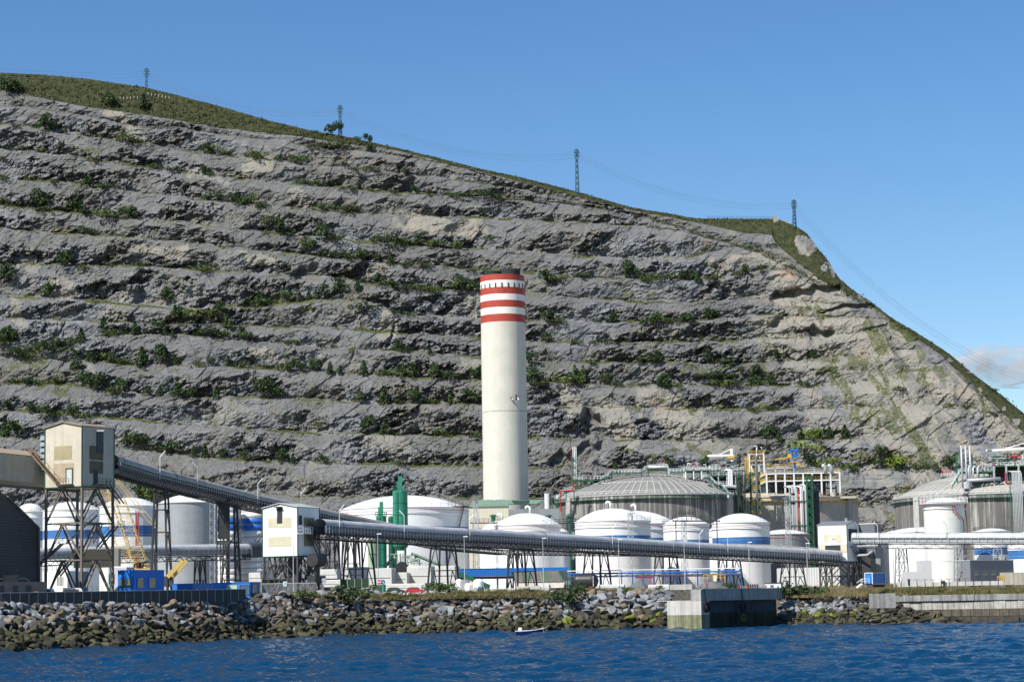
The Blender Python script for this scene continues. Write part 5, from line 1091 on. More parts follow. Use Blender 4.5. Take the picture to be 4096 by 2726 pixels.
mb = MB(); zb_ = zf(1284); mb.lathe([(Rz(0), 0), (Rz(zb_*.3), zb_*.3), (Rz(zb_*.6), zb_*.6), (Rz(zb_), zb_)], n=96); mb.build('shaft', m_ch, ch, smooth=True)
for i in range(7):
    z1, z0 = zf(ysr[i]), zf(ysr[i+1]); mb = MB(); mb.lathe([(Rz(z0)-.2, z0), (Rz(z0)+.02*(i % 2), z0), (Rz(z1)+.02*(i % 2), z1), (Rz(z1)-.2, z1)], n=96); mb.build('painted_band', m_cw if i % 2 else m_cr, ch)
zt_ = zf(ysr[0]); mb = MB(); mb.lathe([(Rz(zt_), zt_-.01), (Rz(zt_)-.6, zt_+.02), (.0, zt_-.4)], n=64); mb.build('cap_slab', m_concd, ch)
for k in range(22):
    t = 2*math.pi*k/22+.12; mb = MB(); mb.box((math.cos(t)*(R1+.02), math.sin(t)*(R1+.02), zf(1138)), (.45, .5, 1.75), t); mb.build('vent_slot', m_bsteel, ch)
for dx, dy, hh, r_ in ((-3.8, -1, 1.9, 3.6), (3.1, 0, 2.8, 4.3), (0, 4.6, 2.2, 3.2)):
    mb = MB(); mb.lathe([(r_, zt_-.3), (r_, zt_+hh), (r_-.25, zt_+hh+.1), (r_-.3, zt_+hh-.6), (r_-.3, zt_)], (dx, dy), 40); mb.build('flue_rim', mat('soot_black', (.02, .022, .028), .8), ch, smooth=False)
z_ = zf(1598); mb = MB(); mb.box((-.9+3.9, -R1-.1, z_+.4), (.8, .5, 1.0)); mb.box((4.9, -R1*.9-.2, z_+.9), (.7, .4, 2.2)); mb.build('hatch', m_bsteel, ch)
mb = MB(); mb.tube([(5.3, -R1-.1, z_+.7), (5.9, -R1-.6, z_-.2)], .16, 6); mb.box((3.2, -R1-.4, z_+.2), (.5, .4, .6)); mb.build('aviation_light', m_white, ch)
mb = MB(); z_ = zf(1641); mb.lathe([(Rz(z_)+.01, z_-.25), (Rz(z_)+.03, z_), (Rz(z_)+.01, z_+.25)], n=96); mb.build('joint_ring', mat('joint_stain', (.40, .39, .35), .9, var=.4, vs=.5), ch)
# --- buildings between the chimney and the domes
def house(name, label, cat, px0, px1, py0, Y, dep, m, ang=0, py1=None, grp=None):
    cx = (px0+px1)/2; z1 = zat(cx, py0, Y); z0 = G0 if py1 is None else zat(cx, py1, Y); W = (px1-px0)/F0*Y/math.cos(rad(ang)); o = thing(name, label, cat, (gx(cx, Y, z0), Y, z0), rad(ang), grp)
    mb = MB(); mb.b2((-W/2, 0, 0), (W/2, dep, z1-z0)); mb.build('wall', m, o); return o, W, z1-z0
o, W, h = house('industrial_building', 'pale cream building with green roof edge before the chimney', 'building', 1866, 2040, 2024, 850, 30, mat('cream_sheet', (.62, .57, .44), .6, corr=.6, var=.05))
m_gsheet = mat('pale_green_sheet', (.22, .33, .25), .5, corr=.5, var=.1)
mb = MB(); mb.prism([(-W/2, -.5, h), (W/2, -.5, h), (W/2, -.5, h+.8), (-W/2, -.5, h+.8)], (0, 0, 0), (0, 31, 0)); mb.build('roof', m_gsheet, o)
for k, (x, r_) in enumerate(((-1.0, .8), (.4, .7), (2.6, .6), (3.8, .6), (5.0, .6))):
    mb = MB(); mb.tube([(x+1, 6, h+.8), (x+1, 6, h+2.8)], r_, 12); mb.build('roof_vent', m_galv, o)
o, W, h = house('industrial_building', 'grey sheet building right of the chimney foot', 'building', 2040, 2244, 2034, 845, 28, mat('grey_sheet', (.25, .265, .26), .6, corr=.6, var=.1))
o2 = thing('roof_monitor', 'long pale green ridge canopy with sloped end over the cream building', 'roof', at(1908, 2018, 852)); L_ = s2m(268, 852)
mb = MB(); mb.prism([(0, 0, 0), (L_-3, 0, 0), (L_, 0, 1.3), (L_-1, 0, 1.4), (0, 0, 1.8)], (0, -1.2, 0), (0, 4, 0)); mb.build('canopy', m_gsheet, o2)
mb = MB(); mb.prism([(14, 0, .1), (19.5, 0, .1), (20, 0, 1.4), (13, 0, 1.4)], (0, -1.25, 0), (0, -1.22, 0)); mb.build('dark_end', mat('deep_green', (.03, .08, .05), .5), o2)
for px_, l_ in ((1973, 'left of the wide dome'), (2194, 'right of the wide dome'), (2278, 'on the footbridge line')):
    Y = 760; c = at(px_, 2068, Y); o = thing('roof_cowl', f'small green mushroom cowl {l_}', 'vent', c, 0, 'green mushroom cowls'); mb = MB(); mb.lathe([(.7, -1.5), (.7, .2), (1.2, .3), (1.15, .7), (.4, 1.0), (0, 1.05)], n=20); mb.build('cowl', m_green, o)
    mb = MB(); mb.tube([(0, 0, -1.5), (0, 0, G0-c.z)], .4, 8); mb.build('stem', m_green, o)
o = thing('stack', 'short silver stack left of the ribbed concrete dome', 'stack', gp(2196, 880, G0)); z = zat(2196, 1972, 880)-G0; mb = MB(); mb.tube([(0, 0, 0), (0, 0, z)], 1.1, 16); mb.build('pipe', m_galv, o, smooth=True); mb = MB(); mb.box((1.8, 0, z-2.2), (2.0, 2.0, 4.0)); mb.build('box', m_bsteel, o)
# --- big concrete domes
m_lng = mat('streaked_concrete', (.125, .12, .112), .9, var=.2, vs=.12, streak=.95, c2=(.46, .445, .40), sxy=.75, s0=.50, s1=.64); m_lngr = mat('dome_concrete', (.20, .195, .18), .9, var=.2, vs=.1, streak=.3, c2=(.20, .19, .18)); m_rib = mat('pale_dome_rib', (.38, .38, .36), .8); m_lng2 = mat('tan_concrete', (.47, .44, .37), .9, var=.12, vs=.15, streak=.5, c2=(.36, .28, .19), sxy=.7, s0=.52, s1=.72); m_rail = mat('white_railing', (.70, .72, .72), .5)
def lng(px0, px1, rim, apex, Y, label, wall, roofm, ribs=72, rail=None, rc=(-70, -20, 160)):
    cx = (px0+px1)/2; R = (px1-px0)/2/F0*Y; H = zat(cx, rim, Y-R)-G0; o = thing('domed_concrete_tank', label, 'tank', gp(cx, Y, G0), 0, 'giant domed concrete tanks'); za = zat(cx, apex, Y)-G0; D_ = za-H; Rs = (R*R+D_*D_)/(2*D_)
    dz = lambda r: math.sqrt(Rs*Rs-r*r)-(Rs-D_)+H
    mb = MB(); mb.lathe([(R, 0), (R, H*.5), (R, H)], n=120); mb.build('wall', wall, o, smooth=True)
    mb = MB(); mb.lathe([(R*(1-i/14), dz(R*(1-i/14))) for i in range(15)], n=120); mb.build('roof', roofm, o, smooth=True)
    mb = MB()
    if ribs:
        for i in range(ribs):
            t = 2*math.pi*i/ribs; P = [Vector((math.cos(t)*R*q, math.sin(t)*R*q, dz(R*q)+.05)) for q in (.99, .88, .77, .66)]
            for j in range(3): mb.bar(P[j], P[j+1], .42, .3)
        for i in range(ribs//2):
            t = 4*math.pi*i/ribs; P = [Vector((math.cos(t)*R*q, math.sin(t)*R*q, dz(R*q)+.05)) for q in (.66, .5, .3, .1)]
            for j in range(3): mb.bar(P[j], P[j+1], .3, .22)
        mb.lathe([(R*.665, dz(R*.665)+.02), (R*.665, dz(R*.665)+.3), (R*.655, dz(R*.655)+.3)], n=96); mb.build('roof_rib', m_rib, o)
    mb = MB(); mb.lathe([(R, H-1.6), (R+1.2, H-1.5), (R+1.2, H-1.35), (R, H-1.3)], n=96)
    for i in range(60): t = 2*math.pi*i/60; mb.bar((math.cos(t)*R, math.sin(t)*R, H-3), (math.cos(t)*(R+1.2), math.sin(t)*(R+1.2), H-1.5), .14)
    mb.build('gallery_ring', rail or m_green, o)
    mb = MB(); mb.lathe([(R-.2, H-.1), (R+.25, H-.1), (R+.25, H+.35), (R-.2, H+.4)], n=96); mb.build('ring_beam', m_rib, o)
    mb = MB(); mb.ring((0, 0), R+.1, H+.3, 1.5, 90, .10); mb.build('handrail', rail or m_rail, o)
    for a in rc:
        t = rad(a); mb = MB(); mb.box((math.cos(t)*(R+.5), math.sin(t)*(R+.5), H/2), (1.3, 3.0, H), t); mb.build('buttress', mat('pale_buttress', (.42, .41, .38), .9, var=.15, streak=.3), o)
    return o, R, H, za, dz
L1 = lng(2236, 2980, 1976, 1897, 905, 'giant streaked concrete tank with white-ribbed dome right of the chimney', m_lng, m_lngr, rc=(-38, -150, 60))
L2 = lng(2694, 3438, 1988, 1972, 945, 'giant tan concrete tank under a steel deck with yellow railings', m_lng2, m_lng2, ribs=0, rail=m_yel, rc=(-35,))
L3 = lng(3598, 4400, 1972, 1880, 870, 'giant streaked concrete tank at the right with conical ribbed roof', m_lng, mat('pale_dome_concrete', (.36, .345, .31), .9, var=.2, streak=.3), rc=(-150,))
# --- process platforms on the domes
def clutter(mbs, x0, x1, y0, y1, z0, z1, n, seed, rr=(.06, .22)):
    r = random.Random(seed)
    for i in range(n):
        mb = r.choice(mbs); p = Vector((r.uniform(x0, x1), r.uniform(y0, y1), r.uniform(z0, z1))); pts = [p]; rd = r.uniform(*rr)
        for k in range(r.randint(1, 3)):
            ax = r.choice((0, 0, 2, 2, 1)); q = pts[-1].copy(); q[ax] += r.uniform(-1, 1)*((x1-x0)*.22 if ax == 0 else (z1-z0)*.8); q.x = min(max(q.x, x0), x1); q.z = min(max(q.z, z0), z1); q.y = min(max(q.y, y0), y1)
            if (q-pts[-1]).length > .4: pts.append(q)
        if len(pts) > 1: mb.tube(pts, rd, 6)
def deckset(name, label, px0, px1, Y, dep, decks, rails, legm, deckm, legs=5, pbot=None, grp='steel process platforms', clut=30, seed=1, ang=0, hz=3, pm=None, legw=.4):
    """decks: photo rows of each floor, top first"""
    cx = (px0+px1)/2; W = (px1-px0)/F0*Y; zs = [zat(cx, d, Y) for d in decks]; zb = zat(cx, pbot, Y) if pbot else G0; o = thing(name, label, 'platform', (gx(cx, Y, zb), Y, zb), rad(ang), grp)
    for i, z in enumerate(zs):
        mb = MB(); mb.box((0, dep/2, z-zb-.2), (W, dep, .4)); mb.build('deck', deckm, o)
        mb = MB()
        rt = .065 if rails is m_yel else .1
        for y in (0, dep): mb.rail((-W/2, y, z-zb), (W/2, y, z-zb), 1.3, 1.4, rt)
        for x in (-W/2, W/2): mb.rail((x, 0, z-zb), (x, dep, z-zb), 1.3, 1.4, .1)
        mb.build('railing', rails, o)
    for k in range(legs):
        x = -W/2+.3+(W-.6)*k/max(1, legs-1)
        for y in (.2, dep-.2):
            mb = MB(); mb.bar((x, y, 0), (x, y, zs[0]-zb), legw); mb.build('column', legm, o)
    ms = pm or [('white_pipe', m_white), ('red_pipe', m_red), ('galvanised_pipe', m_galv), ('green_beam', m_green)]
    B = [MB() for _ in ms]; tops = [zs[0]-zb+3.0]+[z-zb for z in zs]
    for i, z in enumerate(zs): clutter(B, -W/2+.4, W/2-.4, .4, dep-.4, z-zb+.2, (z-zb+hz) if i == 0 else tops[i]-.6 if tops[i] > z-zb+1 else z-zb+2, clut, seed+i)
    for (n_, m_), b in zip(ms, B): b.build(n_, m_, o)
    return o, W, [z-zb for z in zs], zb
cam_ = 0
# dome 1, left group: vent stack frame, platform, walkway
Yp = 895
o, W, z, zb = deckset('process_platform', 'small green platform with red drum at the left shoulder of the ribbed dome', 2302, 2376, Yp, 6, (1918,), m_rail, m_green, m_green, 4, 1962, clut=16)
mb = MB(); mb.tube([(.5, 3, z[0]+1.2), (4.5-.5, 3, z[0]+1.2)], .7, 12); mb.build('red_drum', m_red, o)
mb = MB(); mb.lathe([(2.6, z[0]+2.6), (1.5, z[0]+3.1), (0, z[0]+3.3)], (1.2, 3), 20); mb.build('canopy', m_bsteel, o)
o, W, z, zb = deckset('vent_stack_tower', 'tall green lattice frame holding three thin vent stacks left of the ribbed dome', 2291, 2312, Yp, 2.2, (1918,), m_rail, m_green, m_green, 2, 1950, clut=6)
ht = zat(2300, 1822, Yp)-zb; mb = MB(); mb.lattice((0, 1.1, 0), (0, 1.1, ht), 2.2, 2.0, 9, .22, .12); mb.build('lattice', m_green, o)
for k in range(3): mb = MB(); mb.tube([(-.6+.6*k, .6, 2), (-.6+.6*k, .6, zat(2300, 1786, Yp)-zb)], .17, 8); mb.build('stack_pipe', m_white, o)
mb = MB(); mb.tube([(-1.4, .5, 0), (-1.4, .5, ht+3.5)], .12, 6); mb.build('red_pipe', m_red, o)
def walkway(label, pts, Y, posts=True, h=1.3):
    P = [at(a, b, Y) for a, b in pts]; o = thing('walkway', label, 'walkway', P[0], 0, 'walkways over the domes'); P = [p-P[0] for p in P]; mb = MB(); r = MB(); l = MB()
    for a, b in zip(P[:-1], P[1:]):
        mb.bar(a, b, 1.4, .35)
        for y in (-.7, .7): r.rail(a+Vector((0, y, .15)), b+Vector((0, y, .15)), h, 1.3, .1)
    mb.build('deck', m_green, o); r.build('railing', m_rail, o)
    for i, p in enumerate(P):
        if i and posts: l = MB(); l.bar(p, p-Vector((0, 0, 3.6)), .35); l.build('support', m_green, o)
    return o
walkway('white railed walkway climbing over the left of the ribbed dome', [(2376, 1918), (2418, 1918), (2447, 1893), (2566, 1890), (2592, 1873), (2668, 1870)], 890)
walkway('white railed walkway running from the dome top to the right platforms', [(2680, 1888), (2776, 1888), (2830, 1884), (2880, 1878)], 890)
walkway('white stair descending the right side of the ribbed dome', [(2812, 1912), (2838, 1914), (2868, 1944), (2884, 1942), (2908, 1972)], 884, posts=True)
walkway('white railed stair at the left rim of the ribbed dome', [(2232, 1996), (2264, 1966), (2296, 1960)], 880)
o = thing('pipe_bend', 'thick silver pipe bending down onto the top of the ribbed dome', 'pipe', at(2590, 1868, 900)); mb = MB(); mb.tube([(0, 0, 0), (7, 0, -.1), (8.2, 0, -.7), (8.7, 0, -2), (8.8, 0, -4.8)], .75, 14); mb.build('pipe', m_galv, o, smooth=True)
for k in range(5): mb = MB(); mb.bar((1+k*1.5, .8, -2), (1+k*1.5, .8, 3), .14); mb.build('vent_pipe', m_pinkpipe, o)
o = thing('fire_main', 'red pipe stepping down the left rim of the ribbed dome', 'pipe', at(2242, 2040, 872)); mb = MB(); P = [at(a, b, 872)-at(2242, 2040, 872) for a, b in ((2243, 2044), (2242, 1963), (2290, 1961), (2294, 1942), (2306, 1941), (2300, 1925))]; mb.tube(P, .38, 8); mb.build('pipe', m_red, o)
o, W, z, zb = deckset('stair_landing', 'white railed landing left of the ribbed dome rim', 2206, 2236, 876, 4, (1995,), m_rail, m_green, m_green, 2, 2040, clut=2)
# dome 1, right platform
Yq = 888
o, W, z, zb = deckset('process_platform', 'crowded white and green process platform on the right of the ribbed dome', 2838, 2980, Yq, 12, (1882, 1900, 1938), m_rail, m_galv, m_green, 5, 1970, clut=50, seed=4)
for k in range(3): mb = MB(); mb.tube([(-W/2+6.2, -.6, z[0]+.4), (-W/2+7.0+.7*k, -.8, z[0]+.4), (-W/2+7.6+.7*k, -.8, z[0]), (-W/2+7.6+.7*k, -.8, z[2]-.5)], .28, 8); mb.build('white_riser', m_white, o)
mb = MB(); mb.tube([(-W/2+5.5, -.8, z[2]-.5), (-W/2+11.5, -.8, z[2]-.9)], .65, 10); mb.build('silver_header', m_galv, o)
mb = MB(); mb.b2((-W/2+2, 8, 0), (W/2-.5, 11, z[1]-.4)); mb.build('dark_interior_box', m_bsteel, o)
o, W, z, zb = deckset('process_platform', 'sloping white railed platform between dome top and crane', 2740, 2842, Yq, 8, (1879,), m_rail, m_white, m_green, 4, 1915, clut=24, seed=8)
# white crane
p = at(2930, 1868, Yq+2); o = thing('jib_crane', 'white pedestal crane with horizontal jib above the ribbed dome', 'crane', p); Wm = lambda px: s2m(px, Yq+2)
mb = MB(); mb.tube([(0, 0, 0), (0, 0, Wm(22))], Wm(6), 12); mb.build('pedestal', m_galv, o)
mb = MB(); mb.tube([(0, 0, Wm(22)), (0, 0, Wm(46)), (0, 0, Wm(74))], [Wm(7), Wm(5), Wm(7.5)], 12); mb.build('mast', m_white, o)
mb = MB(); mb.b2((Wm(-98), -.5, Wm(44)), (Wm(5), .5, Wm(52))); mb.build('jib', m_white, o)
mb = MB(); mb.bar((Wm(-52), 0, Wm(52)), (Wm(-4), 0, Wm(73)), .35); mb.bar((Wm(-52), .6, Wm(52)), (Wm(-4), .6, Wm(73)), .3); mb.build('stay', m_white, o)
mb = MB(); mb.b2((Wm(-20), -.9, Wm(36)), (Wm(6), .9, Wm(46))); mb.build('winch', m_yel, o)
mb = MB(); mb.box((0, 0, Wm(22)), (Wm(34), 3, .25)); mb.rail((-Wm(17), -1.5, Wm(22)), (Wm(17), -1.5, Wm(22)), 1.2, 1.2, .1); mb.build('service_platform', m_bsteel, o)
# dark steel riser frame between domes 1 and 2
for a, b_, y0, l_ in ((2960, 2992, 1906, 'dark green pipe riser frame at the right edge of the ribbed dome'),):
    o = thing('riser_frame', l_, 'frame', gp((a+b_)/2, 885, G0)); h = zat((a+b_)/2, y0, 885)-G0; mb = MB(); mb.lattice((0, 0, 0), (0, 0, h), 3.0, 3.0, 16, .3, .16); mb.build('lattice', mat('dark_green_steel', (.015, .05, .03), .6), o)
    mb = MB()
    for k in range(4): mb.tube([(-1+.6*k, .3, 0), (-1+.6*k, .3, h-1)], .25, 6)
    mb.build('pipes', m_bsteel, o)
# green/yellow stair tower
Ys = 893; o = thing('stair_tower', 'green lattice stair tower with yellow landings between the two domes', 'tower', gp(3033, Ys, G0)); h = zat(3033, 1885, Ys)-G0
mb = MB(); mb.lattice((0, 0, 0), (0, 0, h), 3.7, 3.5, 14, .34, .18); mb.build('lattice', m_green, o)
for py_ in (1888, 1920, 1955, 1990, 2020, 2055):
    z_ = zat(3033, py_, Ys)-G0; mb = MB(); mb.box((0, -1, z_), (3.2, 2.2, .15)); mb.rail((-1.6, -2.0, z_), (1.6, -2.0, z_), 1.5, .5, .13); mb.build('landing', m_yel, o)
mb = MB(); mb.tube([(.4, -2.1, 0), (.4, -2.1, h+6)], .5, 8); mb.build('grey_riser', mat('dark_riser', (.16, .165, .17), .5), o)
mb = MB(); mb.box((1.5, -2.0, h+1), (1.0, .8, 2.4)); mb.build('cabinet', m_galv, o)
o, W, z, zb = deckset('process_platform', 'high white pipe frame with yellow top platform between the domes', 2996, 3060, Ys+3, 5, (1813, 1838, 1855), m_yel, m_white, m_galv, 3, 1890, clut=9, seed=12, pm=[('white_pipe', m_white), ('red_pipe', m_red)], legw=.45)
o2 = thing('ladder_tower', 'yellow caged ladder left of the high white pipe frame', 'ladder', at(2990, 1940, Ys)); mb = MB(); h2 = zat(2990, 1828, Ys)-zat(2990, 1940, Ys); mb.lattice((0, 0, 0), (0, 0, h2), 1.3, 1.3, 22, .15, .12); mb.build('cage', m_yel, o2)
mb = MB(); mb.tube([(1.6, -.6, h2-3.5), (3.0, -.6, h2-9.0), (3.2, -.6, 0)], .35, 8); mb.build('white_pipe', m_white, o2)
# dome 2 deck with white frame
Yd = 918; o, W, z, zb = deckset('process_deck', 'long two-storey white steel frame with yellow railed roof deck', 3066, 3364, Yd, 26, (1889, 1918), m_yel, m_rail, m_white, 9, 1982, clut=60, seed=20, hz=2.6, pm=[('grey_pipe', mat('mid_grey_pipe', (.25, .26, .27), .5)), ('galvanised_pipe', m_galv), ('dark_pipe', m_steel), ('black_pipe', m_bsteel)], legw=.6)
mb = MB(); mb.b2((-W/2+1, 8, 0), (W/2-5, 24, z[0]-.5)); mb.build('dark_interior_box', mat('interior_shade', (.03, .034, .04), .7), o)  # near-black box painted to stand for the shade inside the deck
B = [MB(), MB()]; clutter(B, -W/2+1, W/2-1, 1, 6, .5, z[0]-1, 30, 33, (.12, .4)); B[0].build('dark_vessel', m_steel, o); B[1].build('dark_pipe', m_steel, o)  # coloured dark steel to deepen the interior shade
mb = MB()
for x in (-W/2+3, -W/2+9, W/2-3, W/2-9, W/2-15): mb.lathe([(1.1, -.8), (.9, 1.2), (.0, 1.4)], (x, -.5), 12)
mb.build('plinth', m_rib, o)
mb = MB(); mb.b2((-W/2-2, -.4, -1.3), (W/2+6, 6, -.4)); mb.build('base_slab', mat('pale_slab', (.50, .46, .38), .9, var=.1), o)
o, W, z, zb = deckset('process_deck', 'upper yellow railed pipe rack behind the blue crane', 3062, 3215, Yd+10, 6, (1868,), m_yel, m_galv, m_galv, 5, 1888, clut=30, seed=28, hz=2, pm=[('dark_pipe', m_steel), ('galvanised_pipe', m_galv)])
# risers in front of dome 2
o = thing('pipe_riser_bank', 'bank of tall silver and red risers on the front of the tan concrete tank', 'pipes', gp(3208, 895, G0)); zt_ = lambda py: zat(3208, py, 895)-G0
for dx, r_, py_, n_, m_ in ((-37, 2.5, 1943, 'thin_riser', m_galv), (-27, 4.6, 1942, 'silver_riser', m_galv), (-19, 2, 1945, 'thin_riser', m_galv), (-11, 4.8, 1941, 'silver_riser', m_galv), (-2.5, 2, 1944, 'red_riser', m_red), (7, 3, 1942, 'white_riser', m_white), (14, 3.4, 1943, 'silver_riser', m_galv), (28, 6, 1938, 'silver_riser', m_galv)):
    x = s2m(dx, 895); rr = s2m(r_, 895); zt0 = zt_(py_); mb = MB(); mb.tube([(x, 0, 0), (x, 0, zt0-1.3), (x-.25, .3, zt0-.4), (x-1.0, 1.2, zt0), (x-1.6, 5, zt0)], rr, 12); mb.build(n_, m_, o, smooth=True)
for py_ in (2003, 2100):
    mb = MB(); mb.box((-.8, .2, zt_(py_)), (9.0, 1.8, .35)); mb.build('clamp_frame', m_green, o)
o = thing('ladder_tower', 'green lattice ladder tower right of the silver risers', 'ladder', gp(3250, 893, G0)); mb = MB(); mb.lattice((0, 0, 0), (0, 0, zat(3250, 1898, 893)-G0), 2.0, 2.0, 26, .32, .2); mb.build('lattice', m_green, o)
mb = MB(); mb.b2((1.2, -.4, 0), (1.7, .6, zat(3250, 1898, 893)-G0)); mb.build('cable_tray', mat('brown_tray', (.16, .12, .11), .6), o)
mb = MB(); mb.b2((2.0, 3.0, 0), (4.3, 3.8, zat(3250, 1930, 893)-G0)); mb.build('dark_shaft', mat('slate_shaft', (.045, .055, .07), .7), o)
mb = MB(); mb.b2((-2.4, 2.0, 0), (2.0, 2.9, zat(3250, 1960, 893)-G0)); mb.build('slate_backing', mat('slate_shaft', (.045, .055, .07), .7), o)
# blue crane
p = at(3180, 1885, Yd+4); o = thing('jib_crane', 'blue pedestal crane with yellow railed boom above the tan tank', 'crane', p); q = lambda v: s2m(v, Yd+4)
mb = MB(); mb.tube([(0, 0, 0), (0, 0, q(50))], q(4), 10); mb.build('pedestal', m_blue, o)
mb = MB(); mb.b2((q(-8), -1, q(56)), (q(8), 1, q(72))); mb.b2((q(-18), -1, q(68)), (q(-11), 1, q(92))); mb.b2((q(7), -1, q(60)), (q(14), 1, q(92))); mb.b2((q(-18), -1.1, q(82)), (q(14), 1.1, q(90))); mb.build('slewing_house', m_blue, o)
mb = MB(); mb.bar((q(-14), 0, q(58)), (q(-80), 0, q(50)), 1.0, .5); mb.build('boom', m_yel, o)
mb = MB(); mb.rail((q(-80), -.5, q(51)), (q(-14), -.5, q(59)), 1.0, 1, .12); mb.build('boom_rail', m_steel, o)
mb = MB(); mb.bar((q(-16), 0, q(91)), (q(-44), 0, q(60)), .2); mb.bar((q(-16), .5, q(91)), (q(-38), .5, q(66)), .2); mb.build('stay', m_steel, o)
mb = MB(); mb.b2((q(-28), -1.5, q(56)), (q(-14), -.5, q(70))); mb.build("cabin", m_yel, o); mb = MB(); mb.box((0, 0, q(38)), (q(32), 3, .3)); mb.build("service_ring", m_yel, o)
for k, x in enumerate((3302, 3326)):
    p = at(x, 1890, Yd); o = thing('vent_elbow', f'{"left" if k == 0 else "right"} one of two silver elbow pipes on the yellow railed deck', 'pipe', p, 0, 'silver elbow pipes'); mb = MB(); mb.tube([(0, 0, 0), (0, 0, 2), (-.5, 0, 2.8), (-1.4, 0, 3.1)], .75, 12); mb.build('pipe', m_galv, o, smooth=True)
# dome 3 platforms
Y3 = 838; o, W, z, zb = deckset('process_platform', 'white and green process platform on the near shoulder of the right dome', 3848, 3985, Y3, 10, (1884,), m_rail, m_green, m_green, 4, 1935, clut=46, seed=40, hz=3.4)
for k in range(3):
    mb = MB(); x = -W/2+s2m(2+17*k, Y3); mb.tube([(x, -.3, -1), (x, -.3, zat(3846+17*k, 1782, Y3)-zb)], .34, 10); mb.build('tall_stack', m_galv, o, smooth=True)
    mb = MB(); x = -W/2+s2m(27+18*k, Y3); mb.tube([(x, -.5, 1.5), (x, -.5, z[0]+1.4), (x+.3, -.5, z[0]+1.8), (x+1.2, -.5, z[0]+1.9)], .36, 10); mb.build('short_riser', m_galv, o, smooth=True)
mb = MB(); mb.tube([(-W/2+2, -.5, 1.4), (W/2+1.5, -.5, 1.9)], .65, 12); mb.build('header', m_galv, o, smooth=True)
mb = MB(); mb.lathe([(1.6, -1.6), (1.6, 1), (0, 1.1)], (-W/2+1.8, .5), 16); mb.build('tank_base', m_galv, o)
o = thing('gantry_frame', 'green gantry frame around three tall silver stacks', 'frame', at(3828, 1890, Y3+3)); h = zat(3828, 1817, Y3+3)-zat(3828, 1890, Y3+3); w_ = s2m(62, Y3+3); mb = MB(); mb.bar((0, 0, -2), (0, 0, h), .55); mb.bar((w_, 0, 0), (w_, 0, h), .5); mb.bar((0, 0, h), (w_, 0, h), .3); mb.bar((0, 0, h*.5), (w_, 0, h*.45), .16); mb.build('frame', m_green, o)
o, W, z, zb = deckset('process_platform', 'high crowded white platform at the right photo edge on the dome', 3975, 4180, Y3, 14, (1860,), m_rail, m_galv, m_green, 5, 1945, clut=80, seed=50, hz=4.5, legw=.6)
mb = MB(); mb.b2((-W/2+2, 8, 0), (W/2, 13, z[0]-.5)); mb.build('dark_interior_box', m_bsteel, o)
mb = MB(); mb.tube([(-W/2+4.5, -.3, z[0]-2.5), (-W/2+4.5, -.3, z[0]-6.4), (-W/2+8, -.3, z[0]-6.8)], .3, 8); mb.build('red_main', m_red, o)
for k in range(7):
    pass
o = thing('pipe_riser_bank', 'bundle of slim silver risers at the right photo edge', 'pipes', gp(4086, 826, G0)); zt0 = zat(4086, 1883, 826)-G0
for k in range(7): mb = MB(); x = (k-3)*.55; mb.tube([(x, 0, 0), (x, 0, zt0-.8), (x-.3, .3, zt0), (x-1, 2, zt0+.1)], .22, 8); mb.build('silver_riser', m_galv, o, smooth=True)
mb = MB(); mb.bar((-2.6, 0, 0), (-2.6, 0, zt0-1), .3)
for k in range(7): mb.bar((-2.6, 0, 3+k*5.5), (0, 0, 4.2+k*5.5), .2)
mb.build('bracket', m_green, o)
p = at(4200, 1850, Y3); o = thing('jib_crane', 'long white horizontal jib reaching in from the right photo edge', 'crane', p); q = lambda v: s2m(v, Y3)
mb = MB(); mb.bar((q(-254), 0, q(53)), (0, 0, q(64)), 1.0, q(9)); mb.build('jib', m_white, o)
for k in range(4): mb = MB(); mb.bar((q(-252+5*k), -.55, q(49)), (q(-247+5*k), -.55, q(58)), .04, .35, up=(0, 1, 0)); mb.build('black_stripe', m_bsteel, o)
mb = MB(); mb.bar((q(-178), 0, q(60)), (q(10), 0, q(112)), .35); mb.build('stay', m_white, o)
mb = MB(); mb.tube([(0, 0, -3), (0, 0, q(115))], 1.3, 12); mb.build('mast', m_white, o)
walkway('steep railed stair on the left slope of the right dome', [(3806, 1950), (3836, 1898)], 832, posts=False)
o, W, z, zb = deckset('process_platform', 'small red and white platform on the far left shoulder of the right dome', 3772, 3826, 866, 5, (1905,), m_rail, m_green, m_green, 3, 1925, clut=16, seed=60, pm=[('red_pipe', m_red), ('white_pipe', m_white)])
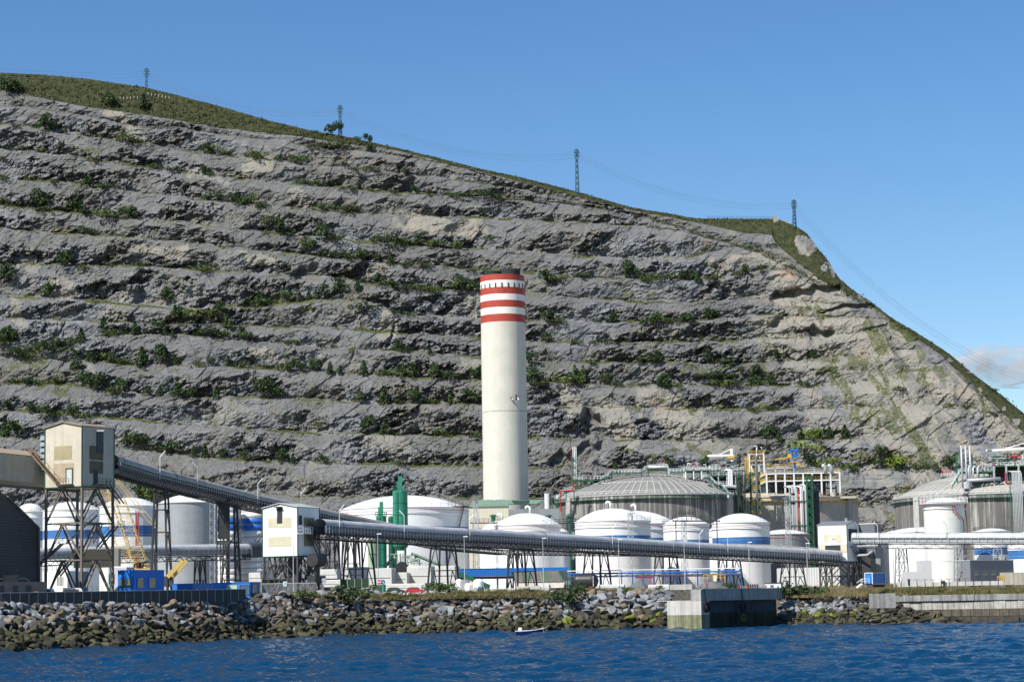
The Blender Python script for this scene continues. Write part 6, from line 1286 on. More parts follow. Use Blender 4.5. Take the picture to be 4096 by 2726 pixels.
# ================= YARD OBJECTS, HILLSIDE TREES, PYLONS, CLOUD =================
# green silos
m_sg = mat('silo_green', (.028, .24, .15), .45, var=.12, vs=.3, grime=.3, c2=(.02, .14, .085)); m_pg = mat('faded_green', (.28, .38, .27), .6, var=.15, streak=.4, c2=(.2, .26, .18))
def silo(px0, px1, py0, Y, label, m, base=None, cap=True, seams=4):
    cx = (px0+px1)/2; R = (px1-px0)/2/F0*Y; z1 = zat(cx, py0, Y)-G0; o = thing('silo', label, 'silo', gp(cx, Y, G0), 0, 'green silos')
    mb = MB(); b = 0 if base is None else zat(cx, base, Y)-G0; mb.lathe([(R*.6, b), (R, b+1.2), (R, z1), (R*.85, z1+.4), (0, z1+.6)] if base else [(R, 0), (R, z1), (R*.85, z1+.4), (0, z1+.6)], n=40); mb.build('shell', m, o, smooth=False)
    mb = MB()
    for k in range(1, seams+1): z = b+(z1-b)*k/(seams+1); mb.lathe([(R, z-.06), (R+.06, z-.05), (R+.06, z+.05), (R, z+.06)], n=40)
    mb.build('seam_ring', mat('silo_seam', (.012, .09, .05), .5), o)
    if cap:
        mb = MB(); mb.ring((0, 0), R+.1, z1+.1, 1.3, 14, .07); mb.build('handrail', m_green, o)
        mb = MB(); mb.box((-.1, 0, z1+1.6), (1.3, 1.3, 2.4)); mb.box((.1, 0, z1+3.4), (1.0, 1.0, 1.6)); mb.build('filter_unit', m_sg, o)
        mb = MB(); x = -R*.45
        for dx in (-.25, .25): mb.bar((x+dx, -R-.25, b+1), (x+dx, -R-.25, z1+1), .08)
        for k in range(int((z1-b)/.6)): mb.bar((x-.25, -R-.3, b+1+k*.6), (x+.25, -R-.3, b+1+k*.6), .08, .14)
        mb.build('ladder', m_bsteel, o)
    if base:
        for t in (.8, 2.3, 3.9, 5.4): mb = MB(); mb.bar((math.cos(t)*R*.9, math.sin(t)*R*.9, 0), (math.cos(t)*R*.9, math.sin(t)*R*.9, b+2), .3); mb.build('leg', m_green, o)
    return o
silo(1575, 1635, 1966, 600, 'tallest green silo rising in front of the largest white tank', m_sg, 2200)
silo(1507, 1549, 2068, 606, 'shorter green silo left of the tallest green silo', m_sg, None)
silo(1474, 1517, 2158, 585, 'faded pale green silo left of the dark green silos', m_pg, None, cap=False, seams=3)
silo(1556, 1582, 2070, 612, 'narrow dark green silo between the two green silos', mat('dark_silo_green', (.012, .10, .06), .5), None, cap=False)
# batching plant under the silos
o = thing('batching_plant', 'tangle of pale green steelwork and conveyors below the green silos', 'machine', gp(1600, 580, G0)); q = lambda px, py, d=0: at(px, py, 580+d)-Vector(o.location)
o.name = 'batching_plant'
for a, b_, n_ in (((1645, 2212), (1770, 2262), 'belt_conveyor'), ((1585, 2212), (1538, 2268), 'belt_conveyor')):
    mb = MB(); mb.bar(q(*a), q(*b_), 1.1, .7); mb.build(n_, m_green, o); mb = MB(); mb.bar(q(*a)+Vector((0, -.7, .1)), q(*b_)+Vector((0, -.7, .1)), .25); mb.build('side_rail', m_pg, o)
B = [MB(), MB(), MB()]; p0, p1 = q(1548, 2262), q(1690, 2210); clutter(B, p0.x, p1.x, -2, 3, p0.z, p1.z, 70, 70, (.07, .2)); B[0].build('pale_green_frame', m_pg, o); B[1].build('grey_pipework', m_galv, o); B[2].build('green_frame', m_green, o)
mb = MB(); mb.tube([q(1608, 2272, -3), q(1608, 2272, 4)], s2m(27, 580), 24); mb.build('drum', m_bsteel, o, smooth=False)
mb = MB(); mb.bar(q(1820, 2285), q(1960, 2345), 1.3, 1.0); mb.build('long_belt', m_green, o)
mb = MB(); mb.bar(q(1820, 2292), q(1958, 2352), .3, .3); mb.build('belt_rail', m_white, o)
# concrete blocks
its = []
for px0, px1, py0, py1, Y, dep, dy in ((1480, 1575, 2271, 2336, 545, 4, 0), (1575, 1636, 2288, 2334, 548, 4, 0), (1634, 1732, 2263, 2330, 550, 4, 0), (1734, 1830, 2262, 2328, 560, 5, 0), (1545, 1730, 2332, 2362, 538, 2.5, 0), (1734, 1826, 2330, 2352, 552, 3, 0), (1284, 1355, 2275, 2312, 560, 3, 0), (1372, 1470, 2266, 2320, 565, 4, 0), (1284, 1470, 2316, 2345, 540, 3, 0), (1000, 1092, 2288, 2325, 590, 4, 0), (2160, 2200, 2336, 2362, 545, 2, 0), (2395, 2500, 2336, 2360, 555, 2, 0), (2596, 2680, 2336, 2358, 560, 2, 0), (2300, 2400, 2338, 2362, 552, 2, 0)):
    zn = 'below the green silos' if 1470 < px0 < 1840 else ('right of the white tower' if 1280 < px0 < 1475 else ('left of the white tower' if px0 < 1100 else 'behind the bank left of the pier'))
    o, W, h = block('concrete_block', 'block', None, px0, px1, py0, py1, Y, dep, mat('formwork_concrete', (.56, .56, .54), .85, var=.12, vs=.5, streak=.25, c2=(.32, .31, .29)), rz=-.22, bev=.15, top=True); o['group'] = 'big concrete blocks in the yard'
    mb = MB(); mb.b2((-W/2+.1, -dep/2-.04, h*.38), (W/2-.3, -dep/2-.02, h*.42)); mb.build('joint', m_steel, o); its.append((o, px0, f"{'tall' if py1-py0 > 50 else 'low'} pale concrete block", zn))
ordlabels(its)
# blue belt cover
c0 = at(1828, 2275, 590); o = thing('belt_cover', 'long bright blue corrugated belt cover in front of the white tanks', 'conveyor', c0); L_ = s2m(222, 590); h = s2m(30, 590)
m_bl = mat('bright_blue_sheet', (.015, .13, .42), .45, corr=.5, var=.06)
mb = MB(); mb.b2((0, 0, -h), (L_, 3, 0)); mb.build('cover', m_bl, o); mb = MB(); mb.b2((-.1, -.1, 0), (L_+.1, 3.1, .12)); mb.build('roof', mat('blue_roof', (.03, .16, .45), .5), o)
mb = MB(); mb.b2((0, .3, -h-.7), (L_+5, 2.6, -h-.05)); mb.build('frame', m_bsteel, o)
for x in (1, 6, 10.5, 14): mb = MB(); mb.bar((x, 1.5, -h-.7), (x, 1.5, G0-c0.z), .3); mb.build('leg', m_bsteel, o)
c1 = at(2052, 2270, 600); o = thing('belt_cover', 'narrow dark blue belt cover above the pale hoppers', 'conveyor', c1); mb = MB(); mb.b2((0, 0, -s2m(14, 600)), (s2m(222, 600), 3, 0)); mb.build('cover', m_blue, o); mb = MB(); mb.bar((3, 1.5, -1), (3, 1.5, G0-c1.z), .3); mb.bar((13, 1.5, -1), (13, 1.5, G0-c1.z), .3); mb.build('leg', m_bsteel, o)
# hoppers
c = at(2060, 2345, 585); o = thing('hopper_bank', 'row of pale dusty feed hoppers left of the black cylinder tank', 'hopper', (c.x, 585, G0)); W = s2m(215, 585); zt_ = zat(2160, 2282, 585)-G0
for k in range(6):
    x0, x1 = W*k/6, W*(k+1)/6-.15; mb = MB(); mb.add([(x0, 0, zt_-2.6), (x1, 0, zt_-2.6), (x1, 3, zt_-2.6), (x0, 3, zt_-2.6), (x0-.3, -1, zt_), (x1-.3, -1, zt_), (x1-.3, 4, zt_), (x0-.3, 4, zt_)], [(0, 3, 2, 1), (0, 1, 5, 4), (1, 2, 6, 5), (2, 3, 7, 6), (3, 0, 4, 7)]); mb.build('hopper', m_pg if k % 2 else mat('dusty_hopper', (.36, .36, .32), .8, var=.2), o)
mb = MB(); mb.prism([(0, -1.5, .2), (W, -1.5, .2), (W-1, .5, zt_-2.7), (0, .5, zt_-2.7)], (0, 0, 0), (0, .2, 0)); mb.build('apron', mat('dusty_apron', (.50, .45, .40), .9, var=.2), o)
mb = MB(); mb.b2((-3, -3.5, .5), (W+1, -3.2, 1.5)); mb.build('barrier', m_steel, o)
# small white tanks
for px0, px1, py0, py1, l_ in ((1893, 1935, 2314, 2346, 'largest of the three small white tanks, with a blue mark'), (1856, 1890, 2330, 2345, 'lowest domed one of the three small white tanks'), (1822, 1850, 2314, 2342, 'leftmost of the three small white tanks behind the trestle')):
    Y = 535; R = s2m((px1-px0)/2, Y); c = at((px0+px1)/2, py1, Y); h = s2m(py1-py0, Y); o = thing('small_tank', l_, 'tank', (c.x, Y, G0), 0, 'small white tanks'); h += max(0, c.z-G0)
    mb = MB(); mb.lathe([(R, 0), (R, h*.82), (R*.8, h*.93), (R*.3, h), (0, h)], n=28); mb.build('shell', m_white, o, smooth=False)
    if px0 == 1893: mb = MB(); mb.b2((-.1, -R-.03, h*.35), (.5, -R+.12, h*.5)); mb.build('blue_mark', m_blue, o)
# slab stacks
for px0, px1, py0, py1, Y, l_ in ((1948, 2060, 2352, 2362, 525, 'long pale slab lying on dark bearers behind the grass'), (2066, 2160, 2342, 2356, 545, 'pale slab stack under the trestle left of the black cylinder')):
    block('concrete_slab', 'slab', l_, px0, px1, py0, py1, Y, 2.5, m_conc)
# black cylinder
Y = 535; c = gp(2343, Y, G0); o = thing('cylinder_tank', 'big black horizontal cylinder tank on a rusty cradle', 'tank', c, rad(-14)); R = s2m(29, Y); L_ = s2m(106, Y); zc = zat(2343, 2322, Y)-G0
mb = MB(); pts = []; rs = []
for i in range(15):
    t = i/14; x = (t-.5)*L_; e = min(t, 1-t)*L_; rs.append(R*math.sqrt(max(.02, 1-max(0, 1-e/1.5)**2.4))); pts.append((x, 0, zc))
mb.tube(pts, rs, 28); mb.build('shell', mat('black_tank_paint', (.028, .029, .031), .45, var=.3, vs=.6), o, smooth=True)
mb = MB(); mb.tube([(-L_/2-.06, 0, zc), (-L_/2-.2, 0, zc)], .55, 16); mb.build('manhole', m_steel, o)
mb = MB()
for k in range(6): mb.b2((L_/2-1.0, -R-.02, zc-R*.75+k*.42), (L_/2-.85, -R*.82, zc-R*.75+k*.42+.24))
mb.build('red_white_tape', m_white, o)
for x in (-1.6, 1.6): mb = MB(); mb.b2((x-.4, -1.4, 0), (x+.4, 1.4, zc-R*.7)); mb.build('cradle', mat('rust', (.14, .035, .02), .9), o)
# pipe rack
c = gp(2270, 600, G0); o = thing('pipe_rack', 'blue steel pipe rack with white and red pipes in front of the banded tanks', 'pipe rack', c); W = gx(2965, 600)-c.x; zz = lambda py: zat(2600, py, 600)-G0
for i, (py_, r_, m_, n_) in enumerate(((2277, .13, m_white, 'white_pipe'), (2288, .18, m_blue, 'blue_pipe'), (2299, .16, m_galv, 'grey_pipe'))):
    mb = MB(); mb.tube([(0, -.4*i, zz(py_)), (W, -.4*i, zz(py_))], r_, 8); mb.build(n_, m_, o)
mb = MB(); mb.tube([(s2m(270, 600), -1.2, zz(2305)), (s2m(340, 600), -1.2, zz(2305)), (s2m(343, 600), -1.2, zz(2308)), (s2m(343, 600), -1.2, 0)], .3, 8); mb.tube([(0, -1, zz(2309)), (s2m(110, 600), -1, zz(2309))], .16, 6); mb.tube([(s2m(360, 600), -1.2, zz(2305)), (s2m(560, 600), -1.2, zz(2305))], .16, 6); mb.build('red_pipe', m_red, o)
mb = MB()
for k in range(17):
    x = W*k/16; mb.bar((x, 0, 0), (x, 0, zz(2280)), .22); mb.bar((x, -1.4, 0), (x, -1.4, zz(2290)), .2); mb.bar((x, -1.4, zz(2290)), (x, 0, zz(2290)), .16)
    if k < 16: mb.bar((x, -1.4, zz(2302)), (x+W/16, -1.4, zz(2290)), .12)
mb.bar((0, -1.4, zz(2290)), (W, -1.4, zz(2290)), .22); mb.bar((0, -1.4, zz(2303)), (W, -1.4, zz(2303)), .16); mb.build('blue_frame', mat('rack_blue', (.02, .09, .26), .5), o)
o = thing('guard_rail', 'bright yellow guard rail before the right end of the pipe rack', 'railing', gp(2816, 592, G0)); mb = MB(); mb.rail((0, 0, zz(2325)), (s2m(85, 592), 0, zz(2325)), 1.5, 1.0, .14); mb.bar((0, 0, 0), (0, 0, zz(2325)), .12); mb.bar((s2m(85, 592), 0, 0), (s2m(85, 592), 0, zz(2325)), .12); mb.build('rail', m_yel, o)
# gravel heaps
def heap(px0, px1, py0, Y, label):
    n = 30; c = gp((px0+px1)/2, Y, G0); W = (px1-px0)/F0*Y/2; H = zat((px0+px1)/2, py0, Y)-G0; u, v = np.meshgrid(np.linspace(-1.15, 1.15, n*3), np.linspace(-1, 1, n)); r = np.abs(u)**2.6+v**2
    z = H*np.clip(1-r**.75, -.05, 1)*(.75+.5*fbm(u*3+px0, v*3, 3, 3)); P = np.stack([u*W, v*6, z], -1); o = npmesh('gravel_heap', P.reshape(-1, 3), gridfaces(n, n*3), mat('dark_gravel', (.16, .16, .165), .95, var=.35, vs=2, bump=.3, bs=4), True); o.location = c; tag(o, label, 'gravel', kind='stuff')
heap(2500, 2610, 2326, 575, 'dark grey gravel heap left of the pier'); heap(2770, 2925, 2322, 575, 'long dark gravel heap behind the pier')
# big low white hall behind the right trestle
house('warehouse', 'low pale sheet hall behind the trestle left of the right tower', 'building', 3128, 3360, 2268, 700, 12, mat('pale_hall_sheet', (.60, .61, .58), .6, corr=.8, var=.05))
o, W, h = house('control_building', 'dark grey low building with small windows right of the tall white tank', 'building', 3868, 4075, 2240, 560, 2.5, mat('charcoal_render', (.16, .17, .19), .7, var=.1), ang=38)
for x in (-6.5, -3.2, -.2, 3.0, 6.2): mb = MB(); mb.b2((x, -.06, h*.46), (x+1.3, -.01, h*.62)); wd = mb.build('window', m_glass, o); mb = MB(); mb.b2((x-.1, -.12, h*.44), (x+1.4, -.05, h*.46)); mb.build('sill', m_joint, wd)
mb = MB(); mb.b2((-W/2-.1, -.15, h), (W/2+.1, 9.1, h+.15)); mb.build('roof', m_galv, o)
house('annex_building', 'pale flat annex at the foot of the broad white tank', 'building', 3630, 3728, 2284, 580, 8, mat('pale_grey_render', (.5, .5, .5), .7, var=.05)); house('annex_building', 'taller narrow pale annex behind the tall white tank', 'building', 3690, 3730, 2240, 600, 8, mat('pale_grey_render', (.5, .5, .5), .7, var=.05))
# yard wall with Y posts on the right
p0 = gp(3590, 512, G0); o = thing('boundary_wall', 'low pale concrete wall topped by Y shaped fence posts', 'wall', p0); W = gx(4026, 506)-p0.x; ang = math.atan2(-6, W); o.rotation_euler = (0, 0, ang)
mb = MB(); h = zat(3700, 2327, 512)-G0; mb.b2((0, 0, 0), (W, .3, h)); mb.build('wall', m_conc, o)
for k in range(13):
    x = .8+k*(W-1)/12.5; mb = MB(); mb.bar((x, -.1, 0), (x, -.1, h+.3), .09); mb.bar((x, -.1, h+.3), (x-.35, -.1, h+.75), .08); mb.bar((x, -.1, h+.3), (x+.35, -.1, h+.75), .08); mb.build('fence_post', m_steel, o)
for w in (.4, .7): mb = MB(); mb.bar((0, -.1, h+w), (W, -.1, h+w), .03); mb.build('wire', m_steel, o)
o, W, h = house('quay_wall', 'beige concrete wall block at the far right edge', 'wall', 4024, 4240, 2286, 512, 6, mat('beige_concrete', (.50, .47, .38), .85, var=.15, streak=.6, c2=(.2, .18, .13)))
for px_, l_, w_, h_ in ((3773, 'dark board fixed on the wall under the tall white tank', 16, 12), (3636, 'dark upright notice board right of the blue container', 9, 26)):
    c = at(px_, 2327, 509); o = thing('notice_board', l_, 'sign', (c.x, 509, G0)); a, b_ = s2m(w_/2, 509), s2m(h_/2, 509); mb = MB(); mb.b2((-a, -.05, c.z-G0-b_), (a, .05, c.z-G0+b_)); mb.build('board', m_bsteel, o); mb = MB(); mb.bar((0, .08, 0), (0, .08, c.z-G0), .1); mb.build('post', m_steel, o)
o = thing('guard_rail', 'small bright yellow railing by the right trestle foot', 'railing', gp(3990, 510, G0)); mb = MB()
for k in range(3): mb.rail((.0, -.3*k, 1.0), (1.6, -.3*k, 1.0), 1.0, .4, .1)
mb.bar((0, 0, 0), (0, 0, 1), .1); mb.bar((1.6, 0, 0), (1.6, 0, 1), .1); mb.build('rail', m_yel, o)
# blue container right
m_cb = mat('container_blue', (.02, .18, .55), .4, corr=.28); z0 = zat(3500, 2334, 512); z1 = zat(3500, 2290, 512); K = gp(3491, 508, z0)
o = thing('container', 'bright blue container with white frame standing on a brown base', 'container', K, -rad(42)); h = z1-z0
mb = MB(); mb.b2((-2.0, 0, 0), (0, 5.2, h)); mb.build('wall', m_cb, o)
mb = MB()
for p, q_ in (((-2, -.03, 0), (-2, -.03, h)), ((0, -.03, 0), (0, -.03, h)), ((.03, 5.2, 0), (.03, 5.2, h)), ((-2, -.03, h), (0, -.03, h)), ((.03, 0, h), (.03, 5.2, h)), ((.03, 0, 0), (.03, 5.2, 0))): mb.bar(p, q_, .14)
mb.build('frame', m_white, o)
mb = MB(); mb.b2((-1.8, .2, G0-z0), (-.1, 5, -.05)); mb.build('base', mat('brick_brown', (.12, .06, .04), .9, var=.2), o)
mb = MB(); mb.b2((-1.5, -.05, .1), (-.6, -.01, h-.4)); mb.build('door', mat('container_blue_door', (.03, .22, .6), .4), o)
mb = MB(); mb.stair((-2.4, -.7, .1), (-3.6, -.9, G0-z0), .8); mb.rail((-2.3, -1.1, .1), (-.2, -1.1, .1), 1.1, .7, .07); mb.build('steps', m_white, o)
# ---- left yard
# dark building
m_dk = mat('black_ribbed_sheet', (.022, .024, .030), .55, corr=-.55, var=.2); Y = 428; X = lambda px, py: at(px, py, 430+(px-157)*.09)
P = [X(a, b) for a, b in ((-200, 1915), (-30, 1945), (30, 1985), (155, 2108), (157, 2330), (-200, 2400))]; o = thing('dark_warehouse', 'black ribbed warehouse with sloping roof edge at the left photo edge', 'building', (P[0].x, Y, G0)); P[4].z = G0; P[5].z = G0
mb = MB(); mb.prism([p-Vector(o.location) for p in P], (0, 0, 0), (-40, 22, 0)); mb.build('wall', m_dk, o)
a, b_ = X(30, 2268)-Vector(o.location), X(140, 2330)-Vector(o.location); q0 = Vector((.05, -.03, 0)); mb = MB(); mb.prism([Vector((a.x, a.y, 0)), Vector((b_.x, b_.y, 0)), Vector((b_.x, b_.y, a.z)), a], q0*1, q0*4); mb.build('gate', mat('navy_gate', (.01, .014, .035), .5), o)
mb = MB(); mb.bar(P[2]-Vector(o.location)+Vector((0, -.1, 0)), P[3]-Vector(o.location)+Vector((0, -.1, 0)), .3); mb.bar(P[3]-Vector(o.location)+Vector((.1, -.1, 0)), P[4]-Vector(o.location)+Vector((.1, -.1, 0)), .3); mb.build('edge_trim', m_rsteel, o)
o, W, h = house('plant_shed', 'low brown shed with pipes on its roof behind the panel wall', 'building', -60, 156, 2325, 412, 5, mat('brown_render', (.22, .19, .16), .9, var=.25), ang=52)
mb = MB(); mb.tube([(-W/2, -.1, h+.5), (-1.2, -.1, h+.55)], .25, 8); mb.tube([(1.2, -.1, h+.6), (3, -.1, h+.55), (3.8, -.1, h+.1)], .25, 8); mb.box((-.2, 1, h+.6), (3.6, 1.6, 1.2)); mb.build('roof_pipe', m_rsteel, o)
for x in (-3.0, .2, 3.2): mb = MB(); mb.b2((x, -.06, h*.25), (x+1.2, -.01, h*.8)); mb.build('vent_door', m_steel, o)
c = gp(146, 405, G0+.9); o = thing('crate', 'small orange box on the panel wall at the foot of the brown shed', 'box', c); mb = MB(); mb.b2((-.35, -.3, 0), (.35, .3, .55)); mb.build('box', m_orange, o); mb = MB(); mb.b2((-.4, -.35, .55), (.4, .35, .62)); mb.build('lid', m_orange, o)
# blue cabins
def cabin(px0, px1, px2, py0, Y, ang, label, m, wins, light=None, base=G0):
    K = gp(px1, Y, base); z1 = zat(px1, py0, Y)-base; w1 = (px1-px0)/F0*Y/math.cos(rad(ang)); w2 = (px2-px1)/F0*Y/math.sin(rad(ang)); o = thing('cabin', label, 'cabin', K, -(rad(ang)-math.atan((2048-px1)/F0)), 'blue site cabins')
    mb = MB(); mb.b2((-w1, 0, 0), (0, w2, z1)); mb.build('wall', m, o); mb = MB(); mb.b2((-w1-.08, -.08, z1), (.08, w2+.08, z1+.14)); mb.build('roof', m, o)
    for side, a, b_, z0, z2 in wins:
        mb = MB()
        if side == 'f': mb.b2((-w1*(1-a), -.07, z1*z0), (-w1*(1-b_), -.02, z1*z2))
        else: mb.b2((.02, w2*a, z1*z0), (.07, w2*b_, z1*z2))
        f = mb.build('window', mat('cabin_glass', (.10, .13, .12), .15, spec=.7), o); mb = MB()
        if side == 'f':
            x0, x1 = -w1*(1-a), -w1*(1-b_)
            for p, q_ in (((x0, -.09, z1*z0), (x1, -.09, z1*z0)), ((x0, -.09, z1*z2), (x1, -.09, z1*z2)), ((x0, -.09, z1*z0), (x0, -.09, z1*z2)), ((x1, -.09, z1*z0), (x1, -.09, z1*z2)), (((x0+x1)/2, -.09, z1*z0), ((x0+x1)/2, -.09, z1*z2))): mb.bar(p, q_, .12)
        else:
            y0, y1 = w2*a, w2*b_
            for p, q_ in (((.09, y0, z1*z0), (.09, y1, z1*z0)), ((.09, y0, z1*z2), (.09, y1, z1*z2)), ((.09, y0, z1*z0), (.09, y0, z1*z2)), ((.09, y1, z1*z0), (.09, y1, z1*z2))): mb.bar(p, q_, .12)
        mb.build('frame', m, f)
    return o
m_cab = mat('cabin_blue', (.015, .16, .60), .4, corr=-.22, var=.05)
cabin(472, 536, 656, 2280, wallY(660)+2, 40, 'two-storey-high bright blue site cabin with curtained window', m_cab, (('f', .14, .9, .38, .75), ('s', .1, .32, .38, .75), ('s', .48, .72, .38, .75)))
cabin(690, 772, 850, 2334, wallY(855)+2, 30, 'long low blue cabin left of the one with the pale green panel', mat('cabin_blue_plain', (.03, .17, .52), .5, var=.08), (('f', .72, .9, .25, .7), ('s', .1, .3, .3, .7), ('s', .6, .8, .3, .7)))
cabin(850, 1000, 1040, 2328, wallY(1000)+2, 20, 'low blue cabin with pale green panel and glass doors by the wall end', mat('cabin_blue_plain', (.03, .17, .52), .5, var=.08), (('f', .74, .98, .2, .85), ('s', .2, .8, .2, .9)))
p = at(930, 2345, wallY(1000)+1); o = thing('panel', 'pale green panel leaning on the long blue cabin', 'panel', (p.x, p.y-1.2, G0), -rad(20)); mb = MB(); mb.b2((-1.2, 0, 0), (1.2, .08, 2.7)); mb.build('sheet', mat('pale_green_panel', (.38, .52, .36), .5), o); mb = MB(); mb.b2((-1.3, -.05, 2.7), (1.3, .12, 2.82)); mb.build('edge', m_blue, o)
# white containers and pipes in the left yard
for px0, px1, py0, Y, l_, m_ in ((220, 272, 2282, 450, 'white container standing behind the rusty tower legs', m_white), (272, 320, 2284, 452, 'blue grey container with louvres behind the rusty tower legs', mat('steel_blue', (.16, .21, .28), .5)), (425, 510, 2268, 470, 'pale lilac container left above the blue cabin', mat('lilac_grey', (.42, .43, .50), .5))):
    o, W, h = house('container', l_, 'container', px0, px1, py0, Y, 2.6, m_, ang=-30)
    mb = MB()
    for k in range(5): mb.b2((-W/2+.4+k*.35, -.05, h*.5), (-W/2+.55+k*.35, -.01, h*.8))
    mb.build('louvre', m_steel, o)
o = thing('hopper', 'big dusty olive hopper with grey panels behind the rusty tower', 'hopper', gp(380, 462, G0)); zt_, zb_ = zat(380, 2195, 462)-G0, zat(380, 2268, 462)-G0
mb = MB(); mb.b2((-4.4, 0, zb_), (3.2, 3, zt_)); mb.build('body', mat('olive_drab', (.05, .048, .035), .7), o); mb = MB(); mb.b2((3.25, -.2, zb_+.2), (4.8, 2.6, zt_)); mb.build('grey_panel', mat('khaki_panel', (.24, .24, .20), .6), o)
for x in (-4, 3): mb = MB(); mb.bar((x, .5, 0), (x, .5, zb_), .25); mb.build('leg', m_green, o)
mb = MB(); mb.b2((-4.5, -1.5, 1.5), (2.8, -.2, 1.65)); mb.rail((-4.5, -1.5, 1.65), (2.8, -1.5, 1.65), 1.1, 1, .07); mb.stair((-2, -1.2, 1.5), (-4.4, -1.2, 0)); mb.build('green_gangway', m_green, o)
# vans behind the wall
for px_, l_ in ((188, 'white van roof showing left of the rusty tower'), (300, 'white van behind the central tower leg')):
    p = gp(px_, 425, G0); o = thing('parked_van', l_, 'van', p, rad(8), 'white vans behind the wall'); mb = MB(); mb.prism([(-2.3, 0, .35), (2.3, 0, .35), (2.3, 0, 1.1), (1.6, 0, 1.25), (1.1, 0, 2.2), (-2.2, 0, 2.3)], (0, -.95, 0), (0, .95, 0)); mb.build('body', m_white, o)
    mb = MB(); mb.prism([(-1.9, 0, 1.35), (.9, 0, 1.35), (.7, 0, 1.95), (-1.9, 0, 2.0)], (0, -.97, 0), (0, -.955, 0)); mb.build('window', m_glass, o)
    for x in (-1.5, 1.5):
        for s in (-.8, .8): mb = MB(); mb.tube([(x, s-.12, .36), (x, s+.12, .36)], .36, 14); mb.build('wheel', m_black, o)
# yellow lattice crane
m_crane = mat('pale_crane_yellow', (.58, .42, .14), .5, var=.1)
o = thing('crawler_crane', 'yellow lattice boom crane leaning in front of the white banded tanks', 'crane', at(575, 2290, 500)); q = lambda px, py, d=0: at(px, py, 500+d)-Vector(o.location)
mb = MB(); mb.lattice(q(560, 2245), q(478, 1990), 2.8, 2.0, 20, .13, .07); mb.build('boom', m_crane, o)
mb = MB(); mb.lattice(q(505, 2240), q(415, 1960), 2.4, 1.7, 20, .12, .07); mb.build('rear_mast', m_crane, o)
mb = MB(); mb.tube([q(455, 1908), q(590, 2080), q(690, 2170)], .09, 6); mb.tube([q(462, 1906, 1), q(610, 2080, 1), q(700, 2172, 1)], .08, 6); mb.build('pendant_line', m_crane, o)
mb = MB(); B = [mb]; a, b_ = q(520, 2290), q(600, 2255); clutter(B, a.x, b_.x, -1, 1, a.z, b_.z, 20, 5, (.1, .25)); mb.box((a+b_)/2-Vector((0, 0, 1)), (5, 3, 2)); mb.build('machinery', m_crane, o)
o = thing('loader_arm', 'yellow twin hydraulic arm in front of the grey tank', 'machine', at(690, 2300, 480)); q = lambda px, py, d=0: at(px, py, 480+d)-Vector(o.location); mb = MB(); mb.bar(q(670, 2306), q(732, 2240), .8, .9); mb.bar(q(685, 2310, 2), q(746, 2240, 2), .7, .9); mb.build('arm', m_crane, o); mb = MB(); mb.b2(q(640, 2345, 0), q(695, 2305, 3)); mb.build('base', m_steel, o)
# green screens and fence near the white tower
for px0, px1, py0, py1, Y, l_ in ((1362, 1476, 2315, 2362, 507, 'dark green fence screen right of the white tower'), (1046, 1148, 2318, 2342, 520, 'low dark green hoarding under the white tower')):
    a = gp(px0, Y, G0); W = (px1-px0)/F0*Y; o = thing('fence_screen', l_, 'fence', a); h = zat(px0, py0, Y)-G0; mb = MB(); mb.b2((0, 0, .1), (W, .06, h)); mb.build('screen', mat('dark_green_mesh', (.02, .05, .02), .8, var=.2), o)
    for k in range(5): mb = MB(); mb.bar((W*k/4, -.08, 0), (W*k/4, -.08, h+.15), .1); mb.build('post', m_galv, o)
a = gp(1048, 500, G0); o = thing('gate', 'galvanised bar gate with a small blue and white sign', 'gate', a); W = s2m(215, 500); h = zat(1048, 2333, 500)-G0; mb = MB(); mb.bar((0, 0, h), (W, 0, h), .12); mb.bar((0, 0, .3), (W, 0, .3), .12)
for k in range(46): mb.bar((W*k/45, 0, .3), (W*k/45, 0, h), .06)
mb.build('bars', m_galv, o)
x = s2m(92, 500); mb = MB(); mb.b2((x-.4, -.12, h-.6), (x+.4, -.06, h+.4)); s_g = mb.build('sign', m_white, o); mb = MB(); mb.bar((x-.28, -.14, h-.4), (x+.28, -.14, h+.25), .16, .02, up=(0, 1, 0)); mb.bar((x-.28, -.14, h+.25), (x+.28, -.14, h-.4), .16, .02, up=(0, 1, 0)); mb.build('cross_mark', mat('sign_teal', (.02, .35, .42), .5), s_g)
o = thing('road_sign', 'grey back of an octagonal sign beside the green screen', 'road sign', gp(1296, 502, G0)); zc = zat(1296, 2320, 502)-G0; mb = MB(); mb.bar((0, 0, 0), (0, 0, zc), .08); mb.build('post', m_galv, o); mb = MB(); mb.tube([(0, -.06, zc), (0, -.1, zc)], .6, 8); mb.build('plate', mat('sign_back', (.35, .38, .42), .4), o)
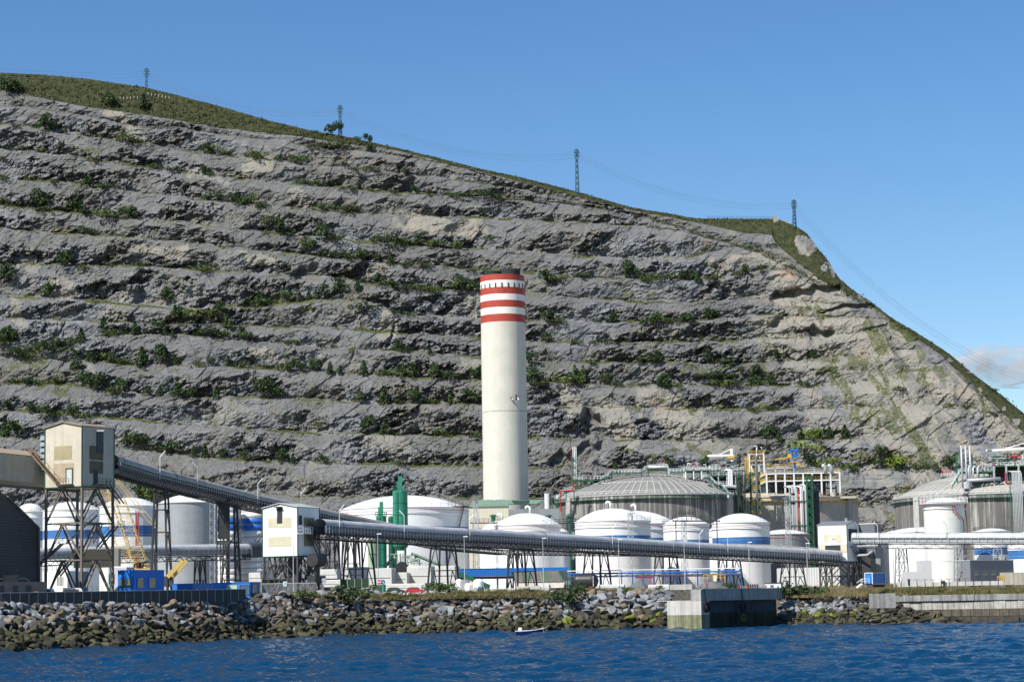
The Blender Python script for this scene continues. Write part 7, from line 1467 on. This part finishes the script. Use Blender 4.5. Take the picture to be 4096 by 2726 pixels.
# ---- hillside trees: (photo column, foot row, height in photo pixels, kind)
TR = [(25,372,62,'tree'),(78,366,46,'tree'),(435,420,46,'tree'),(573,428,56,'pine'),(1315,534,34,'tree'),(1360,533,44,'tree'),(1464,562,30,'tree'),(1482,567,22,'tree'),(1428,556,16,'bush'),(185,525,64,'tree'),(60,505,16,'bush'),(130,508,18,'bush'),(250,532,22,'bush'),(500,562,34,'bush'),(550,568,20,'bush'),(30,598,18,'bush'),(90,597,20,'bush'),(170,604,18,'bush'),(240,612,40,'tree'),(370,645,24,'bush'),(620,672,24,'bush'),(695,682,26,'bush'),(835,612,36,'tree'),(870,612,34,'bush'),(905,618,20,'bush'),(815,698,36,'tree'),(840,702,20,'bush'),(10,718,26,'bush'),(120,720,20,'bush'),(220,732,18,'bush'),(350,748,40,'tree'),(430,758,36,'bush'),(840,795,36,'bush'),(885,800,28,'bush'),(950,808,38,'bush'),(1000,815,40,'bush'),(1050,830,24,'bush'),(5,815,30,'bush'),(95,822,26,'bush'),(150,835,70,'tree'),(172,842,26,'bush'),(300,848,62,'tree'),(340,860,36,'tree'),(420,868,40,'bush'),(460,870,24,'bush'),(530,872,44,'tree'),(490,868,40,'tree'),(340,925,24,'bush'),(370,932,18,'bush'),(10,632,14,'bush'),(1012,622,26,'bush'),(1035,632,30,'bush'),(1140,642,34,'bush'),(1195,648,36,'bush'),(1245,588,20,'bush'),(1280,592,24,'bush'),(1320,588,26,'bush'),(1370,595,30,'bush'),(1480,608,34,'tree'),(1380,672,24,'tree'),(1420,680,18,'bush'),(1485,684,26,'bush'),(1625,700,30,'tree'),(1215,735,28,'bush'),(1262,740,26,'bush'),(1325,745,26,'bush'),(1362,752,16,'bush'),(1400,757,22,'bush'),(1437,756,36,'pine'),(1480,762,14,'bush'),(1575,770,16,'bush'),(1670,775,34,'tree'),(1715,780,24,'tree'),(1810,782,20,'bush'),(1870,786,26,'bush'),(1945,788,34,'bush'),(1990,792,24,'bush'),(1290,842,36,'bush'),(1380,848,34,'bush'),(1415,842,30,'bush'),(1085,890,34,'bush'),(1130,938,56,'tree'),(1168,940,34,'tree'),(1060,930,16,'bush'),(1285,955,54,'tree'),(1335,958,34,'bush'),(1510,968,26,'bush'),(1555,974,44,'bush'),(1620,976,30,'bush'),(1660,974,36,'bush'),(1720,986,38,'bush'),(1810,995,38,'bush'),(1686,940,22,'bush'),(1960,955,18,'bush'),(265,1070,60,'tree'),(330,1072,22,'bush'),(440,1062,14,'bush'),(560,1062,26,'bush'),(680,1068,24,'bush'),(760,1072,18,'bush'),(812,1084,32,'bush'),(850,1068,22,'bush'),(30,1120,60,'tree'),(210,1180,48,'tree'),(180,1175,22,'bush'),(1245,1018,62,'tree'),(1310,1025,30,'bush'),(1378,1035,44,'bush'),(1460,1045,48,'tree'),(1500,1042,30,'tree'),(1562,1055,50,'pine'),(1625,1060,26,'bush'),(1680,1063,24,'tree'),(1710,1066,20,'bush'),(1840,1072,18,'bush'),(1890,1085,18,'bush'),(1940,1090,18,'bush'),(1360,1125,22,'bush'),(1430,1158,46,'pine'),(1476,1112,12,'lime'),(1515,1136,42,'tree'),(1540,1145,34,'bush'),(1575,1152,38,'tree'),(1610,1156,26,'bush'),(1655,1160,34,'bush'),(1700,1163,32,'bush'),(1740,1165,30,'bush'),(1835,1168,64,'tree'),(1870,1168,50,'tree'),(1920,1168,42,'tree'),(1376,1170,46,'tree'),(1340,1178,40,'tree'),(1300,1185,46,'tree'),(1265,1190,36,'pine'),(1235,1198,38,'pine'),(1200,1200,36,'pine'),(1155,1208,46,'tree'),(1095,1212,26,'bush'),(1060,1215,32,'bush'),(1035,1224,64,'pine'),(1010,1222,34,'bush'),(1460,1244,42,'bush'),(1580,1252,22,'bush'),(1640,1262,22,'bush'),(670,1210,56,'tree'),(720,1275,46,'tree'),(740,1272,36,'pine'),(700,1265,50,'pine'),(780,1270,46,'bush'),(835,1262,36,'pine'),(880,1262,50,'tree'),(860,1258,26,'bush'),(790,1335,46,'pine'),(830,1340,34,'bush'),(870,1345,40,'bush'),(900,1305,48,'poplar'),(922,1315,48,'poplar'),(965,1348,40,'tree'),(990,1345,26,'bush'),(660,1338,44,'pine'),(690,1342,30,'pine'),(620,1330,56,'tree'),(580,1330,40,'pine'),(540,1330,50,'pine'),(510,1332,36,'tree'),(470,1335,26,'bush'),(430,1338,30,'bush'),(415,1310,50,'pine'),(325,1362,56,'pine'),(280,1385,40,'bush'),(240,1385,30,'bush'),(215,1380,34,'bush'),(30,1372,60,'tree'),(38,1350,30,'lime'),(10,1378,30,'bush'),(150,1405,34,'lime'),(180,1412,46,'tree'),(210,1408,30,'bush'),(120,1425,26,'bush'),(55,1415,30,'bush'),(90,1412,36,'bush'),(300,1425,36,'tree'),(340,1435,44,'tree'),(360,1448,36,'tree'),(400,1440,40,'bush'),(440,1448,36,'tree'),(468,1452,30,'bush'),(495,1455,26,'bush'),(568,1460,76,'pine'),(640,1458,72,'tree'),(700,1452,40,'pine'),(850,1462,34,'tree'),(912,1462,44,'pine'),(960,1464,26,'bush'),(800,1460,22,'bush'),(1065,1470,20,'bush'),(1165,1478,44,'tree'),(1140,1478,30,'bush'),(1215,1482,34,'tree'),(1270,1485,52,'tree'),(1320,1488,46,'pine'),(1360,1490,34,'pine'),(1250,1480,24,'bush'),(1455,1497,60,'pine'),(1540,1500,30,'bush'),(1600,1503,44,'tree'),(1650,1505,50,'tree'),(1620,1504,30,'bush'),(1740,1510,50,'tree'),(1800,1512,36,'bush'),(1910,1512,50,'tree'),(1410,1398,18,'lime'),(1155,1372,22,'bush'),(1180,1374,20,'bush'),(1285,1384,18,'bush'),(1335,1388,14,'bush'),(1595,1402,40,'tree'),(1620,1404,24,'bush'),(1720,1410,30,'pine'),(50,1530,26,'bush'),(110,1532,26,'bush'),(130,1534,30,'bush'),(220,1530,34,'bush'),(310,1490,50,'tree'),(345,1545,60,'tree'),(390,1550,56,'tree'),(375,1548,40,'bush'),(480,1575,56,'tree'),(440,1570,26,'bush'),(590,1580,36,'tree'),(640,1582,46,'pine'),(710,1588,52,'tree'),(770,1588,40,'tree'),(865,1586,46,'pine'),(740,1586,34,'bush'),(1075,1580,66,'tree'),(1110,1585,36,'bush'),(1115,1560,22,'lime'),(1050,1570,40,'tree'),(1440,1605,40,'tree'),(1535,1610,70,'pine'),(1595,1612,22,'bush'),(1665,1612,52,'tree'),(1700,1613,26,'tree'),(1730,1612,24,'bush'),(1800,1614,44,'poplar'),(1890,1612,58,'tree'),(1880,1600,26,'bush'),(40,1640,40,'tree'),(120,1648,44,'tree'),(185,1665,46,'tree'),(235,1662,26,'bush'),(300,1668,48,'tree'),(330,1668,26,'bush'),(20,1742,70,'pine'),(75,1745,62,'tree'),(505,1770,46,'pine'),(535,1785,50,'tree'),(580,1790,52,'tree'),(640,1797,40,'pine'),(665,1800,46,'bush'),(700,1802,34,'bush'),(775,1820,44,'pine'),(820,1823,54,'pine'),(850,1825,34,'pine'),(895,1828,36,'tree'),(970,1835,36,'tree'),(1000,1838,34,'bush'),(1130,1845,46,'tree'),(1172,1848,40,'pine'),(1300,1852,36,'tree'),(1605,1858,26,'bush'),(1480,1725,58,'tree'),(1541,1732,62,'pine'),(1585,1736,14,'bush'),(1785,1738,40,'bush'),(1915,1752,34,'bush'),(1270,1700,16,'bush'),
 (2185,1287,44,'tree'),(2210,1290,50,'tree'),(2235,1290,26,'bush'),(2390,1286,18,'bush'),(2450,1284,34,'tree'),(2515,1110,62,'tree'),(2580,1118,26,'bush'),(2620,1118,30,'bush'),(2670,1120,34,'bush'),(2730,1118,34,'tree'),(2760,1118,38,'tree'),(2790,1120,40,'pine'),(2846,1120,26,'bush'),(2980,1098,38,'tree'),(2955,1102,22,'bush'),(3040,1088,30,'tree'),(2200,1120,26,'bush'),(2205,1140,60,'tree'),(2240,1122,22,'bush'),(2320,1106,26,'bush'),(2350,1108,18,'bush'),(2480,1195,14,'bush'),(2440,1288,24,'bush'),(2590,1290,34,'bush'),(2620,1290,40,'tree'),(2650,1290,36,'bush'),(2700,1285,20,'bush'),(2735,1285,32,'tree'),(2760,1282,30,'tree'),(2830,1275,40,'tree'),(2860,1270,34,'tree'),(2875,1268,30,'pine'),(2183,1368,36,'tree'),(2290,1370,22,'pine'),(2312,1370,18,'bush'),(2375,1370,16,'bush'),(2415,1370,24,'bush'),(2800,1360,20,'poplar'),(2812,1362,20,'poplar'),(2120,1448,40,'tree'),(2365,1452,20,'bush'),(2557,1452,36,'tree'),(2600,1452,40,'tree'),(2625,1450,46,'tree'),(2828,1452,50,'tree'),(2880,1452,26,'bush'),(2925,1453,52,'pine'),(3048,1450,26,'tree'),(3117,1443,44,'tree'),(3257,1430,30,'tree'),(2130,1535,66,'tree'),(2165,1530,26,'bush'),(2150,1545,30,'bush'),(2270,1535,46,'bush'),(2290,1538,40,'tree'),(2300,1520,60,'poplar'),(2334,1528,64,'poplar'),(2317,1530,44,'poplar'),(2440,1538,46,'tree'),(2470,1540,20,'bush'),(2660,1545,48,'tree'),(2645,1542,26,'bush'),(2705,1546,26,'bush'),(2575,1540,18,'bush'),(2790,1512,20,'bush'),(2810,1505,26,'bush'),(2850,1508,30,'bush'),(2890,1506,26,'bush'),(2930,1505,26,'bush'),(2960,1490,28,'tree'),(3010,1510,50,'tree'),(3020,1485,30,'tree'),(2890,1545,36,'bush'),(2940,1542,30,'bush'),(3010,1540,40,'tree'),(3045,1540,24,'bush'),(3080,1538,36,'tree'),(3200,1532,26,'pine'),(3225,1533,16,'bush'),(3440,1620,16,'bush'),(3090,1638,24,'bush'),(3010,1640,20,'bush'),(3200,1636,10,'bush'),(3085,1755,52,'tree'),(3118,1758,44,'pine'),(3205,1755,48,'pine'),(3237,1755,50,'lime'),(3275,1750,26,'tree'),(3320,1750,48,'pine'),(3380,1750,56,'pine'),(2462,1878,38,'pine'),(2675,1860,40,'tree'),(2610,1862,30,'tree'),(2820,1865,40,'tree'),(3240,1862,40,'tree'),(3262,1862,30,'pine'),(3285,1862,36,'lime'),(3230,1822,70,'lime'),(3340,1850,30,'lime'),(3395,1880,36,'bush'),(3520,1868,36,'tree'),(3590,1875,50,'pine'),(3600,1870,56,'lime'),(3535,1830,50,'tree'),(3680,1876,28,'bush'),(3745,1882,28,'tree'),(3810,1875,50,'tree'),(3710,1870,22,'bush'),(3800,1625,22,'bush'),(3880,1628,24,'bush'),(3975,1560,14,'bush'),(3600,1560,24,'bush'),(2820,992,10,'bush'),(3000,988,12,'bush'),(3035,984,12,'bush'),(3073,980,12,'bush'),(3096,978,12,'bush'),(640,1990,60,'tree'),(690,2000,60,'tree'),(560,1985,60,'tree'),(740,2010,50,'tree'),(600,1995,50,'lime')]
names = ['crest', 'top bench', 'second bench', 'third bench', 'fourth bench', 'fifth bench', 'sixth bench', 'seventh bench', 'eighth bench', 'ninth bench', 'tenth bench', 'eleventh bench', 'twelfth bench', 'thirteenth bench', 'fourteenth bench', 'lowest bench', 'hill foot']
its = []; AD = {'tree': 'dark rounded pine tree', 'pine': 'dark conical conifer', 'bush': 'low dark green bush', 'poplar': 'slender columnar poplar', 'lime': 'bright yellow-green bush'}; NV = {'tree': 3, 'pine': 4, 'bush': 4, 'poplar': 2, 'lime': 2}
for px_, py_, h, kd in TR:
    Y = hillY(px_, py_)-1.2; p = at(px_, py_, Y)
    o = plant(kd, rnd.randrange(NV[kd]), p-Vector((0, 0, .6)), s2m(h, Y)*1.12, {'tree': 1.0, 'pine': .95, 'bush': 1.35, 'poplar': 1.1, 'lime': 1.1}[kd], 'trees and bushes on the quarry hillside')
    c = int(np.argmin(abs(PX-px_))); b = int(np.argmin(abs(YB[1:, c]-py_)))
    z_ = 'above the rusty tower' if px_ < 480 else ('left half' if px_ < 1000 else ('left of the chimney' if px_ < 2010 else ('right of the chimney' if px_ < 2700 else 'right end')))
    its.append((o, px_, AD[kd], f'on the {names[min(b, 16)]}, {z_}'))
ordlabels(its)
# scrub: uncountable low growth on benches and the crest
r = np.random.RandomState(11); T = []
def scrub(px, py, s, n, up=.5):
    Y = hillY(px, py)-.3; p = np.array(at(px, py, Y)); 
    for _ in range(n):
        a = p+r.normal(0, s*.7, 3)*np.array([1, .6, .3]); n1 = r.normal(0, 1, 3); n1 /= np.linalg.norm(n1); n2 = np.cross(n1, r.normal(0, 1, 3)); n2 /= np.linalg.norm(n2); q = s*r.uniform(.25, .55)
        a[2] = max(a[2], p[2]-.3); T.extend([a-n1*q, a+n1*q, a+n2*q*1.2+np.array([0, 0, up*s])])
for k in range(1, len(LN)-2):
    for _ in range(280):
        x = r.uniform(-50, 3500); y = float(np.interp(x, PX, YB[k+1]))
        if y < np.interp(x, PX, YB[0])+14 or r.rand() > vnoise(np.array([x/60.]), np.array([k*3.3]), 12)[0]*1.5: continue
        scrub(x+r.normal(0, 4), y-r.uniform(0, 7), r.uniform(.6, 1.3), r.randint(4, 10))
for _ in range(1500):
    x = r.uniform(-50, 1500); y0, y1 = float(np.interp(x, PX, YB[0])), float(np.interp(x, PX, YB[1])); t = r.rand()**.8; 
    if y1-y0 < 10: continue
    scrub(x, y0+(y1-y0)*t+1, r.uniform(.5, 1.5), r.randint(3, 8), .3)
for _ in range(900):
    x = r.uniform(1500, 4096); y0 = float(np.interp(x, PX, YB[0])); scrub(x, y0+r.uniform(2, 16 if x > 2700 else 7), r.uniform(.5, 1.1), r.randint(3, 6), .4)
V_ = np.array(T); tag(npmesh('scrub', V_, np.arange(len(V_)).reshape(-1, 3), leafmat('scrub_leaves', (.05, .062, .022), (.125, .125, .05))), 'low scrub and gorse scattered over the benches and crest', 'scrub', kind='stuff')
# ---- pylons and power lines
m_pyl = mat('blue_grey_pylon', (.05, .13, .17), .5); pyl = []
for px_, pb, pt, w_, l_, dd in ((586, 352, 274, 17, 'leftmost pylon standing on the grassy crest', 3), (1361, 532, 422, 17, 'second pylon from the left, behind the crest trees', 3), (2308, 770, 598, 20, 'tall pylon on the bare ridge above the chimney', 4), (3177, 912, 800, 20, 'pylon at the right end of the crest beside the fence', 4)):
    Y = hillY(px_, pb+(10 if px_ != 586 else 6))+2; b = at(px_+(2 if px_ > 2000 else 0), pb+(10 if px_ != 586 else 60), Y); zt_ = zat(px_, pt, Y); H = zt_-b.z; o = thing('pylon', l_, 'pylon', b, .15, 'power pylons'); w0 = s2m(w_*.75, Y)*(.9 if px_ > 2000 else 1.1)
    mb = MB(); mb.lattice((0, 0, 0), (0, 0, H), w0, w0*.42, 16, .34, .2); mb.build('lattice', m_pyl, o); arms = []
    for j, z in enumerate((H-.5, H-s2m(13, Y), H-s2m(25, Y))):
        a = s2m((9, 11.5, 9)[j], Y); mb = MB(); mb.bar((-a, 0, z), (a, 0, z), .35); mb.bar((-a, 0, z), (0, 0, z+.9), .2); mb.bar((a, 0, z), (0, 0, z+.9), .2); mb.bar((-a, 0, z), (-a, 0, z-1.4), .22); mb.bar((a, 0, z), (a, 0, z-1.4), .22); mb.build('cross_arm', m_pyl, o)
        arms += [Vector((b.x-a, b.y, b.z+z-1.3)), Vector((b.x+a, b.y, b.z+z-1.3))]
    pyl.append(arms)
endL = [at(-420, 222+18*j, pyl[0][0].y-20) for j in range(3) for _ in (0, 1)]; endR = [at(4500, 1560+16*j+12*k_, 1180) for j in range(3) for k_ in (0, 1)]
chain = [endL]+pyl+[endR]; m_wire = mat('wire', (.16, .19, .24), .6); sp_ = ['left of the leftmost pylon', 'between the first and second pylons', 'between the second and third pylons', 'between the third and fourth pylons', 'right of the last pylon']; its = []
for i in range(5):
    for j in range(6):
        a, b = chain[i][j], chain[i+1][j]
        if i == 0: b = b+Vector((0, 0, .2))
        sag = (4, 9, 10, 9, 26)[i]; n = 24; mb = MB(); mb.tube([a.lerp(b, t/n)-Vector((0, 0, sag*4*(t/n)*(1-t/n))) for t in range(n+1)], .03, 4); o = mb.build('power_line', m_wire); o['category'] = 'cable'; o['group'] = 'power line wires'
        o['label'] = f"thin power wire {sp_[i]}, {['upper', 'middle', 'lower'][j//2]} arm, {'left' if j % 2 == 0 else 'right'} tip"
# ---- crest fence and lookout
a = gp; o = thing('crest_fence', 'thin post fence along the flat crest left of the last pylon', 'fence', at(2880, 872, 1170)); L0 = Vector(o.location); pts = []
for k in range(30):
    x = 2830+k*9.7; y = float(np.interp(x, PX, YB[0])); Y = hillY(x, y+1); pts.append(at(x, y+2, Y)-L0)
for k, p in enumerate(pts): mb = MB(); mb.bar(p, p+Vector((0, 0, 1.7)), .14); mb.build('post', m_steel, o)
mb = MB()
for k in range(29):
    for h in (.5, 1.0, 1.5): mb.bar(pts[k]+Vector((0, 0, h)), pts[k+1]+Vector((0, 0, h)), .05)
mb.build('wire', m_steel, o)
p = at(3108, 876, hillY(3108, 880)); o = thing('lookout_wall', 'small stone lookout parapet at the right end of the crest', 'wall', p); mb = MB(); mb.b2((-2, -1, -2), (0.6, 2, 1.6)); mb.b2((2, -1, -4), (6, 2, -1.2)); mb.b2((6.2, -1, -7), (10, 2, -4.4)); mb.build('parapet', mat('stone', (.36, .33, .27), .9, var=.2), o)
o = thing('field_fence', 'row of pale fence posts on the grass around the leftmost pylon', 'fence', at(480, 394, 1300)); L0 = Vector(o.location); ps = []
for k in range(15):
    x = 480+k*14; y = 398-(x-480)*.03 if x < 590 else 380+(x-590)*.18; Y = hillY(x, y)-.4; p = at(x, y, Y)-L0; mb = MB(); mb.bar(p, p+Vector((.1, 0, 1.5)), .22); mb.build('post', m_joint, o)
# ---- cloud
cm = bpy.data.materials.new('cloud_vapour'); cm.use_nodes = True; n = cm.node_tree; n.nodes.remove(n.nodes['Principled BSDF']); v = n.nodes.new('ShaderNodeVolumePrincipled'); v.inputs['Color'].default_value = (1, 1, 1, 1); v.inputs['Anisotropy'].default_value = .3
tc = n.nodes.new('ShaderNodeTexCoord'); no = n.nodes.new('ShaderNodeTexNoise'); no.inputs['Scale'].default_value = .0042; no.inputs['Detail'].default_value = 5; no.inputs['Roughness'].default_value = .6; n.links.new(tc.outputs['Object'], no.inputs['Vector'])
gr = n.nodes.new('ShaderNodeVectorMath'); gr.operation = 'LENGTH'; mp = n.nodes.new('ShaderNodeMapping'); mp.inputs['Scale'].default_value = (1/620, 1/300, 1/200); n.links.new(tc.outputs['Object'], mp.inputs[0]); n.links.new(mp.outputs[0], gr.inputs[0])
m1 = n.nodes.new('ShaderNodeMath'); m1.operation = 'SUBTRACT'; n.links.new(no.outputs['Fac'], m1.inputs[0]); mr = n.nodes.new('ShaderNodeMapRange'); mr.inputs[1].default_value = 0; mr.inputs[2].default_value = 1; mr.inputs[3].default_value = .30; mr.inputs[4].default_value = .72; n.links.new(gr.outputs['Value'], mr.inputs[0]); n.links.new(mr.outputs[0], m1.inputs[1])
m2 = n.nodes.new('ShaderNodeMath'); m2.operation = 'MULTIPLY'; m2.inputs[1].default_value = .2; m2.use_clamp = True; n.links.new(m1.outputs[0], m2.inputs[0]); n.links.new(m2.outputs[0], v.inputs['Density']); n.links.new(v.outputs[0], n.nodes['Material Output'].inputs['Volume'])
for px_, py_, sx, sz, l_ in ((3905, 1438, 620, 190, 'small white cumulus low over the right ridge'), (4080, 1475, 520, 130, 'fainter grey cloud bank at the right edge')):
    Yc = 15000; c = at(px_, py_, Yc); mb = MB(); mb.lathe([(0.01, -sz)]+[(math.sin(t)*sx, -math.cos(t)*sz) for t in np.linspace(.2, 2.94, 12)]+[(.01, sz)], n=32); o = mb.build('cloud', cm); o.location = c; tag(o, l_, kind='structure')
sc.cycles.volume_step_rate = 4
